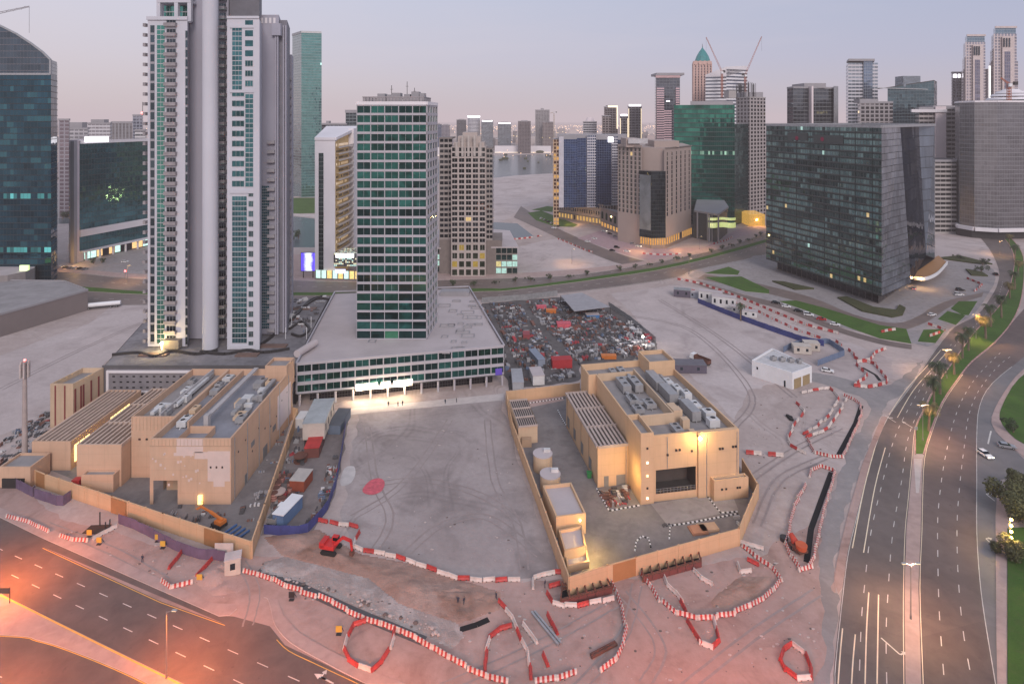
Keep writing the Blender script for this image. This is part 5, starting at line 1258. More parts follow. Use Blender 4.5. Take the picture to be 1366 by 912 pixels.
# towers by the desert horizon
b = sky_tower('unfinished_skyline_tower', 'grey tower under construction with open top floors on the creek side', 714, 733, 147, 1780, f_hz('far_raw', (0.145, 0.145, 0.16), (.24, .225, .23), .3, .4, .05), plant=((0, .1, .2, .3, 6),)); b.finish()
sky_tower('unfinished_skyline_tower', 'lower brown concrete frame beside the grey unfinished tower', 724, 738, 163, 1740, f_hz('far_raw_brown', (0.131, 0.102, 0.102), (.21, .17, .165), .3, .4, .08)).finish()
b = sky_tower('skyline_tower', 'pale round-topped block with dark band on the horizon', 778, 796, 163, 1050, f_hz('far_band2', (0.131, 0.145, 0.189), (.42, .40, .42), .04, .5)); mb = MB(); p = P(787, 1060); mb.cyl((p[0], p[1], Zv(163, 1050)), (p[0], p[1], Zv(157, 1050)), 9, 5, n=20); b.part('dome', mb, PINKW); b.finish()
b = sky_tower('skyline_tower', 'brown stepped tower with gold lit rim on the horizon', 806, 824, 143, 1000, _mc['far_brown'], plant=((0, 0, .6, .6, 3),)); mb = MB(); mb.bar(P(811, 999), P(824, 999), Zv(143.5, 1000), Zv(141, 1000), .5); mb.bar(P(822.6, 998), P(824, 998), Zv(172, 1000), Zv(143, 1000), .5); b.part('lit_rim', mb, lamp_mat('gold_rim', (1, .75, .4), 1.0)); b.finish()
sky_tower('skyline_tower', 'short brown wing in front of the gold rimmed tower', 803, 815, 155, 980, _mc['far_raw_brown']).finish()
for u0, u1, v, lb in ((827, 838, 155, 'shorter of the two dark towers with gold lit edges'), (838, 856, 142, 'taller of the two dark towers with gold lit edges')):
    b = sky_tower('skyline_tower', lb, u0, u1, v, 900, f_hz('far_taupe', (0.123, 0.116, 0.131), (.15, .14, .15), .15, .3, .02))
    for ue in (u0 + .3, u1 - 1): mb = MB(); mb.bar(P(ue, 899), P(ue + .8, 899), Zv(188, 900), Zv(v + 3, 900), .4); b.part('lit_edge', mb, lamp_mat('gold_rim', (1, .75, .4), 1.0))
    mb = MB(); mb.bar(P(u0 + 1, 899), P(u1 - 1, 899), Zv(v, 900), Zv(v - 2.5, 900), .4); b.part('lit_rim', mb, GLOW); b.finish()
# dark tower with pink bands
Y = 800.; b = sky_tower('pink_banded_tower', 'dark tower with pink banded corners and a lit sign', 875, 907, 100, Y, f_hz('far_slate', (0.087, 0.102, 0.131), (.08, .09, .11), .08, .15, .01), plant=((0, 0, .9, .8, 3),), depth=40)
fp = f_hz('pink_bands', (0.145, 0.145, 0.189), (.55, .36, .38), .02, .5, 0)
mb = MB(); mb.wall(P(876, Y - 1), P(886, Y - 1), 0, Zv(116, Y), 1, 46); mb.wall(P(886, Y - .8), P(896, Y - .8), 0, Zv(146, Y), 1, 36); mb.wall(P(901.5, Y - 1), P(906.5, Y - 1), 0, Zv(116, Y), 1, 46); b.part('banded_wall', mb, fp)
mb = MB(); mb.bar(P(874.5, Y - 1), P(907.5, Y - 1), Zv(104, Y), Zv(101, Y), .6); b.part('pink_cornice', mb, M('pink_stone', (.5, .33, .33)))
mb = MB(); mb.bar(P(889, Y - 1.5), P(893.5, Y - 1.5), Zv(136, Y), Zv(134.5, Y), .4); b.part('sign', mb, GLOW); b.finish()
# pink tower with teal pyramid dome
Y = 900.; b = sky_tower('domed_tower', 'salmon pink tower crowned by a teal dome and spire', 925, 949, 84, Y, f_hz('far_pink', (0.189, 0.145, 0.16), (.50, .33, .28), .5, .25, .0), depth=24, fins=(4.2, 1.2, .9, M('salmon_stone', (.52, .34, .29))), parapet=2.5, bandm=M('salmon_stone', (.52, .34, .29)))
cx, cy = P(937, Y + 12); w = P(948, Y)[0] - P(926, Y)[0]
mb = MB(); prof = [(w * .5, 84), (w * .46, 80), (w * .36, 74), (w * .2, 68), (w * .06, 64), (.4, 62)]
for (r0, va), (r1, vb) in zip(prof, prof[1:]): mb.cyl((cx, cy, Zv(va, Y)), (cx, cy, Zv(vb, Y)), r0, r1, n=12, caps=False, sm=False)
b.part('dome', mb, M('teal_dome', (.05, .22, .22), .35, var=.3))
mb = MB(); mb.cyl((cx, cy, Zv(62, Y)), (cx, cy, Zv(57, Y)), .5, .1, n=6); b.part('spire', mb, STEEL)
for k in range(4):
    x = P(928 + k * 6, Y)[0]; mb = MB(); mb.cyl((x, Y - 1.2, Zv(84, Y)), (x, Y + 2, Zv(84, Y)), 3.2, n=14); b.part('gable', mb, M('salmon_stone', (.52, .34, .29)))
b.finish()
# white striped tower with two cranes
Y = 820.; b = Bld('white_striped_tower', 'white and slate striped tower with sloping crown under construction', P(941, Y)); A, B, Cx = P(941, Y), P(969, Y - 10), P(997, Y + 6); D = P(972, Y + 50)
z0_, z1_ = Zv(103, Y), Zv(93, Y)
mb = MB(); mb.wall(A, B, 0, z0_, 6, 34); mb.wall(B, Cx, 0, z1_, 7, 36); mb.wall(D, A, 0, z0_, 6, 34); b.part('facade', mb, f_hz('white_stripe', (0.102, 0.116, 0.145), (.72, .70, .72), .01, .52, .02))
mb = MB(); mb.hull8([(A[0], A[1], z0_), (B[0], B[1], z0_), (Cx[0], Cx[1], z1_), (D[0], D[1], z0_), (A[0], A[1], z0_ + 3), (B[0], B[1], Zv(90, Y)), (Cx[0], Cx[1], Zv(87.5, Y)), (D[0], D[1], Zv(88, Y))]); b.part('crown', mb, OFFW); b.finish()
def crane(label, u, vb, Y, us, vs, col, mast_v, name='tower_crane'):
    x = P(u, Y)[0]; t = thing(name, label, 'crane', (x, Y, 0))
    zt_ = Zv(mast_v, Y); z0 = Zv(vb, Y); mb = MB(); w = 1.0
    for sx in (-w, w):
        for sy in (-w, w): mb.beam((x + sx, Y + sy, z0), (x + sx, Y + sy, zt_), .4)
    k = z0
    while k < zt_ - 2:
        for sy in (-w, w): mb.beam((x - w, Y + sy, k), (x + w, Y + sy, k + 2.4), .22); mb.beam((x + w, Y + sy, k), (x - w, Y + sy, k + 2.4), .22)
        k += 2.4
    mb.build('mast', col, t)
    mb = MB(); tip = (P(us, Y)[0], Y, Zv(vs, Y)); d = Vector(tip) - Vector((x, Y, zt_)); n = Vector((-d.z, 0, d.x)).normalized() * .9
    a = Vector((x, Y, zt_)); e = Vector(tip)
    mb.beam(a + n, e + n * .3, .35); mb.beam(a - n, e - n * .3, .35)
    for i in range(18):
        p, q = a.lerp(e, i / 18), a.lerp(e, (i + 1) / 18); s_ = 1 if i % 2 else -1; mb.beam(p + n * s_ * .9, q - n * s_ * .9, .2)
    mb.build('jib', col, t)
    mb = MB(); back = a - d.normalized() * 7; back.z = zt_ + 1; mb.beam(a, back, 1.0, .6); mb.box(back.x - 1.5, Y - 1, zt_ - 1, back.x + 1.5, Y + 1, zt_ + 2); mb.build('counterweight', STEEL, t)
    mb = MB(); mb.box(x - 1.3, Y - 2, zt_ - 2.4, x + 1.3, Y - .5, zt_ + .3); mb.build('cab', WHITEP, t)
    mb = MB(); mb.beam(e, (e.x, e.y, e.z - d.length * .35), .12); mb.build('cable', STEEL, t)
    return t
CRC = M('crane_red', (.38, .14, .10), .6)
crane('luffing crane leaning left above the white striped tower', 963, 130, 800, 942, 50, CRC, 96)
crane('luffing crane leaning right above the white striped tower', 994, 130, 800, 1016, 49, CRC, 100)
t = crane('red tower crane mast climbing the grey clad block on the right', 1346, 268, 520, 1335, 104, M('crane_orange', (.34, .10, .05), .6), 112)
t = crane('grey crane jib tip at the top left corner of the sky', -60, 158, 420, 39, 9, GREYW, 30)
crane('small yellow crane on the hazy horizon near the creek', 739, 190, 1700, 734, 151, M('crane_ochre', (.3, .22, .12)), 150)
# right skyline
b = sky_tower('smoke_office_tower', 'smoke grey glass tower with white vertical rib and roof box', 1050, 1117, 117, 620, f_hz('far_smoke', (0.102, 0.116, 0.131), (.11, .115, .125), .06, .2, .015), plant=((.02, 0, .42, .5, 5),), uc=1058, dy=14)
mb = MB(); p = P(1082, 622); mb.box(p[0] - .9, 619, 40, p[0] + .9, 634, Zv(115, 620)); b.part('white_rib', mb, PINKW)
mb = MB(); mb.bar(P(1112, 630), P(1117.5, 634), 60, Zv(115, 630), .6); b.part('edge_fin', mb, METAL); b.finish()
b = sky_tower('striped_condo_tower', 'slim pale striped tower with glass centre bay and overhanging roof', 1131, 1171, 84, 700, f_hz('condo', (0.232, 0.275, 0.319), (.52, .50, .54), .08, .48, .0), depth=26, parapet=0)
mb = MB(); mb.wall(P(1152, 698.5), P(1164, 698.5), 0, Zv(80, 700), 5, 50); b.part('glass_bay', mb, f_hz('condo_glass', (0.16, 0.217, 0.304), (.28, .31, .36), .12, .1, 0, var=.3))
mb = MB(); q = rect_at(1132, 1167, 696, 30); mb.prism(q, Zv(82, 700), Zv(79, 700)); b.part('roof', mb, GREYW); b.finish()
b = sky_tower('lit_hotel_block', 'taupe block with a cluster of lit amber windows', 1147, 1191, 137, 600, f_hz('far_hotel', (0.145, 0.138, 0.145), (.26, .235, .24), .3, .35, .05, lits=1.5), plant=((-.2, 0, .4, .4, 4),)); b.finish()
Y = 640.; b = Bld('prow_tower', 'dark teal tower with sloping roof and pointed blade', P(1175, Y)); A, B, Cx = P(1184, Y + 10), P(1246, Y), P(1250, Y + 30)
mb = MB(); fq = f_hz('far_teal', (0.065, 0.116, 0.145), (.06, .095, .115), .06, .12, .01); za, zb_ = Zv(117, Y), Zv(108, Y)
mb.face([(A[0], A[1], 0), (B[0], B[1], 0), (B[0], B[1], zb_), (A[0], A[1], za)], [(0, 0), (16, 0), (16, 40), (0, 38)]); mb.wall(B, Cx, 0, zb_, 6, 40); b.part('curtain_wall', mb, fq)
mb = MB(); mb.beam((P(1172, Y)[0], Y, Zv(117.5, Y)), (P(1236, Y)[0], Y - 2, Zv(119.5, Y)), .8, .8); b.part('blade', mb, METAL)
mb = MB(); mb.hull8([(A[0], A[1], za), (B[0], B[1], zb_), (Cx[0], Cx[1], zb_), (A[0] + 4, A[1] + 24, za), (A[0], A[1], za + .8), (B[0], B[1], zb_ + .8), (Cx[0], Cx[1], zb_ + .8), (A[0] + 4, A[1] + 24, za + .8)]); b.part('roof', mb, STEEL)
mb = MB(); mb.box(P(1210, Y)[0], Y + 6, zb_ - 6, P(1233, Y)[0], Y + 20, Zv(101, Y)); b.part('plant_room', mb, _mc['far_steel']); b.finish()
b = sky_tower('slim_tower', 'slim dark tower with two lit top windows left of the twin towers', 1270, 1283, 97, 860, f_hz('far_slim', (0.232, 0.232, 0.261), (.3, .29, .32), .25, .3, .03)); mb = MB(); mb.bar(P(1272, 859), P(1276, 859), Zv(104, 860), Zv(99, 860), .3); mb.bar(P(1278, 859), P(1281, 859), Zv(104, 860), Zv(99, 860), .3); b.part('lit_window', mb, GLOW); b.finish()
for u0, u1, vt, lb in ((1285, 1316, 46, 'shorter of the two beige twin towers with blue glass crowns'), (1322, 1358, 35, 'taller of the two beige twin towers with blue glass crowns')):
    Y = 800.; w = u1 - u0; b = Bld('twin_tower', lb, P(u0, Y), 'twin towers on the right skyline'); ft = f_hz('twin_stone', (0.29, 0.275, 0.304), (.50, .42, .41), .35, .25, .0); fg = f_hz('twin_glass', (0.189, 0.261, 0.319), (.2, .25, .29), .08, .15, 0, var=.3)
    for k, (a_, c_, dv, dy, ft_) in enumerate(((0, 1, 46, 8, ft), (.05, .93, 30, 5, ft), (.1, .95, 10, 2, ft), (.16, .92, 0, 6, fg))):
        q = rect_at(u0 + w * a_, u0 + w * c_, Y + dy, 30 - dy); mb = MB(); z_ = Zv(vt + dv, Y)
        for i in range(4): mb.wall(q[i], q[(i + 1) % 4], 0, z_, 7, round(z_ / 4), 0)
        mb.cap(q, z_); b.part('setback', mb, ft_)
    mb = MB(); mb.wall(P(u0 + w * .5, Y - .5), P(u0 + w * .72, Y - .5), 10, Zv(vt + 34, Y), 3, 40); b.part('glass_strip', mb, f_hz('twin_strip', (0.16, 0.16, 0.217), (.25, .22, .24), .1, .1, 0))
    mb = MB(); mb.bar(P(u0 + w * .42, Y), P(u0 + w * .82, Y), 0, Zv(vt + 14, Y), 1.2, 0, -.9); b.part('stone_bay', mb, M('twin_beige', (.52, .44, .42)))
    for k in range(3):
        mb = MB(); p = P(u0 + w * (.5 + k * .1), Y - 1.4); z_ = Zv(vt + 20, Y); mb.box(p[0] - 1, p[1], z_ - 8, p[0] + .6, p[1] + .5, z_ + 4); b.part('window', mb, pane_d)
    mb = MB(); mb.bar(P(u0 + w * .14, Y + 5), P(u0 + w * .95, Y + 5), Zv(vt + 2, Y), Zv(vt - .6, Y), .8); b.part('crown_rim', mb, M('twin_beige', (.52, .44, .42))); b.finish()
p = P(1320, 805); b = Bld('lit_mast_tower', 'thin lit tower between the twin towers', p); mb = MB(); mb.box(p[0] - 2, p[1], 0, p[0] + 2, p[1] + 4, Zv(92, 805)); b.part('shaft', mb, GREYW); mb = MB(); mb.box(p[0] - 1.2, p[1] - .5, Zv(132, 805), p[0] + 1.2, p[1], Zv(88, 805)); b.part('lit_strip', mb, lamp_mat('mast_light', (1, .95, .9), .8)); b.finish()
Y = 560.; b = sky_tower('beige_frame_tower', 'beige tower with bare striped floors and roof gantry behind the smoke block', 1226, 1275, 145, Y, f_hz('raw_stripe', (0.145, 0.138, 0.145), (.40, .36, .35), .08, .48, .01), depth=36, plant=((.1, 0, .5, .5, 3),))
mb = MB(); mb.bar(P(1215, Y - 2), P(1262, Y - 2), Zv(150, Y), Zv(146, Y), 1.5); b.part('gantry', mb, OFFW)
mb = MB(); mb.bar(P(1247, Y - 1), P(1261, Y - 1), 0, Zv(142, Y), 1.2); b.part('white_wall', mb, PINKW); b.finish()
sky_tower('parking_frame', 'open concrete parking frame at the foot of the beige tower', 1247, 1276, 215, 520, f_hz('raw_open', (0.072, 0.072, 0.072), (.35, .32, .31), .06, .45, 0), depth=26).finish()
# grey clad drum
f_mesh = facade('mesh_cladding', (.17, .165, .175), (.20, .195, .205), .1, .12, .004, (1, .4, .3), 1.2, var=.28, cool=0, rough=.3, streak=1.2)
Y = 500.; b = Bld('grey_clad_block', 'grey mesh-clad curved block with red crane mast on the right edge', P(1275, Y)); pts = [P(1274, Y + 30), P(1280, Y + 12), P(1300, Y), P(1330, Y - 6), P(1370, Y - 4), P(1420, Y + 6), P(1420, Y + 60), P(1280, Y + 60)]
z_ = Zv(136, Y); mb = MB(); u = 0
for i in range(5): L = (Vector(pts[i]) - Vector(pts[i + 1])).length; mb.wall(pts[i], pts[i + 1], 8, z_, round(L / 2.2), 30, 0, u); u += round(L / 2.2)
mb.wall(pts[7], pts[0], 8, z_, 14, 30); b.part('cladding', mb, f_mesh)
mb = MB(); mb.cap(ccw(pts), z_ - .5); b.part('roof', mb, ROOFG)
mb = MB(); mb.prism(ccw([(p[0], p[1] + 3) for p in pts]), 0, 8, cap=False); b.part('base', mb, STEEL)
mb = MB()
for i in range(5): mb.bar(pts[i], pts[i + 1], 6.5, 9.5, 2.0); mb.bar(pts[i], pts[i + 1], z_ - .5, z_ + 1, .5)
b.part('canopy', mb, OFFW)
b.finish()
p = P(1372, 560); b = Bld('striped_dome', 'white ribbed dome rising behind the grey clad block', p)
mb = MB(); r = 28
for k in range(9):
    a0 = k * math.pi / 20; mb.cyl((p[0], p[1] + 20, 70 + 24 + r * 1.2 * math.sin(a0)), (p[0], p[1] + 20, 70 + 24 + r * 1.2 * math.sin(a0) + 2.2), r * math.cos(a0), r * math.cos(a0 + .1), n=36)
mb.cyl((p[0], p[1] + 20, 0), (p[0], p[1] + 20, 94), r, n=36); b.part('ribbed_shell', mb, OFFW)
mb = MB(); mb.cyl((p[0], p[1] + 20, 94), (p[0], p[1] + 20, 118), r * .97, r * .62, n=36); b.part('glazing', mb, pane_t); b.finish()
# low-rise along the creek and beyond, each a block of its own
random.seed(21)
lows = []
for k in range(120):
    u = random.choice([random.uniform(560, 740), random.uniform(640, 760), random.uniform(730, 900), random.uniform(90, 200), random.uniform(380, 480), random.uniform(1000, 1130)])
    Y = random.uniform(1830 if 540 < u < 760 else 1000, 2600); hgt = random.choice([6, 9, 12, 16, 24, 34, 45]) * random.uniform(.8, 1.3); w = random.uniform(14, 46)
    lows.append((u, Y, hgt, w))
LMAT = [f_hz('low_a', (0.189, 0.174, 0.189), (.42, .37, .36), .3, .45, .10, litc=(1, .75, .4), lits=1.6), f_hz('low_b', (0.174, 0.189, 0.217), (.48, .45, .46), .1, .5, .06, lits=1.4), f_hz('low_c', (0.131, 0.131, 0.145), (.26, .225, .225), .25, .4, .12, litc=(1, .7, .35), lits=1.6)]
for k, (u, Y, h_, w) in enumerate(lows):
    x, y = P(u, Y); mt = LMAT[k % 3]
    mb = MB(); q = [(x - w / 2, y), (x + w / 2, y), (x + w / 2, y + w * .7), (x - w / 2, y + w * .7)]
    for i in range(4): mb.wall(q[i], q[(i + 1) % 4], 0, h_, max(2, round(w / 5)), max(1, round(h_ / 4)))
    mb.cap(q, h_, 1); mb.box(x - w * .2, y + w * .1, h_, x + w * .1, y + w * .4, h_ + 2.5, 1)
    tag(mb.build('distant_block', [mt, ROOFL]), 'small pale building far off towards the hazy horizon', 'building', 'distant blocks beyond the creek')
# warehouses on the creek edge
for k, (u0, u1, v, h_, lb) in enumerate(((575, 600, 208, 22, 'white quayside hall left of the tan tower'), (660, 735, 204, 20, 'long low quayside hall with lit edge along the creek'))):
    Y = Yb(v); mb = MB(); q = rect_at(u0, u1, Y, 30); b = Bld('quayside_hall', lb, q[0]); mb.prism(q, 0, h_, cap=False); b.part('wall', mb, OFFW); mb = MB(); mb.cap(q, h_); b.part('roof', mb, ROOFL)
    mb = MB(); mb.bar(q[0], q[1], .5, 2, .3); b.part('lit_edge', mb, lamp_mat('quay_light', (1, .75, .45), .8)); b.finish()
# far city and desert edge: nobody could count these
random.seed(5)
mb = MB()
for k in range(6400):
    if k < 2600: Y = 2300 + 6500 * random.random() ** 1.3; x = random.uniform(-.95, .95) * Y
    else:
        Y = random.uniform(1080, 2700); u = random.uniform(-60, 1420); x = (u - CX) * Y / F
        if 540 < u < 760 and Y < 1820: continue
    w = random.uniform(12, 50); h_ = random.choice([4, 5, 6, 8, 8, 10, 14, 25]) * random.uniform(.7, 1.4)
    mb.box(x, Y, 0, x + w, Y + w * .6, h_, random.choice([0, 0, 1, 2]))
    if k % 9 == 0: mb.box(x + w * .2, Y - .3, h_ * .3, x + w * .5, Y - .05, h_ * .3 + 1.6, 3)
mb.build('distant_city', [M('far_cream', (.45, .39, .37)), M('far_taupe_wall', (.28, .24, .235)), M('far_rose', (.40, .32, .30)), lamp_mat('far_windows', (1, .6, .25), 1.2)])['kind'] = 'stuff'
mb = MB()
for k in range(2600):
    Y = 1500 + 6500 * random.random() ** 1.2
    u = random.gauss(720, 170) if random.random() < .6 else random.uniform(-50, 1400)
    x = (u - CX) * Y / F; z = random.uniform(3, 9); s_ = Y * .0004 * random.uniform(.5, 1.5)
    mb.face([(x - s_, Y, z - s_), (x + s_, Y, z - s_), (x + s_, Y, z + s_), (x - s_, Y, z + s_)], None, 0)
    if k % 2: mb.box(x - s_ * .15, Y + .1, 0, x + s_ * .15, Y + .2, z, 1)
mb.build('distant_street_lights', [lamp_mat('far_lights', (1, .50, .18), 2.2), STEEL])['kind'] = 'stuff'
mb = MB()
for k in range(900):
    Y = 700 + 4500 * random.random() ** 1.5; u = random.uniform(-40, 1400); x = (u - CX) * Y / F; r = random.uniform(2, 6)
    if 560 < u < 760 and Y < 1150: continue
    mb.ball((x, Y, r * .6), r, 6, 4, 0, random.uniform(.8, 2.5), 1, .8)
mb.build('distant_scrub', SCRUB)['kind'] = 'stuff'
# ------------------------------------------------------------------ right substation (turned 10 degrees)
E1 = Vector((.9848, .1736)); E2 = Vector((-.1736, .9848)); O_ = Vector((60.4, 160.6))
def q2(a0, b0, a1, b1): return [tuple(O_ + E1 * a + E2 * b_) for a, b_ in ((a0, b0), (a1, b0), (a1, b1), (a0, b1))]
def pt(a, b_): return tuple(O_ + E1 * a + E2 * b_)
def walls_ring(mb, poly, z0, z1, t=.35, m=0):
    """parapet standing just inside the plan outline"""
    for i in range(len(poly)):
        A, B = Vector(poly[i]), Vector(poly[(i + 1) % len(poly)])
        mb.bar(A, B, z0, z1, t, m, -t + (.002 if i % 2 else 0))
def block(b, poly, z0, z1, mat, roofz=None, name='wall', roofm=None):
    mb = MB()
    if roofz is None: mb.prism(poly, z0, z1); return b.part(name, mb, mat)
    mb.prism(poly, z0, z1, cap=False)
    n = len(poly)
    for i in range(n):
        A, B = Vector(poly[i]), Vector(poly[(i + 1) % n]); d = (B - A).normalized(); nr = Vector((d.y, -d.x)); t = .4
        a = A - nr * t + d * t; c = B - nr * t - d * t
        mb.face([(A.x, A.y, z1), (B.x, B.y, z1), (c.x, c.y, z1), (a.x, a.y, z1)])
        mb.face([(c.x, c.y, roofz), (a.x, a.y, roofz), (a.x, a.y, z1), (c.x, c.y, z1)])
    o = b.part(name, mb, mat); mb = MB(); mb.cap(poly, roofz); b.part('roof', mb, roofm or ROOFG); return o
AC = M('ac_metal', (.33, .32, .325), .5, .2, var=.2, scale=.6); ACW = M('ac_white', (.55, .54, .54), .5)
def roof_unit(b, c, ax, L, w, h, z, fans=1, mat=AC):
    ax = Vector(ax).normalized(); ay = Vector((-ax.y, ax.x)); c = Vector(c)
    P4 = [c - ax * L / 2 - ay * w / 2, c + ax * L / 2 - ay * w / 2, c + ax * L / 2 + ay * w / 2, c - ax * L / 2 + ay * w / 2]
    mb = MB(); mb.prism([tuple(p) for p in P4], z + .35, z + h)
    for k in (-.4, .4): p = c + ax * L * k; mb.box(p.x - .15, p.y - w * .4, z, p.x + .15, p.y + w * .4, z + .36)
    for k in range(fans):
        p = c + ax * (L * ((k + .5) / fans - .5)); mb.cyl((p.x, p.y, z + h), (p.x, p.y, z + h + .25), w * .3, n=14); mb.cyl((p.x, p.y, z + h + .2), (p.x, p.y, z + h + .255), w * .25, n=12, m=1)
    o = b.part('roof_unit', mb, [mat, STEEL]); return o
def duct(b, pts, z, w=.9, mat=AC):
    mb = MB()
    for (x0, y0), (x1, y1) in zip(pts, pts[1:]): mb.beam((x0, y0, z), (x1, y1, z), w, w * .8)
    b.part('duct', mb, mat)
BT = M('beige_front', (.61, .40, .245), .8, var=.1, scale=.09, fine=1.0, grime=.3)
b = Bld('substation_building', 'beige substation hall with plant-filled roof and floodlit front in the right compound', O_)
zr, zf = 17.3, 15.3
ol = [pt(-24, 0), pt(0, 0), pt(0, 47), pt(-29.5, 47), pt(-29.5, 38.5), pt(-27, 38.5), pt(-27, 9.4), pt(-24, 9.4)]
mb = MB(); op0, op1 = -23.2, -12.0
# front wall with a deep loading opening
mb.wall(pt(-24, 0), pt(op0, 0), 0, zr); mb.wall(pt(op1, 0), pt(0, 0), 0, zr)
q = pt(op0, 0), pt(op1, 0)
mb.wall(q[0], q[1], 8.2, zr); mb.wall(q[0], q[1], 0, 2.0)
for i in range(1, 8): mb.wall(ol[i], ol[(i + 1) % 8], 0, zr)
t = .45
ring = [pt(-24, 0), pt(0, 0), pt(0, 47), pt(-29.5, 47), pt(-29.5, 38.5), pt(-27, 38.5), pt(-27, 9.4), pt(-24, 9.4)]
inn = [pt(-23.55, .45), pt(-.45, .45), pt(-.45, 46.55), pt(-29.05, 46.55), pt(-29.05, 38.95), pt(-26.55, 38.95), pt(-26.55, 9.85), pt(-23.55, 9.85)]
for i in range(8):
    j = (i + 1) % 8; A, B, c, a = ring[i], ring[j], inn[j], inn[i]
    mb.face([(*A, zr), (*B, zr), (*c, zr), (*a, zr)]); mb.face([(*c, zf), (*a, zf), (*a, zr), (*c, zr)])
b.part('wall', mb, BT)
mb = MB(); mb.cap(ring, zf); b.part('roof', mb, ROOFG)
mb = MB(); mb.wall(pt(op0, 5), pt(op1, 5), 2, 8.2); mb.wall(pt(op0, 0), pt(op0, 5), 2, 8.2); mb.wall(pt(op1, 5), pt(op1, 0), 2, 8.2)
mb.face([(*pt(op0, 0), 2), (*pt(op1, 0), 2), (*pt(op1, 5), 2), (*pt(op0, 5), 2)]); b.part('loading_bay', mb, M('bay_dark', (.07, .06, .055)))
mb = MB()
for k in range(12): p = pt(op0 + .4 + k * .95, .2); mb.cyl((*p, 2), (*p, 3.1), .05, n=6)
for z in (2.55, 3.1): mb.beam((*pt(op0, .2), z), (*pt(op1, .2), z), .07)
b.part('railing', mb, METAL)
mb = MB(); mb.bar(pt(-11.6, 0), pt(0, 0), 0, zr - .01, .7); b.part('front_pier', mb, BT)
block(b, q2(-27.6, -.6, -24.002, 9.6), 0, 18.4, BT, 17.0, 'stair_tower')
block(b, q2(-9, 38, -.002, 47.5), 14, 20.2, BT, 18.9, 'stair_tower')
block(b, q2(-8.2, -2.6, 1.6, -.702), 0, 5.4, BT, 4.9, 'annex')
mb = MB(); mb.bar(pt(-24, 9), pt(-14, 9), zf, zr + .9, .4); mb.bar(pt(-14, 9), pt(-14, 38.5), zf, zr + .9, .4, 0, -.41); mb.bar(pt(-26.5, 38.2), pt(-14.4, 38.2), zf, zr + .4, .4); b.part('roof_wall', mb, BEIGE)
for (a_, b0, L, w, h, f_) in ((-20.5, 31, 7, 2.6, 2.6, 2), (-16.6, 31, 7, 2.6, 2.6, 2), (-21, 22, 4, 3, 1.6, 3), (-17, 19, 4, 3, 1.5, 2), (-21.5, 16.5, 3.4, 2.8, 1.4, 2), (-9.6, 32, 9, 2.8, 3.0, 0), (-9.2, 23, 8, 2.8, 3.0, 0), (-6, 30, 4, 2, 2.2, 1), (-5.4, 25, 4, 2, 2.4, 1), (-4.6, 20.5, 3, 2.2, 2.8, 1), (-7.6, 12, 8, 2.6, 3.0, 0), (-5, 14, 4, 2.2, 2.4, 1), (-3.6, 9, 3, 3, 2.6, 1), (-4.4, 5, 2.4, 3, 2.4, 1), (-15.5, 4, 4.2, 2.4, 1.6, 2), (-17, 42, 5, 2.2, 1.5, 2), (-20, 42.5, 3, 2, 1.4, 1)):
    roof_unit(b, pt(a_, b0), E2, L, w, h, zf, f_, ACW if L < 4.2 and h > 2 else AC)
for a_, b0, w, h in ((-12.6, 10.5, 2.6, 3.2), (-12.2, 6.0, 2.0, 2.6), (-11.6, 15.5, 2.4, 1.8), (-12.2, 1.8, 1.5, 1.5)):
    mb = MB(); mb.prism(q2(a_ - w / 2, b0 - w / 2, a_ + w / 2, b0 + w / 2), zf, zf + h); b.part('roof_box', mb, BEIGE)
duct(b, [pt(-10, 36), pt(-6, 36), pt(-6, 27)], zf + 1.2); duct(b, [pt(-20.5, 35), pt(-16.6, 35), pt(-16.6, 37)], zf + 1.8); duct(b, [pt(-7.6, 16), pt(-7.6, 20), pt(-4, 20)], zf + 1.4); duct(b, [pt(-21, 27), pt(-21, 20), pt(-17, 20)], zf + .9)
for a_, z_ in ((-17.6, 13), (-16.6, 13), (-5.6, 12.6), (-4.8, 12.6), (-1.8, 12.8), (-1.0, 12.8), (-20, 12), (-13.2, 12.4)):
    mb = MB(); p = pt(a_, -.73 if a_ > -11.6 else -.03); mb.beam((*p, z_), (p[0] + .05, p[1] - .3, z_), .5); b.part('wall_vent', mb, STEEL)
for a_ in (-6, -4.8, -1.6, -.9): mb = MB(); p = pt(a_, -2.63); mb.beam((*p, 3), (p[0] + .02, p[1] - .15, 3), .5); b.part('wall_vent', mb, STEEL)
for z_, lit_ in ((14.5, 0), (10.8, 1), (7.4, 2), (4.2, 0), (1.6, 1)):
    mb = MB(); p = pt(-25.8, -.62); mb.beam((*p, z_), (p[0] + .02, p[1] - .15, z_), .5); b.part('stair_light', mb, (STEEL, lamp_mat('stair_lit', (1, .8, .5), 2.5), WARM)[lit_])
for a_ in (-28.2, -20, -9.3, -.6):
    z1_ = 16.6 if a_ > -24 else 11; mb = MB(); p = pt(a_, (-.78 if a_ > -11.6 else -.08) if a_ > -24 else 8.3); mb.cyl((*p, .2 if a_ < -24 else 8.4 if -23 < a_ < -12 else .2), (*p, z1_), .09, n=6); b.part('drainpipe', mb, METAL)
for k in range(7): mb = MB(); p = pt(.05, 5 + k * 6); mb.cyl((*p, .2), (*p, 16.4), .09, n=6); b.part('drainpipe', mb, METAL)
for a_, w_ in ((-34.5, 1.3), (-31, 2.6)): mb = MB(); A_, B_ = pt(a_, 8.36), pt(a_ + w_, 8.36); mb.bar(A_, B_, .1, 2.9, .08); b.part('door', mb, M('door_grey', (.2, .19, .185)))
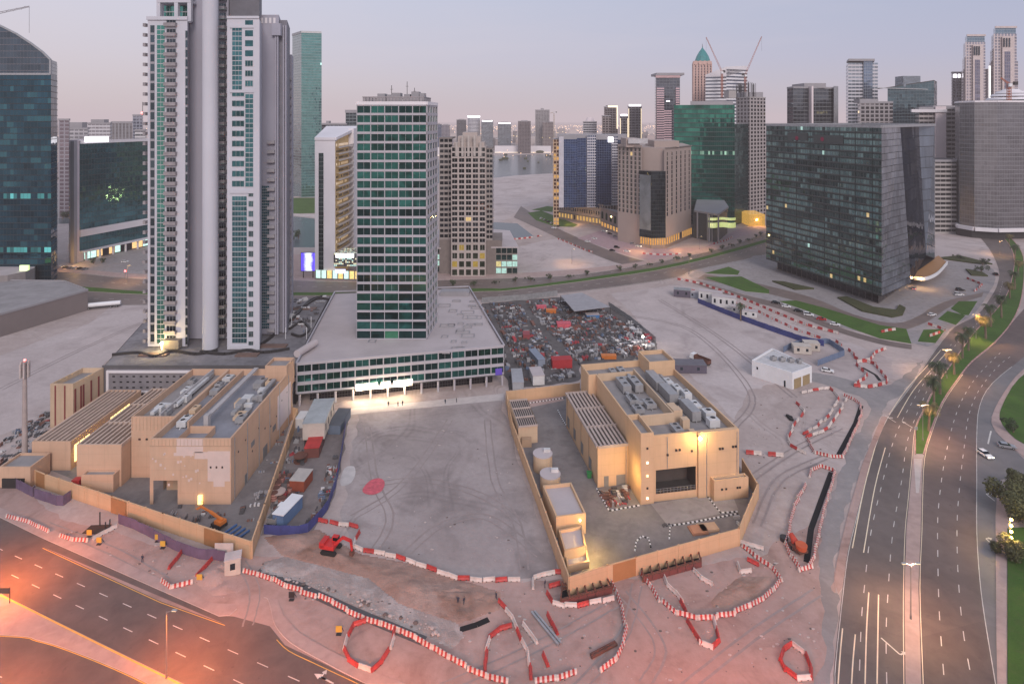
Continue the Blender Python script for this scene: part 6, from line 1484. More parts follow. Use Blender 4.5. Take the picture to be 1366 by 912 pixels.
for b0 in (14, 22, 30, 37): mb = MB(); A_, B_ = pt(-36.24, b0 + 2.2), pt(-36.24, b0); mb.bar(A_, B_, 1.2, 4.4, .1); b.part('wall_louvre', mb, M('door_grey', (.2, .19, .185)))
# shed with louvred roof
sh = q2(-36.2, 8.4, -27.05, 41)
mb = MB(); mb.prism(sh, 0, 11.2, cap=False); b.part('transformer_hall', mb, BT)
mb = MB(); mb.cap(q2(-35.8, 8.8, -27.4, 40.6), 10.5); b.part('slat_gap_shade', mb, M('louvre_shade', (.05, .04, .045)))  # near-black sheet close under the slats paints the shade of the hall
mb = MB()
for k in range(8):
    a_ = -36.0 + k * 1.17; mb.bar(pt(a_, 40.8), pt(a_, 8.6), 10.6, 11.25, .62)
for b0 in (8.5, 19, 30, 40.7): mb.bar(pt(-36.1, b0), pt(-27.1, b0), 10.6, 11.3, .35)
b.part('louvre', mb, M('louvre_pale', (.44, .35, .31)))
mb = MB()
for k in range(5): mb.bar(pt(-36.22, 40 - k * 7.8), pt(-36.22, 39.6 - k * 7.8), 0, 11.1, .12)
b.part('pilaster', mb, BEIGE2)
mb = MB(); p = pt(-11.7, -1.0); mb.beam((*pt(-11.7, -.2), 16.2), (*pt(-11.7, -1.6), 16.5), .2); b.part('lamp_bracket', mb, STEEL)
mb = MB(); p = pt(-11.7, -1.8); mb.ball((*p, 16.4), .42); b.part('floodlight', mb, lamp_mat('flood2', (1, .74, .3), 26)); b.finish()

def wall_line(name, label, pts, z1, t, mat, z0=0, cap=None, gates=()):
    tt = thing(name, label, 'wall', (pts[0][0], pts[0][1], 0)); mb = MB()
    for i in range(len(pts) - 1): mb.bar(pts[i], pts[i + 1], z0, z1, t, 0, -.001 * i)
    mb.build('wall', mat, tt)
    mb = MB()
    for i in range(len(pts) - 1):
        A, B = Vector(pts[i]), Vector(pts[i + 1]); L = (B - A).length; n = max(1, int(L / 5))
        for k in range(n + 1):
            p = A.lerp(B, k / n); d = (B - A).normalized() * .2; mb.bar(p - d, p + d, z0, z1 + .12, t + .12, 0, -.06)
    mb.build('pier', cap or mat, tt)
    for s_, e_ in gates:
        mb = MB(); mb.bar(s_, e_, z0 + .1, z1 - .1, .12, 0, t * .5 + .15); mb.build('gate', M('gate_brown', (.36, .17, .07), .6, var=.15), tt)
    return tt
ZW = 4.0
def Wz(pts, z): return [tuple(G(u, v, z)[:2]) for u, v in pts]
WALLM = M('wall_orange', (.60, .38, .225), .8, var=.1, scale=.1, grime=.35)
rw = Wz([(773, 511), (676, 522), (684, 562), (722, 664), (760, 768), (810, 753), (848, 742), (985, 704), (1010, 645), (990, 612)], ZW)
wall_line('compound_wall', 'orange-beige compound wall with brown gate around the right substation', rw, ZW, .3, WALLM, gates=[(tuple(G(811, 752, ZW)[:2]), tuple(G(847, 742, ZW)[:2]))])
# small louvred building, tanks, guard house
q = Wz([(691.5, 568), (717, 565.5), (703, 531), (679, 533)], 5.7)
b = Bld('louvred_kiosk', 'small beige kiosk with slatted roof inside the right compound wall', q[0]); mb = MB(); mb.prism(ccw(q), 0, 5.7, cap=False); b.part('wall', mb, BEIGE); mb = MB(); mb.cap(q, 5.2); b.part('roof', mb, STEEL)
mb = MB(); A, B, Cx, D = [Vector(p) for p in q]
for k in range(9): mb.bar(A.lerp(B, (k + .2) / 9), tuple(D.lerp(Cx, (k + .2) / 9)), 5.25, 5.6, .22)
for tq in (0, .33, .66, .985): mb.bar(A.lerp(D, tq), B.lerp(Cx, tq), 5.3, 5.75, .4)
b.part('louvre', mb, M('louvre_pale', (.44, .35, .31))); mb = MB(); mb.box(A.x + 1, A.y - 1.6, 0, A.x + 4, A.y - .1, 2.5); b.part('switch_box', mb, BEIGE2); b.finish()
for lb, u, v in (('round beige water tank with grey lid, the farther of the pair', 724, 604), ('round beige water tank with grey lid, the nearer of the pair', 734, 631)):
    c = G(u, v, 4.6); t = thing('water_tank', lb, 'tank', (c.x, c.y, 0)); mb = MB(); mb.cyl((c.x, c.y, 0), (c.x, c.y, 4.4), 2.7, n=32); mb.build('drum', BEIGE, t)
    mb = MB(); mb.cyl((c.x, c.y, 4.4), (c.x, c.y, 4.65), 2.8, n=32); mb.build('lid', ROOFL, t); mb = MB(); mb.box(c.x + .3, c.y + .2, 4.65, c.x + 2.2, c.y + 1.2, 5.5); mb.build('hatch', ACW, t)
q = Wz([(742, 689), (781.5, 684), (762, 643), (724, 647)], 5)
b = Bld('guard_house', 'flat-roofed beige guard house with parapet by the right compound gate', q[0]); block(b, ccw(q), 0, 5, BT, 4.2, roofm=ROOFL)
q_ = Wz([(753, 734), (782, 728), (777, 700), (745, 706)], 3.0); block(b, ccw(q_), 0, 3.0, BT, 2.3, 'annex', ROOFL)
q_ = Wz([(757, 755), (786, 748), (783, 733), (754, 738)], 1.6); block(b, ccw(q_), 0, 1.6, BT, .8, 'annex', ROOFL)
A, B = Vector(q[0]), Vector(q[1]); p = A.lerp(B, .8)
mb = MB(); mb.ball((p.x, p.y - .3, 3.6), .22); b.part('wall_lamp', mb, lamp_mat('lamp_small', (1, .78, .3), 18)); b.finish()
# site clutter in the compound
p = G(786, 637); t = thing('waste_bin', 'green wheeled bin beside the transformer hall', 'bin', p); mb = MB(); mb.hull8([(p.x - .5, p.y - .5, .15), (p.x + .5, p.y - .5, .15), (p.x + .5, p.y + .5, .15), (p.x - .5, p.y + .5, .15), (p.x - .65, p.y - .65, 1.5), (p.x + .65, p.y - .65, 1.5), (p.x + .65, p.y + .65, 1.5), (p.x - .65, p.y + .65, 1.5)]); mb.build('tub', M('bin_green', (.03, .2, .06)), t); mb = MB(); mb.box(p.x - .7, p.y - .7, 1.51, p.x + .7, p.y + .7, 1.65); mb.build('lid', M('bin_green', (.03, .2, .06)), t)
def chequer_kerb(label, pts):
    t = thing('kerb_edging', label, 'kerb', (*W(pts)[0], 0)); pl = W(pts); mbs = [MB(), MB()]
    pos_ = along(pl, .6)
    for k, (p, a) in enumerate(pos_):
        d = Vector((math.cos(a), math.sin(a))) * .3; mbs[k % 2].bar(p - d, p + d, 0, .28, .3)
    mbs[0].build('white_blocks', WHITEP, t); mbs[1].build('black_blocks', STEEL, t)
chequer_kerb('black and white kerb edge around the rubble bed by the stair tower', [(797, 653), (813, 681), (852, 674)])
chequer_kerb('black and white kerb edge below the loading ramp on the right', [(944, 662), (962, 684), (985, 682)])
chequer_kerb('black and white kerb edge at the top of the grey apron', [(892, 718), (893, 701), (920, 697), (984, 685)])
chequer_kerb('short black and white kerb bend behind the compound gate', [(846, 734), (848, 722), (856, 715), (866, 718), (869, 730)])
chequer_kerb('black and white kerb edge along the back of the right yard', [(703, 538), (752, 531)])
chequer_kerb('black and white kerb edge beside the transformer hall flank', [(745, 548), (752, 562), (758, 570)])

# ------------------------------------------------------------------ left substation (square to the view)
b = Bld('substation_building', 'beige substation with patchy repainted front and plant on its roof in the left compound', (-93.9, 155.5))
x0, x1, y0, y1 = -93.9, -72.9, 155.5, 199.
BF = M('beige_pinkish', (.57, .365, .25), .8, var=.12, scale=.09, fine=1.0, grime=.35)
zr = 17.0
mb = MB(); ox0, ox1 = x0 + .9, x0 + 7.2
mb.wall((x0, y0), (ox0, y0), 0, zr); mb.wall((ox1, y0), (x1, y0), 0, zr); mb.wall((ox0, y0), (ox1, y0), 6.2, zr)
mb.wall((x1, y0), (x1, y1), 0, zr); mb.wall((x1, y1), (x0, y1), 0, zr); mb.wall((x0, y1), (x0, y0 + 6), 0, zr); mb.wall((x0, y0 + 6), (x0, y0), 6.2, zr); mb.wall((x0, y0 + .9), (x0, y0), 0, 6.2)
rg = [(x0, y0), (x1, y0), (x1, y1), (x0, y1)]; ig = [(x0 + .45, y0 + .45), (x1 - .45, y0 + .45), (x1 - .45, y1 - .45), (x0 + .45, y1 - .45)]
for i in range(4):
    j = (i + 1) % 4; mb.face([(*rg[i], zr), (*rg[j], zr), (*ig[j], zr), (*ig[i], zr)]); mb.face([(*ig[j], 15), (*ig[i], 15), (*ig[i], zr), (*ig[j], zr)])
b.part('wall', mb, BF)
mb = MB(); mb.cap(rg, 15.0); b.part('roof', mb, M('roof_bluegrey', (.24, .24, .27), .85, var=.25, scale=.15))
mb = MB(); mb.wall((ox0, y0 + 6), (ox1, y0 + 6), 0, 6.2); mb.wall((ox1, y0 + 6), (ox1, y0), 0, 6.2); mb.face([(ox0, y0, 6.19), (ox0, y0 + 6, 6.19), (ox1, y0 + 6, 6.19), (ox1, y0, 6.19)]); b.part('carport', mb, BEIGE2)
PW = M('repaint_white', (.62, .47, .42), .8, var=.08)
mb = MB(); yq = y0 - .03
for xa, xb, za, zb_ in ((x0 + 6.9, x0 + 13.8, 13.4, 16.99), (x0 + 6.2, x0 + 11.4, 12.6, 13.4), (x0 + 15, x1 - .2, 6.0, 13.8), (x0 + 11.6, x0 + 15, 11.8, 13.6), (x0 + 16.5, x1 - 1.6, 4.6, 6.0)): mb.box(xa, yq, za, xb, yq + .028, zb_)
random.seed(3)
for k in range(22): xx = x0 + random.uniform(.4, 14.5); zz = random.uniform(4.5, 13); s_ = random.uniform(.25, .6); mb.box(xx, yq - .001, zz, xx + s_, yq + .027, zz + s_ * 1.2)
b.part('repaint_patch', mb, PW)['kind'] = 'stuff'
mb = MB()
for k in range(22): mb.box(x0 + .3 + k * .95, y0 - .05, 15.2, x0 + .38 + k * .95, y0 - .004, 16.9)
mb.box(x0, y0 - .07, 15.05, x1, y0 - .003, 15.18); b.part('parapet_joints', mb, BEIGE2)
mb = MB(); mb.prism([(x0 + 7, y0 + .5), (x0 + 13.8, y0 + .5), (x0 + 13.8, y0 + 6.5), (x0 + 7, y0 + 6.5)], 15, 16.98, cap=False)
b.part('roof_wall', mb, BF)
for k in range(3): mb = MB(); mb.box(x0 + 15.6 + k * 1.5, y0 - .12, 9.4, x0 + 16 + k * 1.5, y0 - .035, 9.9); b.part('wall_vent', mb, STEEL)
for k in range(9): mb = MB(); yy = y0 + 4 + k * 4.3; zz = random.uniform(6, 12); mb.box(x1 + .003, yy, zz, x1 + .12, yy + .4, zz + .4); b.part('wall_vent', mb, STEEL)
mb = MB(); mb.box(x1 + .003, y0 + 31, 3, x1 + .05, y0 + 42, 13.5); b.part('repaint_patch', mb, PINKW)
block(b, [(x1 - 7, y1 - 5), (x1 + .01, y1 - 5), (x1 + .01, y1 + 2), (x1 - 7, y1 + 2)], 12, 20, BF, 19, 'stair_tower')
mb = MB(); mb.box(x0 + 9.8, y0 + 8, 15, x0 + 11, y0 + 9.5, 19); mb.beam((x0 + 10.4, y0 + 8.6, 18.4), (x0 + 10.4, y1 - 3, 18.4), 1.3, .5); b.part('cable_bridge', mb, M('bridge_grey', (.40, .37, .37)))
mb = MB(); mb.bar((x0 + 5.2, y1 - 1), (x0 + 5.2, y0 + 9), 15, 16.9, .35); b.part('roof_wall', mb, BF)
for k in range(6): mb = MB(); yy = y0 + 2 + k * 7.6; mb.cyl((x1 + .1, yy, .2), (x1 + .1, yy, 16.3), .1, n=6); b.part('drainpipe', mb, METAL)
for yy, zz, ww, hh in ((y0 + 8, .1, 1.4, 2.6), (y0 + 20, .1, 3, 3.4), (y0 + 27, 4.5, 2.4, 1.6), (y0 + 12, 8, 2.2, 1.4)): mb = MB(); mb.box(x1 + .004, yy, zz, x1 + .09, yy + ww, zz + hh); b.part('door' if zz < 1 else 'wall_louvre', mb, M('door_grey', (.2, .19, .185)))
# second block to the left
x2 = -106.0; y2 = 167.
block(b, [(x2, y2), (x0 - .002, y2), (x0 - .002, 199), (x2, 199)], 0, 17.0, BF, 15.0, 'side_wing')
mb = MB()
for k in range(12): mb.box(x2 + .3 + k * 1.0, y2 - .05, 13.2, x2 + .38 + k * 1.0, y2 - .004, 16.9)
b.part('parapet_joints', mb, BEIGE2)
for k in range(2): mb = MB(); mb.box(x2 + 2 + k * 2, y2 - .1, 10.5, x2 + 2.6 + k * 2, y2 - .003, 11); b.part('wall_vent', mb, STEEL)
random.seed(11)
for k in range(17):
    xx = random.choice([x0 + 14.5, x0 + 17.5, x0 + 13, x0 + 2.5]) + random.uniform(-.8, .8); yy = y0 + 11 + k * 1.75
    roof_unit(b, (xx, yy), (0, 1), random.uniform(2, 4.5), random.uniform(1.6, 2.8), random.uniform(1.2, 2.4), 15, random.choice([0, 1, 2]), random.choice([AC, ACW, AC, BEIGE]))
for k in range(9):
    roof_unit(b, (x2 + random.uniform(3, 10), y2 + 4 + k * 3), (0, 1), random.uniform(2, 4), random.uniform(1.5, 2.6), random.uniform(1.2, 2.2), 15, random.choice([0, 1, 2]), random.choice([AC, ACW]))
duct(b, [(x2 + 4, y2 + 3), (x2 + 4, y2 + 8), (x2 + 8, y2 + 8), (x2 + 8, y2 + 26)], 16.4, 1.1, ACW); duct(b, [(x0 + 15, y0 + 14), (x0 + 15, y0 + 24), (x0 + 18, y0 + 24), (x0 + 18, y0 + 36)], 16.5, 1.2); duct(b, [(x0 + 13, y0 + 20), (x0 + 18, y0 + 20)], 16.2, 1.2, ACW)
mb = MB(); mb.bar((x0 - 4.5, 198), (x0 - 4.5, y2 + 1), 15, 17.3, .5); b.part('roof_wall', mb, M('bridge_grey', (.40, .37, .37)))
p = (x0 + 13.2, y0 - .5); mb = MB(); mb.box(p[0] - .5, p[1] - .1, .3, p[0] + .6, p[1] + .4, 2.6); b.part('lit_doorway', mb, lamp_mat('yellow_door', (1, .68, .08), 1.6)); b.finish()
# transformer hall with slatted roof
b = Bld('transformer_hall', 'beige transformer hall with open slatted roof left of the patchy substation', (-118, 163))
x0, x1, y0, y1 = -118.3, -106.2, 163., 197.
mb = MB(); mb.prism([(x0, y0), (x1, y0), (x1, y1), (x0, y1)], 0, 11.4, cap=False); b.part('wall', mb, BF)
mb = MB(); mb.cap([(x0, y0), (x1, y0), (x1, y1), (x0, y1)], 10.2); b.part('slat_gap_shade', mb, M('louvre_shade', (.05, .04, .045)))  # dark sheet below the slats, shade of the hall put into colour
mb = MB()
for k in range(9): xx = x0 + .1 + k * 1.45; mb.box(xx, y0 + .1, 10.6, xx + .5, y1 - .1, 11.5)
for yy in (y0 + .02, y0 + 12, y0 + 23, y1 - .4): mb.box(x0 + .02, yy, 10.7, x1 - .02, yy + .38, 11.44)
b.part('louvre', mb, M('louvre_pale2', (.50, .37, .30)))
block(b, [(x0 + 3, y0 - 2.5), (x1 - .5, y0 - 2.5), (x1 - .5, y0 - .01), (x0 + 3, y0 - .01)], 0, 4.6, BF, 4.2, 'annex')
mb = MB(); mb.box(x0 + .1, y0 - 2.2, 0, x0 + 2.2, y0 - .5, 3); b.part('switch_rack', mb, REDP)
mb = MB(); mb.ball((x0 + 3.8, y0 - 2.8, .8), .2); b.part('wall_lamp', mb, lamp_mat('lamp_small', (1, .78, .3), 18)); b.finish()
b = Bld('control_building', 'low beige control building with slatted roof and yellow lit windows', (-141, 172))
x0, x1, y0, y1 = -139.5, -125.5, 170.5, 203.
block(b, [(x0 + 3, y0), (x1, y0), (x1, y1), (x0 + 3, y1)], 0, 8.2, BF, 7.5)
mb = MB()
for k in range(7): mb.box(x0 + 3.5 + k * 1.45, y0 + .6, 7.6, x0 + 4.0 + k * 1.45, y1 - .6, 8.3)
b.part('louvre', mb, M('louvre_pale2', (.50, .37, .30)))
for k in range(2):
    for j in range(3 if k == 0 else 6):
        mb = MB(); yy = y0 + 1.5 + j * 2.2 if k == 0 else y0 + 17 + j * 1.6; zz = 1.6 if k == 0 else 5.2; hh = 4.8 if k == 0 else 1.3
        mb.box(x1 + .004, yy, zz, x1 + .1, yy + (1.7 if k == 0 else 1.2), zz + hh); b.part('window', mb, YGLOW)
block(b, [(-139, 162.5), (-130.5, 162.5), (-130.5, 169.5), (-139, 169.5)], 0, 5.6, BF, 5.0, 'annex')
mb = MB(); mb.box(-138, 162.2, 0, -132, 162.49, 2.6); b.part('bay_shade', mb, STEEL); b.finish()  # solid dark slab painted as the shade of an opening
b = Bld('firewall_block', 'tall beige block with dark red vertical stripes beside the sandy lot', (-149, 194))
q = [(-149.4, 194), (-142, 194), (-140.6, 206.5), (-148, 206.5)]
zt_ = 14.2; block(b, q, 0, zt_, BEIGE, zt_ - 1.6)
for tx in (.2, .62): xx = q[0][0] + 7.3 * tx; b.part('red_stripe', MB().box(xx, 193.9, 0, xx + .45, 193.995, zt_ - .6), M('stripe_maroon', (.22, .05, .045)))
A, B = Vector(q[1]), Vector(q[2])
for tt in (.04, .22, .3, .55, .8): b.part('red_stripe', MB().bar(A.lerp(B, tt), A.lerp(B, tt + .05), 1, zt_ - 2, .1), M('stripe_maroon', (.22, .05, .045)))
mb = MB(); mb.bar(A.lerp(B, 0), A.lerp(B, .9), 0, 3.0, 1.5, 0, .1); b.part('plinth', mb, BEIGE2); b.finish()
# compound wall
lw = Wz([(14, 612), (62, 632), (150, 661), (218, 684), (335, 721), (352, 672), (396, 545), (378, 540)], ZW)
gt = [(tuple(G(a, b_, ZW)[:2]), tuple(G(c, d, ZW)[:2])) for a, b_, c, d in ((50, 627.5, 62, 631.5), (150, 661.5, 170, 668), (274, 702, 299, 710))]
wall_line('compound_wall', 'orange-beige compound wall with brown gates around the left substation', lw, ZW, .3, WALLM, gates=gt)
# mast
p = G(33, 615); t = thing('telecom_mast', 'pale telecom mast with antenna drum at its top beside the left compound', 'mast', p); zt_ = Zv(482, p.y)
mb = MB(); mb.cyl((p.x, p.y, 0), (p.x, p.y, zt_), .75, .5, n=16); mb.build('pole', M('mast_tan', (.38, .31, .29)), t)
mb = MB()
for k in range(6):
    a = k * math.pi / 3; mb.box(p.x + 1.05 * math.cos(a) - .22, p.y + 1.05 * math.sin(a) - .22, zt_ - 4.6, p.x + 1.05 * math.cos(a) + .22, p.y + 1.05 * math.sin(a) + .22, zt_ - .5 + .4 * (k % 2)); mb.beam((p.x, p.y, zt_ - 1.5), (p.x + 1.05 * math.cos(a), p.y + 1.05 * math.sin(a), zt_ - 1.5), .12)
mb.build('antenna', M('mast_tan2', (.46, .39, .37)), t); mb = MB(); mb.ball((p.x, p.y, zt_ + .4), .35); mb.build('beacon', REDL, t)

# ------------------------------------------------------------------ hoardings and fences
def hoarding(label, pts, h, mat, name='hoarding', cat='fence', posts=METAL):
    pl = W(pts); t = thing(name, label, cat, (*pl[0], 0)); mb = MB(); k = 0
    pos_ = along(pl, 2.2)
    for (p, a), (q, _) in zip(pos_, pos_[1:]):
        o = .05 * (k % 2); mb.bar(p, q, .05, h + .06 * (k % 3), .06, 0, o); k += 1
    mb.build('panels', mat, t); mb = MB()
    for p, a in pos_: mb.box(p.x - .06, p.y + .06, 0, p.x + .06, p.y + .2, h)
    mb.build('posts', posts, t); return t
hoarding('purple site hoarding zigzag nearest the bottom left highway, left of the mast wall', [(8, 640), (20, 650), (46, 664), (47, 656)], 2.6, PURP)
hoarding('purple hoarding wedge standing in front of the left compound wall', [(46, 664), (82, 676), (101, 662)], 2.6, PURP)
hoarding('long wavy purple hoarding along the foot of the left compound wall', [(158, 698), (178, 705), (200, 716), (222, 728), (243, 738), (268, 746), (290, 747), (310, 750)], 2.4, PURP)
hoarding('blue hoarding around the near end of the container works yard', [(352, 712), (380, 714), (408, 713), (420, 700), (436, 682), (448, 648), (455, 610), (462, 562)], 2.3, BLUEF)
hoarding('blue hoarding line in front of the site offices below the avenue', [(931, 404), (950, 412), (980, 424), (1024, 440), (1070, 456), (1100, 462)], 2.6, BLUEF)
hoarding('grey sheet fence along the back edge of the scrap yard', [(643, 404), (700, 400), (748, 394)], 3.0, METAL)
hoarding('grey sheet fence down the right edge of the scrap yard', [(812, 409), (840, 428), (876, 458)], 2.6, METAL)
hoarding('blue-grey fence round the small site office compound by the white building', [(1045, 470), (1060, 462), (1105, 458), (1128, 474), (1089, 489)], 2.4, M('fence_bluegrey', (.13, .17, .26)))
# white workshop
b = Bld('white_workshop', 'white flat-roofed workshop with two brown shutters on the sandy lot', G(1058, 517)); zw = 6.2
q = Wz([(1003, 480), (1057, 497), (1083, 488), (1030, 464)], zw); q = [tuple(p) for p in q]
block(b, ccw(q), 0, zw, WHITEP, zw - .7, roofm=M('roof_pale', (.50, .48, .48)))
A, B = Vector(q[1]), Vector(q[2])
for t0 in (.08, .52): mb = MB(); mb.bar(A.lerp(B, t0), A.lerp(B, t0 + .36), 0, 3.6, .1); b.part('shutter', mb, M('shutter_brown', (.30, .22, .12)))
for k in range(4): c = A.lerp(B, .5) * .55 + Vector(q[0]) * .1 + Vector(q[3]) * .35; roof_unit(b, (c.x - 4 + k * 3, c.y + 2 - k * .9), (1, .3), 2.2, 1.6, 1.5, zw - .7, 1, AC)
mb = MB(); C0, D0 = Vector(q[0]), Vector(q[1]); mb.bar(C0.lerp(D0, .12), C0.lerp(D0, .16), 3.2, 4.2, .06); mb.bar(C0.lerp(D0, .8), C0.lerp(D0, .84), 0, 2.4, .06); b.part('window', mb, pane_d); b.finish()
def cabin(label, u, v, L, w, h, rz, wall, roofm=None, name='site_cabin', stilts=0.0, win=2):
    c = G(u, v); t = thing(name, label, 'cabin', (c.x, c.y, 0), rz); base = Vector((0, 0, 0)); t['_at'] = (0, 0, 0)
    mb = MB(); mb.box(-L / 2, -w / 2, stilts + .15, L / 2, w / 2, stilts + h); mb.build('body', wall, t)
    mb = MB(); mb.box(-L / 2 - .12, -w / 2 - .12, stilts + h + .002, L / 2 + .12, w / 2 + .12, stilts + h + .18); mb.build('roof', roofm or ROOFL, t)
    for k in range(win):
        mb = MB(); x = -L / 2 + L * (k + .5) / win; mb.box(x - .5, -w / 2 - .04, stilts + h * .4, x + .5, -w / 2 - .003, stilts + h * .78); mb.build('window', pane_d, t)
    mb = MB()
    for sx in (-1, 1):
        for sy in (-1, 1): mb.box(sx * L * .46 - .12, sy * w * .42 - .12, 0, sx * L * .46 + .12, sy * w * .42 + .12, stilts + .15)
    mb.build('legs', STEEL, t); return t
CAB = M('cabin_cream', (.48, .42, .37)); CABW = M('cabin_white', (.58, .56, .55)); CABD = M('cabin_purple', (.10, .085, .115)); CABB = M('cabin_blue', (.10, .16, .28))
cabin('cream cabin with flat lid roof in the blue-grey fenced compound, left one', 1069, 470, 7, 4.5, 3.2, -.2, CAB, CAB); cabin('cream cabin with flat lid roof in the blue-grey fenced compound, right one', 1082, 466, 6, 4.5, 3.2, -.2, CAB, CAB)
cabin('dark purple cabin at the left end of the site offices', 910, 395, 9, 5, 4, -.3, CABD, METAL); cabin('pale grey long cabin behind the blue hoarding', 930, 397, 9, 4, 3.2, -.45, M('cabin_grey', (.30, .31, .36)))
cabin('two-storey white site office with small windows, left block', 948, 402, 12, 5, 5.6, -.42, CABW, win=4); cabin('two-storey white site office with small windows, right block', 966, 409, 12, 5, 5.6, -.42, CABW, win=4)
cabin('white flat cabin at the right end of the site offices', 1000, 422, 7, 4, 3, -.4, CABW); cabin('grey cabin with dark side near the palm by the site offices', 984, 417, 6, 4, 3.4, -.4, METAL)
cabin('dark purple shed behind the right substation', 918, 494, 13, 6, 3.2, -.05, CABD, M('shed_roof', (.13, .12, .14)), 'storage_shed')
cabin('long pale-roofed cabin block on stilts in the works yard', 426, 578, 16, 6.5, 5, math.pi / 2 + .1, CAB, M('cabin_roof_grey', (.36, .38, .39)), stilts=2.2, win=4)
cabin('open red-roofed canopy over machines in the works yard', 420, 600, 9, 4.2, 3, math.pi / 2 + .12, M('rust_wall', (.15, .05, .04)), REDP, 'yard_shelter', win=1)
cabin('white-roofed container trailer at the near end of the works yard', 384, 690, 8, 3, 3.2, math.pi / 2 - .25, CABB, WHITEP, 'container', win=0)
cabin('rust red skip container with pale boards on top in the works yard', 402, 648, 5.5, 4, 3, math.pi / 2 - .1, M('skip_red', (.26, .06, .03)), M('boards', (.42, .38, .35)), 'skip', win=0)
cabin('dark blue-grey container at the far end of the works yard fence', 453, 568, 11, 4, 3, math.pi / 2 - .03, M('cont_slate', (.12, .15, .2)), M('cont_slate2', (.09, .10, .12)), 'container', win=0)
cabin('white silo-like tank cabin left of the long stilt cabin', 403, 566, 5, 2.6, 3, math.pi / 2, CABW, WHITEP, win=0)
cabin('beige guard cabin at the corner of the left compound', 311, 763, 3.2, 2.6, 3.6, .35, CAB, M('cabin_roof_pink', (.5, .42, .4)), win=1)
p = G(299, 745); t = thing('notice_board', 'blank pale notice board by the beige guard cabin', 'sign', p); mb = MB(); mb.box(p.x - 2.1, p.y - .1, 1.1, p.x + 2.1, p.y, 3.6); mb.build('panel', M('board_pale', (.55, .47, .44)), t); mb = MB(); mb.box(p.x - 1.6, p.y + .02, 0, p.x - 1.45, p.y + .15, 3.4); mb.box(p.x + 1.45, p.y + .02, 0, p.x + 1.6, p.y + .15, 3.4); mb.build('posts', STEEL, t)
# scrap yard
t = thing('sheet_roof_shelter', 'grey sheet-metal shelter roof at the back of the scrap yard', 'shelter', G(785, 410)); q = Wz([(748, 394), (776, 390), (814, 409), (766, 415)], 5)
mb = MB(); mb.cap(ccw(q), 5); mb.prism(ccw(q), 4.8, 4.99, cap=False); mb.build('roof', M('sheet_grey', (.34, .32, .33), .5, .2), t); mb = MB()
for p in q: mb.box(p[0] - .15, p[1] - .15, 0, p[0] + .15, p[1] + .15, 4.8)
mb.build('posts', STEEL, t)
for lb, u, v, L, w, h, rz, wm_ in (('long grey container nearest the podium in the scrap yard', 690, 515, 12, 4, 4, math.pi / 2 + .05, M('cont_grey', (.34, .34, .36))), ('white container beside the long grey one in the scrap yard', 716, 508, 8, 4.4, 3.6, math.pi / 2 + .15, CABW), ('blue-grey container further back in the scrap yard', 716, 482, 12, 3, 3, math.pi / 2 + .3, M('cont_bluegrey', (.22, .25, .31))),
    ('pink-red covered skip under a tarp in the scrap yard', 752, 436, 6.5, 4, 2, .05, TARP), ('orange-red skip by the sheet roof shelter', 735, 417, 5, 3, 1.6, 0, ORANGE), ('dark red skip at the back left of the scrap yard', 722, 412, 5, 3, 1.6, .1, TARP), ('bright red container by the substation corner', 749, 489, 8, 4, 3.4, .1, M('cont_red', (.38, .03, .035))), ('crimson container at the left of the scrap yard', 702, 450, 5, 3, 2, math.pi / 2, M('cont_crimson', (.28, .06, .07))), ('orange heap cover near the substation back wall', 812, 478, 6, 2.5, 1.4, 0, ORANGE), ('blue tank box with white drums in the scrap yard', 790, 424, 6.5, 3.6, 2, .1, M('cont_blue', (.06, .17, .36)))):
    cabin(lb, u, v, L, w, h, rz, wm_, wm_ if 'white' not in lb else ROOFL, 'container', win=0)
random.seed(17)
sy = W([(646, 407), (748, 400), (806, 414), (868, 456), (870, 474), (775, 482), (770, 504), (684, 516)])
def inpoly(x, y, poly):
    c = False
    for i in range(len(poly)):
        (x1, y1), (x2, y2) = poly[i], poly[i - 1]
        if (y1 > y) != (y2 > y) and x < (x2 - x1) * (y - y1) / (y2 - y1) + x1: c = not c
    return c
SC = [M('scrap_grey', (.30, .29, .30), var=.4), M('scrap_dark', (.08, .075, .08), var=.4), M('scrap_rust', (.17, .08, .06), var=.5), M('scrap_red', (.38, .05, .06), var=.3), M('scrap_white', (.55, .53, .53), var=.2), M('scrap_blue', (.12, .16, .24), var=.3)]
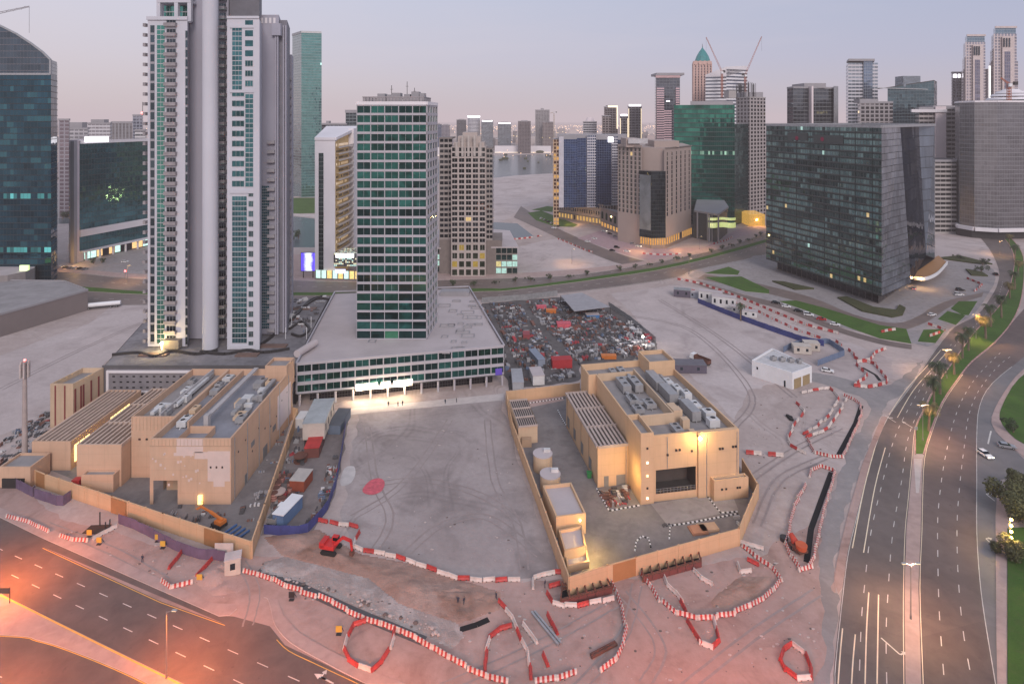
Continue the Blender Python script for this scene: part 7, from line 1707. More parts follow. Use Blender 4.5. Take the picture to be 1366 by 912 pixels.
def scatter(name, poly, n, smax, wts, hmax=1.8, lanes=(), ax=.2):
    """stacks and rows: each cluster is one kind of thing laid out in one direction"""
    mb = MB(); xs = [p[0] for p in poly]; ys = [p[1] for p in poly]; k = 0; tries = 0
    while k < n and tries < 60000:
        tries += 1
        x0, y0 = random.uniform(min(xs), max(xs)), random.uniform(min(ys), max(ys))
        m0 = random.choices(range(6), wts)[0]; ty = random.random(); a = ax + random.choice((0, math.pi / 2)) + random.gauss(0, .12); s_ = random.uniform(.3, smax); h_ = random.uniform(.25, hmax)
        ca, sa = math.cos(a), math.sin(a); nn = random.randint(2, 7)
        for j in range(nn):
            x = x0 - sa * j * s_ * 1.3 + random.gauss(0, .12); y = y0 + ca * j * s_ * 1.3 + random.gauss(0, .12)
            if not inpoly(x, y, poly) or any(abs((x - lx) * math.sin(la) - (y - ly) * math.cos(la)) < lw for lx, ly, la, lw in lanes): continue
            k += 1; m = m0 if random.random() < .8 else random.choices(range(6), wts)[0]; L = s_ * random.uniform(.9, 1.3)
            if ty < .42:
                q = [(x + ca * i * L - sa * jj * s_ * .55, y + sa * i * L + ca * jj * s_ * .55) for i, jj in ((-1, -1), (1, -1), (1, 1), (-1, 1))]
                mb.prism(q, 0, h_ * random.uniform(.7, 1.1), m)
            elif ty < .75:
                for z in range(random.randint(1, 3)): mb.beam((x - ca * L * 1.6, y - sa * L * 1.6, .15 + z * .25), (x + ca * L * 1.6, y + sa * L * 1.6, .15 + z * .25 + random.uniform(0, .15)), random.uniform(.12, .3), None, m)
            elif ty < .9: mb.cyl((x, y, 0), (x, y, h_), s_ * .5, n=9, m=m)
            else: mb.ball((x, y, .1), s_ * .8, 7, 4, m, 1.5, 1, .7)
    o = mb.build(name, SC); o['kind'] = 'stuff'; return o
la_ = W([(712, 425), (768, 492)]); lb_ = W([(664, 440), (690, 500)]); an_ = lambda q: (q[0][0], q[0][1], math.atan2(q[1][1] - q[0][1], q[1][0] - q[0][0]))
scatter('scrap_heap', sy, 4800, .75, (7, 12, 4, .7, 1.2, 1.2), 1.5, [(*an_(la_), 2.2), (*an_(lb_), 1.4)], an_(la_)[2])
scatter('scrap_heap', W([(838, 425), (872, 456), (868, 474), (820, 460)]), 260, 1.2, (3, 3, 1, .5, 6, 1), 2.2)
scatter('yard_clutter', W([(398, 560), (412, 560), (404, 640), (392, 680), (366, 704), (354, 706), (376, 640)]), 190, .5, (5, 6, 4, 1.2, 1.5, 1.6), 1.0)
scatter('yard_clutter', W([(452, 600), (449, 640), (434, 682), (416, 704), (404, 704), (424, 672), (438, 620)]), 130, .45, (5, 6, 4, 1.0, 1.5, 1.6), 1.0)
scatter('yard_clutter', W([(0, 590), (66, 545), (66, 575), (30, 612), (0, 625)]), 260, .6, (5, 7, 3, .5, 1.2, 1), 1.1)
scatter('yard_clutter', W([(310, 690), (385, 560), (390, 570), (345, 690), (330, 712)]), 60, .4, (5, 6, 3, .5, 1, 1), .7)
scatter('rubble', W([(798, 655), (812, 678), (848, 672), (836, 650)]), 70, .7, (2, 2, 3, 3, 1, 0), 1.2)
scatter('rubble', W([(880, 700), (985, 690), (985, 700), (895, 716)]), 8, .5, (2, 2, 2, 0, 2, 0), .5)
scatter('rubble', W([(240, 665), (310, 690), (300, 715), (225, 690)]), 30, .4, (4, 5, 2, .5, 1, 2), .7)
scatter('rubble', Wz([(382, 398), (440, 392), (402, 462), (388, 460)], 14.1), 130, .7, (5, 6, 1, .4, 3, 1), 1.0).location.z = 14.1
q = W([(350, 752), (480, 798), (600, 846), (606, 856), (590, 856), (470, 806), (350, 762)]); mb = MB(); k = 0
while k < 700:
    x, y = random.uniform(min(p[0] for p in q), max(p[0] for p in q)), random.uniform(min(p[1] for p in q), max(p[1] for p in q)); k += 1
    if inpoly(x, y, q): mb.ball((x, y, .3), random.choice((.1, .15, .2, .35)), 6, 4, random.choice((0, 0, 1)), random.uniform(1, 1.8), random.uniform(1, 1.6), .7)
mb.build('rubble', [M('stone_pale', (.42, .36, .34)), M('stone_dark', (.14, .11, .10))])['kind'] = 'stuff'
# drums in the works yard: each is a thing
t = thing('oil_drum', 'rusty oil drum in the cluster beside the works yard wall', 'drum', G(370, 655), 0, 'drums in the works yard'); t['_at'] = (0, 0, 0)
mb = MB(); mb.cyl((0, 0, 0), (0, 0, 1.3), .62, n=16); mb.build('barrel', M('drum_pink', (.45, .22, .19)), t); mb = MB()
for z in (.05, .45, .85, 1.25): mb.cyl((0, 0, z), (0, 0, z + .07), .66, n=16)
mb.build('rim', RUSTM, t)
drum = t; random.seed(4)
for k in range(16): dup(drum, G(365 + random.uniform(0, 28) - k * .2, 636 + k * 3.4), random.uniform(0, 3), sc=random.choice([1, 1, 1.5]))
for lb, u, v, s_, m_ in (('large brown cable reel in the works yard', 401, 615, 1.9, RUSTM), ('pale cable reel beside the skip', 372, 664, 1.7, M('reel_pale', (.45, .34, .3)))):
    p = G(u, v); t = thing('cable_reel', lb, 'reel', p); mb = MB(); mb.cyl((p.x, p.y, .3), (p.x, p.y, 1.6), s_ * .6, n=18); mb.build('core', STEEL, t)
    for z in (0, 1.6): mb = MB(); mb.cyl((p.x, p.y, z), (p.x, p.y, z + .3), s_, n=24); mb.build('flange', m_, t)
t = tag(MB().cap(sm(W([(484, 652), (494, 641), (506, 638), (513, 643), (510, 654), (498, 660), (486, 658)]), 3, True), .12).build('red_tarpaulin', TARP), 'pink-red patch of tarpaulin spread on the middle lot', 'tarpaulin')
sheet('cement_patch', sm(W([(454, 640), (460, 624), (472, 622), (474, 632), (468, 644), (456, 648)]), 3, True), .06, M('cement', (.50, .46, .45)))
# trench shoring
def shoring(label, pts, n):
    q = W(pts); t = thing('trench_shoring', label, 'shoring', (*q[0], 0)); mb = MB(); mb.cap(ccw(q), .05); mb.build('pit', DARK, t)  # pit is a flat dark sheet, its shade painted in
    A, B, Cx, D = [Vector(p) for p in q]; mb = MB()
    for z in (.5, 1.3): mb.beam((A.x, A.y, z), (B.x, B.y, z), .35); mb.beam((D.x, D.y, z), (Cx.x, Cx.y, z), .35)
    for k in range(n + 1):
        p, r = A.lerp(B, k / n), D.lerp(Cx, k / n); mb.beam((p.x, p.y, 0), (p.x, p.y, 2), .3); mb.beam((r.x, r.y, 0), (r.x, r.y, 2), .3); mb.beam((p.x, p.y, 1.3), (r.x, r.y, 1.3), .28)
    mb.build('frame', RUSTM, t)
    mb = MB()
    for k in range(n): mb.bar(A.lerp(B, (k + .03) / n), A.lerp(B, (k + .97) / n), 0, 1.2, .08, 0, .2)
    mb.build('sheeting', M('shore_red', (.16, .05, .045)), t)
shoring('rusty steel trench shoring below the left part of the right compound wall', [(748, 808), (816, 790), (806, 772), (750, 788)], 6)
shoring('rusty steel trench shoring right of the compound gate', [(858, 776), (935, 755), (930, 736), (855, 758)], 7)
def trench(label, pts, w=1.6):
    pl = W(pts); mb = MB(); stripe(mb, pl, w, .055); o = mb.build('trench', DARK); o['kind'] = 'structure'  # flat near-black strip paints the shade inside a trench
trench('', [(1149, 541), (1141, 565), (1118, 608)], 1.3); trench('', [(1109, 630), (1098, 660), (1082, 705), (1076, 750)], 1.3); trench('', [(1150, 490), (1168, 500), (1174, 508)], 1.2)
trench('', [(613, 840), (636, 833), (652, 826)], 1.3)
mb = MB(); stripe(mb, W([(345, 760), (400, 783), (470, 815), (566, 855)]), 2.2, .06); struct(mb, 'trench', M('black_liner', (.10, .09, .09)))  # black liner strip laid flat, not a cut trench
# ------------------------------------------------------------------ red and white road barriers
def barrier_proto(name, L, mats, striped=0, h=.88):
    mb = MB(); prof = [(-.3, 0), (-.3, .22), (-.13, .45), (-.09, h), (.09, h), (.13, .45), (.3, .22), (.3, 0)]
    n = striped or 1
    for k in range(n):
        xa, xb = -L / 2 + L * k / n, -L / 2 + L * (k + 1) / n
        for i in range(7): (ya, za), (yb, zb_) = prof[i], prof[i + 1]; mb.face([(xb, ya, za), (xa, ya, za), (xa, yb, zb_), (xb, yb, zb_)], None, k % 2 if n > 1 else 0)
    mb.face([(-L / 2, y, z) for y, z in prof][::-1]); mb.face([(L / 2, y, z) for y, z in prof])
    mb.box(-L * .3, -.31, .02, -L * .18, .31, .16, len(mats) - 1); mb.box(L * .18, -.31, .02, L * .3, .31, .16, len(mats) - 1)
    me = mb.build(name, mats).data; o = [o for o in bpy.data.objects if o.data is me][0]; bpy.data.objects.remove(o); return me
BL = 2.7
BW_ = M('barrier_white', (.58, .50, .46), .5, var=.3, scale=.5); BR_ = M('barrier_red', (.42, .05, .045), .5, var=.4, scale=.5)
b_red = barrier_proto('barrier', BL - .1, [BR_, STEEL]); b_wht = barrier_proto('barrier', BL - .1, [BW_, STEEL]); b_str = barrier_proto('barrier', BL * 1.5 - .06, [BW_, BR_, STEEL], 9, .9)
b_far = barrier_proto('barrier', 4.4, [BR_, BW_, STEEL], 2, 1.2)
random.seed(8)
NB = [0]
def barriers(where, pts, mode='alt', step=None):
    step = step or (BL * 1.5 if mode == 'str' else (4.9 if mode == 'far' else BL))
    grp = 'barriers ' + where; pl = W(pts); ps = along(pl, step); k = 0
    for (p, a), (q, _) in zip(ps, ps[1:] + [(Vector(pl[-1]), 0)]):
        d = q - p
        if d.length < step * .55 or random.random() < .03: k += 1; continue
        c = (p + q) / 2 + Vector((random.gauss(0, .1), random.gauss(0, .1))); ang = math.atan2(d.y, d.x) + random.gauss(0, .06)
        if mode == 'alt': me, cl = ((b_red, 'red') if (k % 3 == 0) else (b_wht, 'white'))
        elif mode == 'red': me, cl = (b_wht, 'white') if k % 3 == 2 else (b_red, 'red')
        elif mode == 'white': me, cl = (b_red, 'red') if k % 4 == 3 else (b_wht, 'white')
        elif mode == 'far': me, cl = b_far, 'red and white'
        else: me, cl = b_str, 'red and white striped'
        o = bpy.data.objects.new('barrier', me); C.objects.link(o); o.location = (c.x, c.y, .06); o.rotation_euler = (0, 0, ang)
        tag(o, cl + ' plastic road barrier ' + where, 'barrier', cl + ' ' + grp); k += 1; NB[0] += 1
barriers('along the left end of the highway', [(8, 690), (25, 694), (45, 700), (65, 711), (85, 718), (105, 724), (122, 722)], 'str')
barriers('leading up to the purple hoarding end', [(124, 721), (158, 701)], 'white')
barriers('in the left side of the highway bay', [(243, 737), (222, 764)], 'red'); barriers('in the curved front of the highway bay', [(214, 776), (224, 784), (236, 786), (250, 782), (262, 772)], 'str'); barriers('in the right side of the highway bay', [(262, 770), (283, 748)], 'red')
barriers('in the long curved line below the dug earth', [(322, 764), (342, 767), (367, 776), (387, 786), (417, 794), (442, 805), (467, 818), (492, 830), (527, 840), (567, 858), (605, 883), (642, 903), (675, 912)], 'str')
barriers('around the small pen by the highway', [(488, 830), (473, 832), (459, 857), (460, 877), (477, 889), (498, 897), (512, 880), (525, 856), (526, 842)], 'red')
barriers('behind the red excavator', [(426, 695), (440, 697), (455, 701), (470, 702), (480, 706)], 'red')
barriers('along the near edge of the middle lot', [(480, 711), (470, 727), (475, 734), (502, 738), (527, 744), (555, 753), (592, 765), (607, 772), (642, 775), (684, 774), (698, 774)], 'alt')
barriers('left of the pipe trench track', [(665, 802), (679, 819), (686, 828), (694, 854), (707, 879), (705, 902), (709, 911)], 'alt')
barriers('at the bottom edge by the track', [(711, 910), (747, 906), (780, 896)], 'str')
barriers('enclosing the pit left of the track', [(682, 835), (655, 844), (649, 869), (647, 897)], 'red')
barriers('around the left shoring pit', [(712, 786), (711, 773), (732, 766), (752, 765)], 'white'); barriers('in front of the left shoring pit', [(731, 784), (754, 779)], 'alt'); barriers('below the left shoring pit', [(730, 792), (737, 807), (762, 810), (790, 805), (820, 799)], 'alt')
barriers('curving down from the compound gate', [(814, 773), (822, 792), (828, 808), (835, 832), (834, 855), (827, 875), (813, 889), (795, 898)], 'str')
barriers('standing on the track in pairs', [(730, 820), (744, 845)], 'red'); barriers('standing on the track further left', [(698, 834), (716, 858)], 'white'); barriers('standing low on the track', [(724, 873), (736, 899)], 'red')
barriers('in the long arc below the right compound', [(855, 765), (869, 785), (884, 808), (904, 821), (929, 826), (959, 825), (992, 815), (1026, 795), (1041, 780), (1043, 770), (1034, 760), (1024, 755), (1009, 745), (984, 724)], 'str')
barriers('at the corner of the right compound', [(987, 724), (1005, 730), (1026, 735)], 'white')
barriers('in the small pen by the right shoring', [(887, 771), (894, 792), (905, 792), (915, 817)], 'white'); barriers('heaped on the right dirt', [(925, 762), (934, 772), (948, 781)], 'white')
barriers('around the pointed pen below the arc', [(917, 829), (929, 850), (944, 869), (958, 860), (960, 845), (953, 828)], 'red')
barriers('stacked by the lower right arc', [(984, 753), (989, 765), (1002, 765)], 'white'); barriers('stacked beyond the lower right arc', [(998, 748), (1012, 755)], 'red')
barriers('around the oval pen at the bottom right', [(1040, 882), (1045, 868), (1056, 860), (1069, 865), (1079, 882), (1085, 899), (1080, 910), (1064, 907), (1048, 896), (1040, 882)], 'red')
barriers('around the long trench by the service track', [(1049, 727), (1058, 750), (1074, 767), (1086, 745), (1096, 694), (1105, 660), (1115, 630), (1096, 622), (1084, 628), (1071, 654), (1059, 680), (1049, 727)], 'str')
barriers('in the outer loop on the right works', [(1061, 538), (1074, 549), (1061, 566), (1050, 586), (1056, 596), (1076, 606)], 'alt')
barriers('in the inner loop on the right works', [(1071, 580), (1089, 571), (1107, 553), (1120, 531), (1107, 518), (1085, 521), (1066, 526)], 'alt')
barriers('along the middle line on the right works', [(1076, 584), (1102, 574), (1117, 555), (1129, 533)], 'alt')
barriers('around the trench end on the right works', [(1078, 586), (1085, 604), (1112, 611), (1124, 611), (1149, 555), (1147, 537), (1119, 525)], 'str')
barriers('around the upper loop by the white workshop', [(1142, 487), (1158, 502), (1139, 516), (1164, 518), (1187, 510), (1172, 494), (1164, 483), (1144, 483)], 'far')
barriers('winding along the fence to the upper loop', [(1114, 456), (1137, 471), (1144, 483), (1160, 482), (1168, 471), (1180, 466)], 'far')
barriers('along the drive below the smoke glass block', [(904, 373), (934, 379), (972, 392), (1000, 403), (1026, 414), (1074, 434), (1124, 447)], 'far')
barriers('along the fence behind the site offices', [(920, 388), (960, 396), (1010, 416), (1060, 440), (1100, 454)], 'far', 6.5)
barriers('around the pale sand lot by the side street', [(744, 319), (762, 326), (779, 334), (795, 338), (809, 338)], 'far', 7)
barriers('in front of the beige hotel', [(857, 339), (885, 341), (912, 339)], 'far'); barriers('by the colonnade podium', [(952, 326), (970, 321), (978, 316)], 'far'); barriers('by the creek basin', [(684, 320), (705, 318), (722, 315)], 'far')
barriers('lying on the sand right of the substation', [(988, 605), (1015, 607), (1050, 610)], 'far', 7)
barriers('on the lawn in front of the smoke glass block', [(1176, 444), (1190, 440), (1198, 441)], 'far'); barriers('near the drive bend', [(1238, 433), (1262, 441), (1240, 450)], 'far'); barriers('by the far garden beds', [(1290, 372), (1310, 380), (1300, 390)], 'far')

# ------------------------------------------------------------------ vehicles
def wheel(t, x, y, r, w=.24):
    mb = MB(); mb.cyl((x, y - w / 2, r), (x, y + w / 2, r), r, n=16); o = mb.build('wheel', TYRE, t)
    mb = MB(); mb.cyl((x, y - w / 2 - .01, r), (x, y + w / 2 + .01, r), r * .58, n=12); h = mb.build('rim', METAL, o); return o
def car_proto(col, label, loc, rz, lit=False, suv=False, group=None):
    t = thing('car', label, 'car', (loc[0], loc[1], .1), rz, group); t['_at'] = (0, 0, 0)
    L, Wd, zt_ = (4.7, 1.9, 1.75) if suv else (4.5, 1.8, 1.42)
    body = [(-L / 2, .35), (-L / 2 + .05, .85), (-L / 2 + .5, .95), (L * .18, .95), (L / 2 - .15, .78), (L / 2, .5), (L / 2 - .05, .3), (-L / 2 + .1, .28)]
    mb = MB(); n = len(body)
    for s_ in (-1, 1):
        f = [(x, s_ * Wd / 2, z) for x, z in body]; mb.face(f if s_ > 0 else f[::-1])
    for i in range(n): (xa, za), (xb, zb_) = body[i], body[(i + 1) % n]; mb.face([(xa, -Wd / 2, za), (xb, -Wd / 2, zb_), (xb, Wd / 2, zb_), (xa, Wd / 2, za)][::-1])
    mb.build('body', col, t)
    r0, r1 = (-L / 2 + .12, L * .2) ; k0, k1 = (-L / 2 + (.35 if suv else .75), L * .02); w2 = Wd / 2 * .8
    mb = MB(); mb.hull8([(r0 + .2, -Wd / 2 + .05, .95), (r1, -Wd / 2 + .05, .95), (r1, Wd / 2 - .05, .95), (r0 + .2, Wd / 2 - .05, .95), (k0, -w2, zt_ - .05), (k1, -w2, zt_ - .05), (k1, w2, zt_ - .05), (k0, w2, zt_ - .05)]); mb.build('windows', GLASSD, t)
    mb = MB(); mb.hull8([(k0 - .05, -w2 - .02, zt_ - .049), (k1 + .05, -w2 - .02, zt_ - .049), (k1 + .05, w2 + .02, zt_ - .049), (k0 - .05, w2 + .02, zt_ - .049), (k0 + .05, -w2 + .05, zt_ + .02), (k1 - .05, -w2 + .05, zt_ + .02), (k1 - .05, w2 - .05, zt_ + .02), (k0 + .05, w2 - .05, zt_ + .02)]); mb.build('roof', col, t)
    for x in (-L * .3, L * .3):
        for y in (-Wd / 2 + .1, Wd / 2 - .1): wheel(t, x, y, .33)
    for y in (-Wd / 2 + .3, Wd / 2 - .3):
        mb = MB(); mb.box(L / 2 - .12, y - .2, .56, L / 2 + .012, y + .2, .74); mb.build('headlight', LWHITE if lit else ACW, t)
        mb = MB(); mb.box(-L / 2 - .012, y - .2, .62, -L / 2 + .1, y + .2, .8); mb.build('tail_light', REDL if lit else M('tail_red', (.35, .02, .02)), t)
    return t
CW, CK, CRD, CS = M('car_white', (.74, .73, .73), .25, var=.03), M('car_black', (.012, .012, .014), .2, var=.05), M('car_red', (.42, .03, .03), .25, var=.05), M('car_silver', (.38, .38, .40), .3, .5, var=.05)
def carat(u, v, col, deg, label, **k): return car_proto(col, label, G(u, v), math.radians(deg), **k)
carat(1035, 405, CK, -25, 'black car, first in the line parked below the glass block lawn'); carat(1049, 410, CW, -25, 'white car, second in the line parked below the glass block lawn'); carat(1065, 416, CK, -28, 'dark car, third in the line parked below the glass block lawn')
carat(1079, 421, CW, -28, 'white car between a dark and a red car on the drive', suv=True); carat(1096, 427, CRD, -30, 'red car on the drive below the glass block'); carat(1114, 434, CW, -30, 'white car at the right end of the parked line on the drive')
carat(1243, 421, CW, 20, 'white car alone on the grey forecourt drive'); carat(1279, 394, CW, -8, 'white car parked in front of a black one near the canopy', suv=True); carat(1281, 388, CK, -8, 'black car parked behind the white one near the canopy', suv=True)
carat(1328, 367, CK, 70, 'dark car on the boulevard bend right of the glass block', suv=True); carat(1219, 386, CS, 60, 'silver car with lit headlights under the glass block corner', lit=True)
carat(739, 305, CW, -30, 'white car on the side street by the lawn'); carat(784, 323, CW, -25, 'white car, left of two on the side street bend'); carat(793, 319, CW, -25, 'white car, right of two on the side street bend'); carat(823, 331, CK, -25, 'black car by the hotel side street, upper one', suv=True); carat(817, 335, CK, -25, 'black car by the hotel side street, lower one'); carat(836, 336, CW, -15, 'white car with lights by the hotel side street', lit=True)
for k in range(6): carat(722 + k * 4.6, 292 + k * 2.1, (CW, CS, CK)[k % 3], 60, ('white', 'silver', 'black')[k % 3] + ' parked car in the row beside the lawn of the arcade podium', group='cars in the row beside the arcade lawn ' + ('white', 'silver', 'black')[k % 3])
for k in range(7): carat(806 + k * 7.6, 309 + k * 3.4, (CW, CS, CK)[(k * 2) % 3], -28, ('white', 'silver', 'black')[(k * 2) % 3] + ' car parked in the lit row under the arched podium', lit=k % 3 == 0, group='cars under the arched podium ' + ('white', 'silver', 'black')[(k * 2) % 3])
for k in range(6): carat(82 + k * 6.2, 357 + k * .5, (CW, CK, CS)[k % 3], 80, ('white', 'black', 'silver')[k % 3] + ' car parked at the foot of the teal block', group='cars at the teal block ' + ('white', 'black', 'silver')[k % 3])
carat(167, 350, CW, 15, 'white car driving in front of the teal block'); carat(1314, 608, CW, -88, 'white car with blazing headlights waiting at the right junction', lit=True); carat(1343, 597, CS, -20, 'silver car turning into the side road at the right edge')
carat(1104, 496, CW, -25, 'small white car on the sand right of the white workshop'); carat(406, 566, CW, 80, 'white pick-up like car beside the stilt cabin', suv=True)
carat(1170, 330, CK, 5, 'dark car on the road behind the glass block')
for k, (u, v, dg, c_, lb) in enumerate(((1296, 278, 170, CRD, 'red car on the far junction road'), (1312, 283, 170, CW, 'white car on the far junction road'), (1336, 290, 160, CK, 'black car on the far junction road'), (1270, 262, 175, CS, 'silver car on the far junction road'))): carat(u, v, c_, dg, lb, lit=True)
def truck(label, u, v, rz, cabm, bedm, L=8, tank=False, tipper=False):
    p = G(u, v); t = thing('truck', label, 'truck', (p.x, p.y, .05), rz); t['_at'] = (0, 0, 0)
    mb = MB(); mb.box(-L / 2, -1.1, .7, L / 2 - .1, 1.1, 1.0); mb.build('chassis', STEEL, t)
    mb = MB(); mb.hull8([(L / 2 - 2, -1.2, 1.0), (L / 2, -1.2, 1.0), (L / 2, 1.2, 1.0), (L / 2 - 2, 1.2, 1.0), (L / 2 - 2, -1.15, 3), (L / 2 - .5, -1.15, 3), (L / 2 - .5, 1.15, 3), (L / 2 - 2, 1.15, 3)]); o = mb.build('cab', cabm, t)
    mb = MB(); mb.hull8([(L / 2 - .22, -1.05, 1.95), (L / 2 - .1, -1.05, 1.95), (L / 2 - .1, 1.05, 1.95), (L / 2 - .22, 1.05, 1.95), (L / 2 - .5, -1, 2.8), (L / 2 - .4, -1, 2.8), (L / 2 - .4, 1, 2.8), (L / 2 - .5, 1, 2.8)]); mb.build('windscreen', GLASSD, o)
    mb = MB()
    if tank: mb.cyl((-L / 2, 0, 2.1), (L / 2 - 2.3, 0, 2.1), 1.15, n=20)
    else:
        x0_, x1_ = -L / 2, L / 2 - 2.3
        mb.box(x0_, -1.2, 1.01, x1_, 1.2, 1.2); mb.box(x0_, -1.2, 1.2, x1_, -1.08, 2.6); mb.box(x0_, 1.08, 1.2, x1_, 1.2, 2.6); mb.box(x1_ - .12, -1.08, 1.2, x1_, 1.08, 2.9); mb.box(x0_, -1.08, 1.2, x0_ + .1, 1.08, 2.3)
    mb.build('tank' if tank else 'tipper_bed', bedm, t)
    for x in (-L * .4, -L * .25, L * .33):
        for y in (-1.0, 1.0): wheel(t, x, y, .5, .34)
    return t
truck('dump truck with white cab and dark red bed behind the substation', 934, 484, math.radians(125), WHITEP, RUSTM, 9, tipper=True)
t = truck('white tanker truck with orange lights turning off the avenue on the left', 136, 411, math.radians(200), M('cab_orange', (.4, .15, .05)), WHITEP, 17, tank=True)
mb = MB(); mb.box(8.5, -1, .8, 8.62, -.5, 1.2); mb.box(8.5, .5, .8, 8.62, 1, 1.2); mb.build('headlight', lamp_mat('amber_lamp', (1, .5, .1), 12), t)
truck('small white flatbed truck in the works yard', 372, 694, math.radians(75), WHITEP, METAL, 6)
def excavator(label, u, v, rz, col, boom=True):
    p = G(u, v); t = thing('excavator', label, 'excavator', (p.x, p.y, .6), rz); t['_at'] = (0, 0, 0)
    for s_ in (-1, 1):
        mb = MB(); prof = [(-1.9, .35), (-1.6, 0), (1.6, 0), (1.9, .35), (1.9, .6), (1.6, .9), (-1.6, .9), (-1.9, .6)]; y0_, y1_ = s_ * 1.35 - .3, s_ * 1.35 + .3
        mb.face([(x, y0_, z) for x, z in prof]); mb.face([(x, y1_, z) for x, z in prof][::-1])
        for i in range(8): (xa, za), (xb, zb_) = prof[i], prof[(i + 1) % 8]; mb.face([(xb, y0_, zb_), (xa, y0_, za), (xa, y1_, za), (xb, y1_, zb_)])
        mb.build('track', TYRE, t)
    mb = MB(); mb.box(-2.2, -1.3, 1.05, 1.2, 1.3, 1.9); mb.box(-2.4, -1.3, 1.3, -1.2, 1.3, 2.4); mb.cyl((0, 0, .7), (0, 0, 1.06), .8, n=16); mb.build('house', col, t)
    mb = MB(); mb.box(.0, .3, 1.9, 1.4, 1.25, 3.1); o = mb.build('cab', col, t); mb = MB(); mb.box(.2, .25, 2.2, 1.44, 1.3, 2.95); mb.build('window', GLASSD, o)
    mb = MB(); mb.beam((1.0, -.2, 1.8), (3.0, -.2, 3.7), .5, .6); mb.beam((3.0, -.2, 3.7), (5.0, -.2, 3.2), .45, .55); mb.build('boom', col, t)
    mb = MB(); mb.beam((4.9, -.2, 3.4), (5.3, -.2, .9), .4, .45); mb.build('stick', col, t)
    mb = MB(); mb.hull8([(4.9, -.75, .1), (5.7, -.75, .1), (5.7, .35, .1), (4.9, .35, .1), (4.8, -.75, 1.0), (5.5, -.75, 1.1), (5.5, .35, 1.1), (4.8, .35, 1.0)]); mb.build('bucket', RUSTM, t)
    return t
excavator('red tracked excavator on the dug earth with its arm lowered', 442, 738, math.radians(-12), M('digger_red', (.52, .03, .03), .45))
p = G(292, 703); t = thing('boom_lift', 'orange boom lift parked inside the left compound wall', 'boom lift', (p.x, p.y, 0), math.radians(155)); t['_at'] = (0, 0, 0)
mb = MB(); mb.box(-1.5, -1.1, .5, 1.5, 1.1, 1.2); mb.build('chassis', STEEL, t); mb = MB(); mb.box(-1.6, -.9, 1.2, .6, .9, 2.0); mb.build('turntable', ORANGE, t)
mb = MB(); mb.beam((-1.2, 0, 2.1), (3.0, 0, 3.0), .5); mb.beam((3.0, 0, 3.0), (6.5, 0, 3.4), .36); mb.build('boom', ORANGE, t)
mb = MB(); mb.box(6.5, -.8, 2.9, 7.3, .8, 3.0); mb.box(6.5, -.8, 3.9, 7.3, -.74, 4.0); mb.box(6.5, .74, 3.9, 7.3, .8, 4.0)
for x in (6.52, 7.25):
    for y in (-.78, .74): mb.box(x, y, 3.0, x + .05, y + .05, 3.9)
mb.build('basket', ORANGE, t)
for x in (-1, 1):
    for y in (-1.15, 1.15): wheel(t, x, y, .45, .35)
p = G(1062, 732); t = thing('concrete_mixer', 'orange-red concrete pump machine beside the trench by the service track', 'machine', (p.x, p.y, 0), .3); t['_at'] = (0, 0, 0)
mb = MB(); mb.box(-1.2, -2.4, .5, 1.2, 1.2, 1.1); mb.build('chassis', RUSTM, t); mb = MB(); mb.cyl((0, -1.6, 1.1), (0, -1.6, 2.2), 1.1, 1.3, n=18); mb.build('hopper', M('mixer_orange', (.5, .10, .04)), t); mb = MB(); mb.cyl((.2, .4, 1.1), (.2, 1.9, 2.4), .9, .5, n=18); mb.build('drum', M('mixer_red', (.4, .05, .03)), t)
for x in (-1, 1): wheel(t, x, 0, .5, .3)
mb = MB(); mb.cyl((-.6, 3.2, 0), (-.6, 3.2, .9), .9, n=16); mb.build('tub', STEEL, t)
p = G(1054, 559); t = thing('tyre_pile', 'dark pile of tyres on the right works sand', 'tyres', p)
for k in range(3): mb = MB(); mb.cyl((p.x + (k % 2) * .3, p.y - .5 + k * 1.0, 0), (p.x + .2, p.y - .5 + k * 1.0, .6), .8, n=14); mb.build('tyre', TYRE, t)
# timber and pipe stacks
for lb, u, v, L, w, rz, m_ in (('two rusty beams on the dirt below the left shoring', 805, 868, 6, .35, .5, RUSTM), ('long grey pipe lying along the track', 728, 838, 9, .6, -1.0, METAL), ('pale plywood sheet on the grey apron', 944, 705, 4.5, 3, .15, M('plywood', (.50, .33, .22))), ('orange plywood sheets beside the pale one on the apron', 931, 708, 4, 3.2, .15, M('plywood2', (.42, .20, .12))), ('stack of blue pipes in the left compound', 318, 716, 5, 1.5, 1.1, BLUEP)):
    p = G(u, v); t = thing('timber_stack' if 'beam' in lb else ('plywood_sheet' if 'plywood' in lb else 'pipe_stack'), lb, 'building material', (p.x, p.y, .05), rz); t['_at'] = (0, 0, 0); mb = MB()
    if 'plywood' in lb: mb.box(-L / 2, -w / 2, 0, L / 2, w / 2, .35); mb.box(-L / 2 + .3, -w / 2 + .2, .351, L / 2 + .2, w / 2 - .1, .5)
    else:
        for k in range(2 if w < 1 else 4): mb.beam((-L / 2 + .2 * k, (k - .5) * max(w, .5), .25), (L / 2, (k - .5) * max(w, .5), .25), .4)
    mb.build('pieces', m_, t)

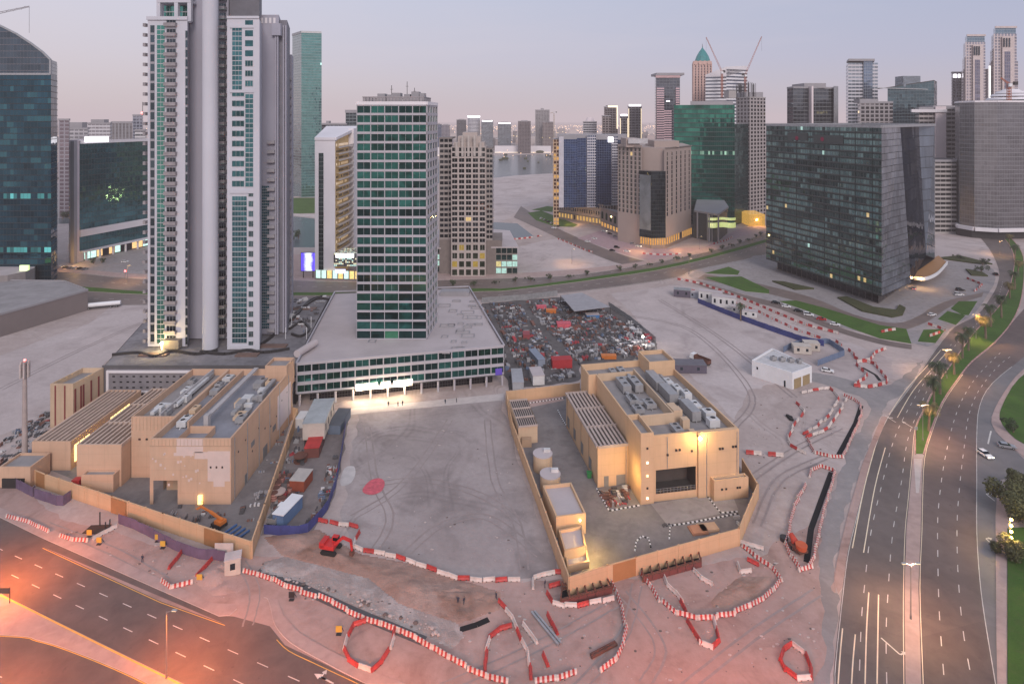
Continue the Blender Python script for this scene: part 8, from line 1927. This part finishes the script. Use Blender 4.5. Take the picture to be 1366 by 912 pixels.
# ------------------------------------------------------------------ plants
def leafmat(name, c, tr=.15):
    m, nt, b = newmat(name); oi = N(nt, 'ShaderNodeObjectInfo').outputs['Random']; n1 = noise_tex(nt, pos(nt), .9, 3, .6)
    f = math_(nt, 'ADD', math_(nt, 'MULTIPLY', oi, .3), math_(nt, 'MULTIPLY', ramp(nt, n1, .3, .7), .7))
    nt.links.new(mixc(nt, f, tuple(x * .5 for x in c), tuple(x * 1.6 for x in c)), b.inputs['Base Color']); b.inputs['Roughness'].default_value = .6; return m
PALMG = leafmat('palm_green', (.055, .075, .03)); PALMLIT = leafmat('palm_lamp_lit', (.16, .125, .045)); LEAFG = leafmat('shrub_green', (.04, .06, .022)); BARK = M('palm_bark', (.17, .12, .085), .9, var=.4, fine=6)  # yellow leaf tone paints lamp light onto some of the palms
def palm(seed, leaf, h=7.5, nf=34):
    random.seed(seed); t = thing('palm_tree', 'palm', 'palm', (0, 0, 0)); mb = MB(); lean = random.uniform(-.4, .4)
    k = 9
    for i in range(k):
        a, c = i / k, (i + 1) / k; mb.cyl((lean * a * a, 0, h * a), (lean * c * c, 0, h * c), .30 - .10 * a + .03 * (i % 2), .30 - .10 * c, n=10, caps=False)
    mb.build('trunk', BARK, t); mb = MB(); top = Vector((lean, 0, h))
    for i in range(nf):
        az = i * 2.399 + random.uniform(-.2, .2); el = random.uniform(-.5, 1.25); L = random.uniform(2.5, 3.5); d = Vector((math.cos(az), math.sin(az), 0)); p = top.copy(); ang = el; seg = 7; prev = p
        for s_ in range(seg):
            q = prev + (d * math.cos(ang) + Vector((0, 0, math.sin(ang)))) * (L / seg); ang -= .26 + .05 * s_
            side = d.cross(Vector((0, 0, 1))); w = .62 * math.sin(math.pi * (.12 + .85 * (s_ + .5) / seg)); ax = (q - prev)
            for g in range(3):
                b0 = prev + ax * (g / 3)
                for sd in (-1, 1):
                    tip = b0 + side * sd * w + ax * .45 - Vector((0, 0, w * random.uniform(.25, .7))); mb.face([b0, b0 + ax * .22, tip])
            mb.face([prev - side * .03, q - side * .03, q + side * .03, prev + side * .03]); prev = q
    mb.build('crown', leaf, t); return t
pa = palm(1, PALMG, 6.5); pb = palm(2, PALMLIT, 5.5); pc = palm(3, PALMG, 7, 40)
pal = [(1239, 575, pb, 1.0, 'lamp-tinted palm at the near tip of the boulevard median grass'), (1246, 546, pc, 1.0, 'green palm behind the lamp-tinted tip palm on the median'), (1254, 526, pa, 1.1, 'dark palm third from the near tip of the median'), (1273, 500, pb, .95, 'pale lamp-tinted palm beside the dark group on the median'), (1284, 478, pa, 1.0, 'dark palm in the middle pair of the median, lower one'), (1292, 468, pc, .9, 'dark palm in the middle pair of the median, upper one'),
       (1315, 452, pb, 1.15, 'bright palm tinted as lit by the lamp on the median'), (1322, 436, pa, 1.0, 'green palm behind the bright lamp-tinted one'), (1336, 424, pc, 1.0, 'bushy green palm on the median halfway up'), (1347, 398, pb, 1.0, 'yellowish palm near the upper median'), (1354, 386, pa, 1.0, 'green palm near the upper median'), (1358, 366, pb, 1.0, 'yellow palm at the right edge of the bend'), (1354, 346, pa, 1.0, 'green palm at the right edge of the bend'), (1346, 326, pb, .9, 'small yellow palm at the far end of the median'), (1326, 308, pa, .9, 'small green palm at the far end of the median'), (1302, 290, pc, .7, 'smallest palm by the far junction'), (988, 428, pa, .8, 'leaning palm standing among the site offices')]
used = set()
for u, v, src, s_, lb in pal:
    p = G(u, v); s_ *= 1.4
    if src.name not in used: used.add(src.name); o = src; o.location = (p.x, p.y, .15); o.scale = (s_,) * 3; o['label'] = lb
    else: o = dup(src, (p.x, p.y, .15), random.uniform(0, 6), lb, None, s_)
    o['group'] = 'palms'
def bush(seed, r, hgt, n, leaf, name='shrub', stem=.5):
    random.seed(seed); t = thing(name, 'x', 'shrub', (0, 0, 0)); mb = MB(); mb.cyl((0, 0, 0), (0, 0, stem + hgt * .3), .09 * r, .05 * r, n=7)
    for k in range(5): a = k * 1.3; mb.cyl((0, 0, stem), (math.cos(a) * r * .5, math.sin(a) * r * .5, stem + hgt * .5), .05 * r, .02, n=5)
    mb.build('trunk', BARK, t); mb = MB(); cl = [(Vector((random.gauss(0, .42) * r, random.gauss(0, .42) * r, stem + hgt * random.uniform(.2, .85))), r * random.uniform(.25, .5)) for _ in range(9)]
    for k in range(n):
        c, rr = random.choice(cl); d = Vector((random.gauss(0, 1), random.gauss(0, 1), random.gauss(0, 1))).normalized() * rr * random.uniform(.6, 1.05); p = c + d; s_ = r ** .6 * random.uniform(.06, .14)
        u_ = Vector((random.gauss(0, 1), random.gauss(0, 1), random.gauss(0, 1))).normalized(); w_ = u_.cross(d.normalized() + Vector((.01, .02, .03))).normalized(); mb.face([p - u_ * s_, p + w_ * s_ * .6, p + u_ * s_, p - w_ * s_ * .6])
    mb.build('crown', leaf, t); return t
ba = bush(1, 2.1, 2.6, 750, LEAFG); bb = bush(2, 2.3, 2.2, 750, LEAFG); used = set()
sh_ = [(687, 377), (708, 375), (734, 373), (759, 371), (782, 367), (827, 361), (847, 359), (867, 355), (884, 352), (903, 347), (919, 343), (949, 337), (963, 333), (976, 329), (988, 325), (998, 322), (1008, 317), (1015, 314)]
nm = ['first', 'second', 'third', 'fourth', 'fifth', 'sixth', 'seventh', 'eighth', 'ninth', 'tenth', 'eleventh', 'twelfth', 'thirteenth', 'fourteenth', 'fifteenth', 'sixteenth', 'seventeenth', 'eighteenth']
for k, (u, v) in enumerate(sh_):
    p = G(u, v); src = (ba, bb)[k % 2]; lb = 'round clipped shrub along the avenue, ' + nm[k] + ' from the left'
    if src.name not in used: used.add(src.name); o = src; o.location = (p.x, p.y, .1); o['label'] = lb
    else: o = dup(src, (p.x, p.y, .1), k, lb, None, random.uniform(.8, 1.15))
    o['group'] = 'shrubs along the avenue'
extra = [(604, 381, 1.2, 'wide shrub behind the office podium, left one'), (632, 381, 1.1, 'wide shrub behind the office podium, right one'), (660, 379, .8, 'small shrub by the end of the podium roof'), (1311, 354, 1.6, 'dark tree by the garden wall right of the glass block, upper one'), (1309, 363, 1.6, 'dark tree by the garden wall right of the glass block, lower one'), (1281, 346, 1.2, 'round tree near the canopy garden'), (1060, 300, 1.0, 'tree peeping out behind the glass block'),
         (1290, 284, 1.6, 'lit yellowish tree on the far junction island'), (1299, 287, 1.6, 'dark tree on the far junction island'), (398, 318, 2.2, 'dark tree by the canal left of the white curved block'), (388, 322, 1.8, 'smaller tree by the canal near the residential tower'), (125, 352, 1.2, 'bush at the columns of the teal block, left one'), (136, 351, 1.2, 'bush at the columns of the teal block, right one'), (84, 292, 2.4, 'dark tree far beside the navy tower')]
for u, v, s_, lb in extra: p = G(u, v); dup(random.choice((ba, bb)), (p.x, p.y, 0), random.uniform(0, 6), lb, 'trees and bushes', s_)
big = bush(5, 5.5, 5.0, 6500, leafmat('tree_olive', (.085, .085, .03)), 'street_tree', 1.4); big['category'] = 'tree'
p = G(1358, 690); big.location = p; big['label'] = 'broad olive tree on the verge at the right edge, lower one'
p = G(1362, 660); dup(big, p, 2, 'broad olive tree on the verge at the right edge, upper one', None, .8)
p = G(1353, 748); dup(big, p, 4, 'broad olive tree nearest the bottom right lawn', None, .62)
p = G(1352, 577); dup(ba, p, 1, 'dry shrub cluster on the corner lawn', None, 1.3)

# ------------------------------------------------------------------ street lamps
def lamp(label, u, v, h, col=(1, .62, .22), lit=True, double=False, arm=1.4, az=0.0):
    p = G(u, v); t = thing('street_lamp', label, 'street lamp', (p.x, p.y, 0), az); t['_at'] = (0, 0, 0); mb = MB(); mb.cyl((0, 0, 0), (0, 0, h), .13, .08, n=10); mb.cyl((0, 0, 0), (0, 0, .9), .2, n=10); mb.build('pole', M('lamp_pole', (.22, .18, .16), .5), t)
    for s_ in ((-1, 1) if double else (1,)):
        mb = MB(); mb.beam((0, 0, h - .1), (s_ * arm, 0, h + .25), .1); mb.build('arm', M('lamp_pole', (.22, .18, .16), .5), t)
        mb = MB(); mb.hull8([(s_ * arm - .5, -.2, h + .2), (s_ * arm + .5, -.2, h + .2), (s_ * arm + .5, .2, h + .2), (s_ * arm - .5, .2, h + .2), (s_ * arm - .35, -.12, h + .42), (s_ * arm + .35, -.12, h + .42), (s_ * arm + .35, .12, h + .42), (s_ * arm - .35, .12, h + .42)]); o = mb.build('lantern', METAL, t)
        mb = MB(); mb.box(s_ * arm - .38, -.15, h + .14, s_ * arm + .38, .15, h + .198); mb.build('lens', lamp_mat('sodium', col, 7) if lit else ACW, o)
    return p
def light(name, loc, col, power, size=.3, spot=None, blend=.8, aim=None):
    L = bpy.data.lights.new(name, 'SPOT' if spot else 'POINT'); L.color = col; L.energy = power; L.shadow_soft_size = size
    if spot: L.spot_size = math.radians(spot); L.spot_blend = blend
    o = bpy.data.objects.new(name, L); C.objects.link(o); o.location = loc
    if aim is not None: o.rotation_euler = (Vector(aim) - Vector(loc)).to_track_quat('-Z', 'Y').to_euler()
    return o
SOD = (1, .23, .04)
for k, (u, v, h, pw, lb) in enumerate(((222, 905, 12, 18000, 'tall sodium lamp on the highway median at the lower left'), (-25, 795, 12, 42000, 'sodium lamp on the highway median beyond the left edge'), (470, 1040, 12, 26000, 'sodium lamp on the highway median below the frame'), (-120, 1010, 13, 75000, 'added sodium lamp out of view past the slip road, left one'), (130, 1110, 13, 75000, 'added sodium lamp out of view past the slip road, middle one'), (330, 1180, 13, 70000, 'added sodium lamp out of view past the slip road, right one'))):  # slip road posts are added out of view to widen the orange glow
    p = lamp(lb, u, v, h, (1, .6, .15)); light('sodium_light', (p.x + 1.4, p.y, h), SOD, pw, .3, 150, .9, (p.x + 2.5, p.y + 3, 0))
p = lamp('sodium lamp on the verge right of the frame bottom', 1010, 1070, 12, (1, .5, .2)); light('sodium_light', (p.x, p.y, 12), (1, .17, .05), 45000, .3, 150, .9, (p.x, p.y + 9, 0))
p = lamp('lamp on the narrow boulevard median with twin arms', 1215, 826, 11, double=True, az=math.pi / 2 * 0); light('median_light', (p.x, p.y, 11.6), (1, .55, .30), 14000, .3, 150, .9, (p.x, p.y, 0))
p = lamp('twin-armed lamp at the near tip of the median grass', 1231, 588, 11, double=True); light('median_light', (p.x, p.y, 11.6), (1, .6, .34), 12000, .3, 150, .9, (p.x, p.y, 0))
p = lamp('twin-armed lamp among the palms of the median', 1263, 505, 11, double=True); light('median_light', (p.x, p.y, 11.6), (1, .58, .26), 11000, .3, 150, .9, (p.x, p.y, 0))
p = lamp('twin-armed lamp near the forecourt exit', 1302, 452, 11, double=True); light('median_light', (p.x, p.y, 11.6), (1, .56, .2), 14000, .3, 150, .9, (p.x, p.y, 0))
for u, v, lb in ((763, 352, 'lamp on the pale sand lot edge of the avenue'), (919, 366, 'lamp at the avenue corner by the forecourt'), (1334, 340, 'lamp on the boulevard bend'), (540, 383, 'lamp behind the office podium'), (170, 376, 'lamp at the left crossing of the avenue'), (933, 333, 'flag-like pole lamp in front of the hotel')):
    p = lamp(lb, u, v, 10); light('avenue_light', (p.x, p.y, 10.5), (1, .58, .25), 6500, .3, 150, .9, (p.x, p.y, 0))
p = G(1347, 735); t = thing('floodlight_pole', 'multi-head yellow floodlight pole in the tree at the right edge', 'street lamp', p); mb = MB(); mb.cyl((p.x, p.y, 0), (p.x, p.y, 8), .15, n=8); mb.build('pole', STEEL, t)
for k in range(4): mb = MB(); mb.ball((p.x, p.y - .4, 3.4 + k * 1.4), .3); mb.build('floodlight', lamp_mat('flood3', (1, .66, .14), 28), t)
light('verge_light', (p.x - .8, p.y - 1.2, 6), (1, .66, .2), 3500, .4)
# lamps the photograph shows lit on the buildings
pp = pt(-11.7, -2.4); light('substation_light', (pp[0], pp[1], 16.2), (1, .66, .22), 2600, .4)
pp = pt(-31, 2.0); light('yard_light', (pp[0], pp[1], 7), (1, .64, .18), 1300, .4)
pp = G(786, 716, 4); light('guard_light', (pp.x + 1, pp.y - .5, 4), (1, .62, .15), 1700, .3)
pp = G(782, 745, 2); light('guard_light', (pp.x + 1, pp.y, 2.2), (1, .66, .2), 500, .2)
pp = P(215, 221); light('tower_light', (pp[0], pp[1] - 1.5, 18), (1, .72, .3), 3000, .3)
for tq in (.3, .4, .5): pp = Vector(pf[0]) + d_ * 0 + (Vector(pf[1]) - Vector(pf[0])) * tq; light('entrance_light', (pp.x, pp.y - 2.5, 3.8), (1, .78, .5), 2600, .5)
light('control_light', (-123.5, 176, 2.5), (1, .7, .15), 700, .3)
for u, v, w_ in ((765, 300, 4000), (850, 336, 5000), (905, 334, 4000), (1010, 302, 6000), (1230, 385, 2500), (100, 356, 5000), (440, 372, 4500)): p = G(u, v); light('shop_light', (p.x, p.y, 6), (1, .55, .18), w_, .5)
p = G(870, 470); light('scrap_light', (p.x - 3, p.y + 4, 5), (1, .92, .8), 3500, .3); t = thing('work_lamp', 'white work lamp on a tripod at the right edge of the scrap yard', 'lamp', (p.x - 3, p.y + 5, 0)); mb = MB(); mb.cyl((p.x - 3, p.y + 5, 0), (p.x - 3, p.y + 5, 5), .08, n=6); mb.build('stand', STEEL, t); mb = MB(); mb.ball((p.x - 3, p.y + 4.6, 5.1), .5); mb.build('lamp_head', LWHITE, t)
for u, v in ((862, 452), (869, 466)): p = G(u, v, 2)
# gantry sign at the lower left
p = G(13, 805); t = thing('road_sign', 'dark cantilever road sign seen from behind at the lower left edge', 'sign', p); mb = MB(); mb.cyl((p.x, p.y, 0), (p.x, p.y, 3.4), .07, n=6); mb.build('post', STEEL, t); mb = MB(); mb.box(p.x - 5, p.y - .05, 2.2, p.x + .05, p.y + .05, 3.3); mb.build('panel', M('sign_back', (.09, .07, .065)), t)
# signs along the boulevard
for u, v, h, lb in ((1222, 586, 4, 'small sign board on the median tip'), (167, 371, 5, 'red traffic signal at the left avenue crossing')):
    p = G(u, v); t = thing('traffic_signal' if 'signal' in lb else 'road_sign', lb, 'sign', p); mb = MB(); mb.cyl((p.x, p.y, 0), (p.x, p.y, h), .08, n=6); mb.build('post', STEEL, t); mb = MB(); mb.box(p.x - .5, p.y - .06, h - 1, p.x + .5, p.y + .06, h); mb.build('panel', lamp_mat('red_signal', (1, .05, .05), 8) if 'signal' in lb else METAL, t)
# temporary warning cones / yellow boards by the highway
for u, v, lb in ((119, 716, 'yellow warning board at the end of the highway barrier line'), (132, 726, 'yellow warning board by the hoarding approach'), (210, 722, 'yellow board leaning at the purple hoarding, left one'), (217, 731, 'yellow board leaning at the purple hoarding, right one'), (266, 776, 'yellow board at the corner of the highway bay'), (452, 846, 'yellow warning board left of the small pen'), (389, 800, 'dark barricade board below the long barrier line')):
    p = G(u, v); t = thing('warning_board', lb, 'sign', p); mb = MB(); mb.box(p.x - .6, p.y - .04, .5, p.x + .6, p.y + .04, 1.7); mb.build('panel', STEEL if 'dark' in lb else M('board_yellow', (.55, .33, .05)), t); mb = MB(); mb.beam((p.x - .5, p.y, 1.6), (p.x - .7, p.y + .8, 0), .08); mb.beam((p.x + .5, p.y, 1.6), (p.x + .7, p.y + .8, 0), .08); mb.box(p.x - .5, p.y - .3, 0, p.x + .5, p.y + .3, .15); mb.build('legs', STEEL, t)
p = G(130, 706); t = thing('cable_pit', 'dark open cable pit with posts in the lamp-tinted dirt', 'pit', p); mb = MB(); mb.cap([(p.x - 2.8, p.y - 1.6), (p.x + 2.6, p.y - 1.8), (p.x + 2.4, p.y + 1.8), (p.x - 2.6, p.y + 1.5)], .08); mb.build('pit_shade', M('pit_brown', (.06, .03, .02)), t); mb = MB()  # pit is a flat dark patch, its shade put into the colour
for dx, dy in ((-.4, 1.2), (1.8, 0), (2.2, 1)): mb.box(p.x + dx, p.y + dy, 0, p.x + dx + .2, p.y + dy + .2, 3.4 if dx < 0 else 1.8)
mb.build('posts', STEEL, t)

# ------------------------------------------------------------------ people (a handful, a few pixels tall)
def person_mesh():
    me = bpy.data.meshes.new('person'); v = [(0, 0, .95), (.1, 0, .88), (.12, .05, .48), (.13, -.02, .06), (.13, .16, .04), (-.1, 0, .88), (-.12, -.06, .48), (-.13, -.1, .06), (-.13, .08, .04), (0, .01, 1.2), (0, 0, 1.43), (.2, 0, 1.4), (.28, -.02, 1.12), (.27, .1, .86), (-.2, 0, 1.4), (-.28, .02, 1.12), (-.27, .12, .88), (0, .02, 1.54), (0, .03, 1.66), (0, .02, 1.76)]
    e = [(0, 1), (1, 2), (2, 3), (3, 4), (0, 5), (5, 6), (6, 7), (7, 8), (0, 9), (9, 10), (10, 11), (11, 12), (12, 13), (10, 14), (14, 15), (15, 16), (10, 17), (17, 18), (18, 19)]
    r = [.14, .1, .075, .05, .04, .1, .075, .05, .04, .15, .14, .07, .05, .035, .07, .05, .035, .06, .1, .07]
    me.from_pydata(v, e, []); o = bpy.data.objects.new('person', me); C.objects.link(o); o.modifiers.new('skin', 'SKIN'); o.modifiers.new('sub', 'SUBSURF').levels = 1
    for k, sv in enumerate(me.skin_vertices[0].data): sv.radius = (r[k], r[k]); sv.use_root = k == 0
    dg = bpy.context.evaluated_depsgraph_get(); m2 = bpy.data.meshes.new_from_object(o.evaluated_get(dg)); bpy.data.objects.remove(o); return m2
pm = person_mesh()
skin_, hair_, navy_, vest_, grey_ = M('skin', (.30, .18, .12)), M('hair', (.015, .012, .01)), M('cloth_navy', (.03, .035, .06)), M('cloth_orange', (.5, .18, .05)), M('cloth_grey', (.2, .2, .21))
pm.materials.clear()
for m_ in (navy_, skin_, hair_): pm.materials.append(m_)
for f in pm.polygons:
    z = f.center.z; f.use_smooth = True; f.material_index = 2 if z > 1.68 else (1 if z > 1.5 or (abs(f.center.x) > .2 and z < .98) else 0)
people = [(611, 806, 0, 'person in dark clothes standing on the dug earth, left of two'), (619, 807, 2, 'person in dark clothes standing on the dug earth, right of two'), (662, 800, 1, 'person standing beside the white barrier end'), (518, 542, 0, 'person near the lit podium entrance, standing alone on the left'), (531, 542, 1, 'person near the lit podium entrance, left of a pair'), (537, 541, 2, 'person near the lit podium entrance, right of a pair'), (594, 539, 0, 'person walking on the pale forecourt strip, left one'), (609, 537, 1, 'person walking on the pale forecourt strip, right one'), (727, 784, 2, 'worker in dark clothes beside the left shoring pit'), (190, 750, 0, 'person standing on the dirt below the purple hoarding')]
for k, (u, v, rz, lb) in enumerate(people):
    o = bpy.data.objects.new('person', pm); C.objects.link(o); o.location = G(u, v) + Vector((0, 0, .12)); o.rotation_euler = (0, 0, rz * 2.1); tag(o, lb, 'person', 'people on the site')

# ------------------------------------------------------------------ sky, haze, sun, camera
Wd = bpy.data.worlds.new('World'); S.world = Wd; Wd.use_nodes = True; nt = Wd.node_tree; bg = nt.nodes['Background']; out = nt.nodes['World Output']
SUN_EL, SUN_ROT = math.radians(30), math.radians(166)
sk = N(nt, 'ShaderNodeTexSky', sky_type='NISHITA'); sk.sun_disc = False; sk.sun_elevation = SUN_EL; sk.sun_rotation = SUN_ROT; sk.dust_density = 3; sk.air_density = 1.2
nt.links.new(sk.outputs[0], bg.inputs[0]); bg.inputs[1].default_value = .012
tc = N(nt, 'ShaderNodeTexCoord').outputs['Generated']; sp = N(nt, 'ShaderNodeSeparateXYZ'); nt.links.new(tc, sp.inputs[0])
el = ramp(nt, sp.outputs[2], -.02, .30); az = ramp(nt, sp.outputs[0], -.65, .65)
cr = N(nt, 'ShaderNodeValToRGB'); cr.color_ramp.elements[0].position = 0; cr.color_ramp.elements[0].color = (.60, .50, .50, 1); cr.color_ramp.elements[1].position = 1; cr.color_ramp.elements[1].color = (.60, .64, .78, 1)
e = cr.color_ramp.elements.new(.35); e.color = (.62, .565, .63, 1)
nt.links.new(el, cr.inputs[0])
cr2 = N(nt, 'ShaderNodeValToRGB'); cr2.color_ramp.elements[0].position = 0; cr2.color_ramp.elements[0].color = (.54, .475, .505, 1); cr2.color_ramp.elements[1].position = 1; cr2.color_ramp.elements[1].color = (.35, .425, .58, 1)
e = cr2.color_ramp.elements.new(.35); e.color = (.435, .44, .58, 1)
nt.links.new(el, cr2.inputs[0])
bg2 = N(nt, 'ShaderNodeBackground'); mp = N(nt, 'ShaderNodeVectorMath', operation='MULTIPLY'); nt.links.new(tc, mp.inputs[0]); mp.inputs[1].default_value = (1.5, 1.5, 9); wisp = noise_tex(nt, mp.outputs[0], 1.6, 5, .6, .4)
nt.links.new(mixc(nt, math_(nt, 'MULTIPLY', ramp(nt, wisp, .48, .8), .16), mixc(nt, az, cr.outputs[0], cr2.outputs[0]), (.70, .60, .64)), bg2.inputs[0]); bg2.inputs[1].default_value = 1.0
add = N(nt, 'ShaderNodeAddShader'); nt.links.new(bg.outputs[0], add.inputs[0]); nt.links.new(bg2.outputs[0], add.inputs[1]); nt.links.new(add.outputs[0], out.inputs[0])
sun = bpy.data.lights.new('sun', 'SUN'); sun.energy = 1.9; sun.angle = math.radians(24); sun.color = (1, .90, .87); so = bpy.data.objects.new('sun', sun); C.objects.link(so)
so.rotation_euler = Vector((-.22, .85, -.52)).to_track_quat('-Z', 'Y').to_euler()
hm = bpy.data.materials.new('haze'); hm.use_nodes = True; nt = hm.node_tree; nt.nodes.remove(nt.nodes['Principled BSDF']); ho = nt.nodes['Material Output']
SIG = 1.15e-4
va = N(nt, 'ShaderNodeVolumeAbsorption'); va.inputs['Color'].default_value = (0, 0, 0, 1); va.inputs['Density'].default_value = SIG
ve = N(nt, 'ShaderNodeEmission'); ve.inputs[0].default_value = (.60, .50, .54, 1); ve.inputs[1].default_value = SIG
ad = N(nt, 'ShaderNodeAddShader'); nt.links.new(va.outputs[0], ad.inputs[0]); nt.links.new(ve.outputs[0], ad.inputs[1]); nt.links.new(ad.outputs[0], ho.inputs['Volume'])
mb = MB(); mb.box(-8800, -190, -6, 8800, 14800, 190); o = mb.build('haze', hm); o['kind'] = 'structure'
cam = bpy.data.cameras.new('camera'); co = bpy.data.objects.new('camera', cam); C.objects.link(co); co.location = (0, 0, H); co.rotation_euler = (math.pi / 2, 0, 0)
cam.sensor_width = 36; cam.lens = 36 * F / 1366; cam.shift_y = -(456 - V0) / 1366; cam.clip_end = 30000; cam.clip_start = .5
S.camera = co
S.view_settings.view_transform = 'Standard'; S.view_settings.look = 'None'; S.view_settings.exposure = 0
S.cycles.use_denoising = True; S.cycles.max_bounces = 6; S.cycles.diffuse_bounces = 2; S.cycles.glossy_bounces = 3; S.cycles.transparent_max_bounces = 8
S.cycles.sample_clamp_indirect = 4
print('barriers', NB[0])
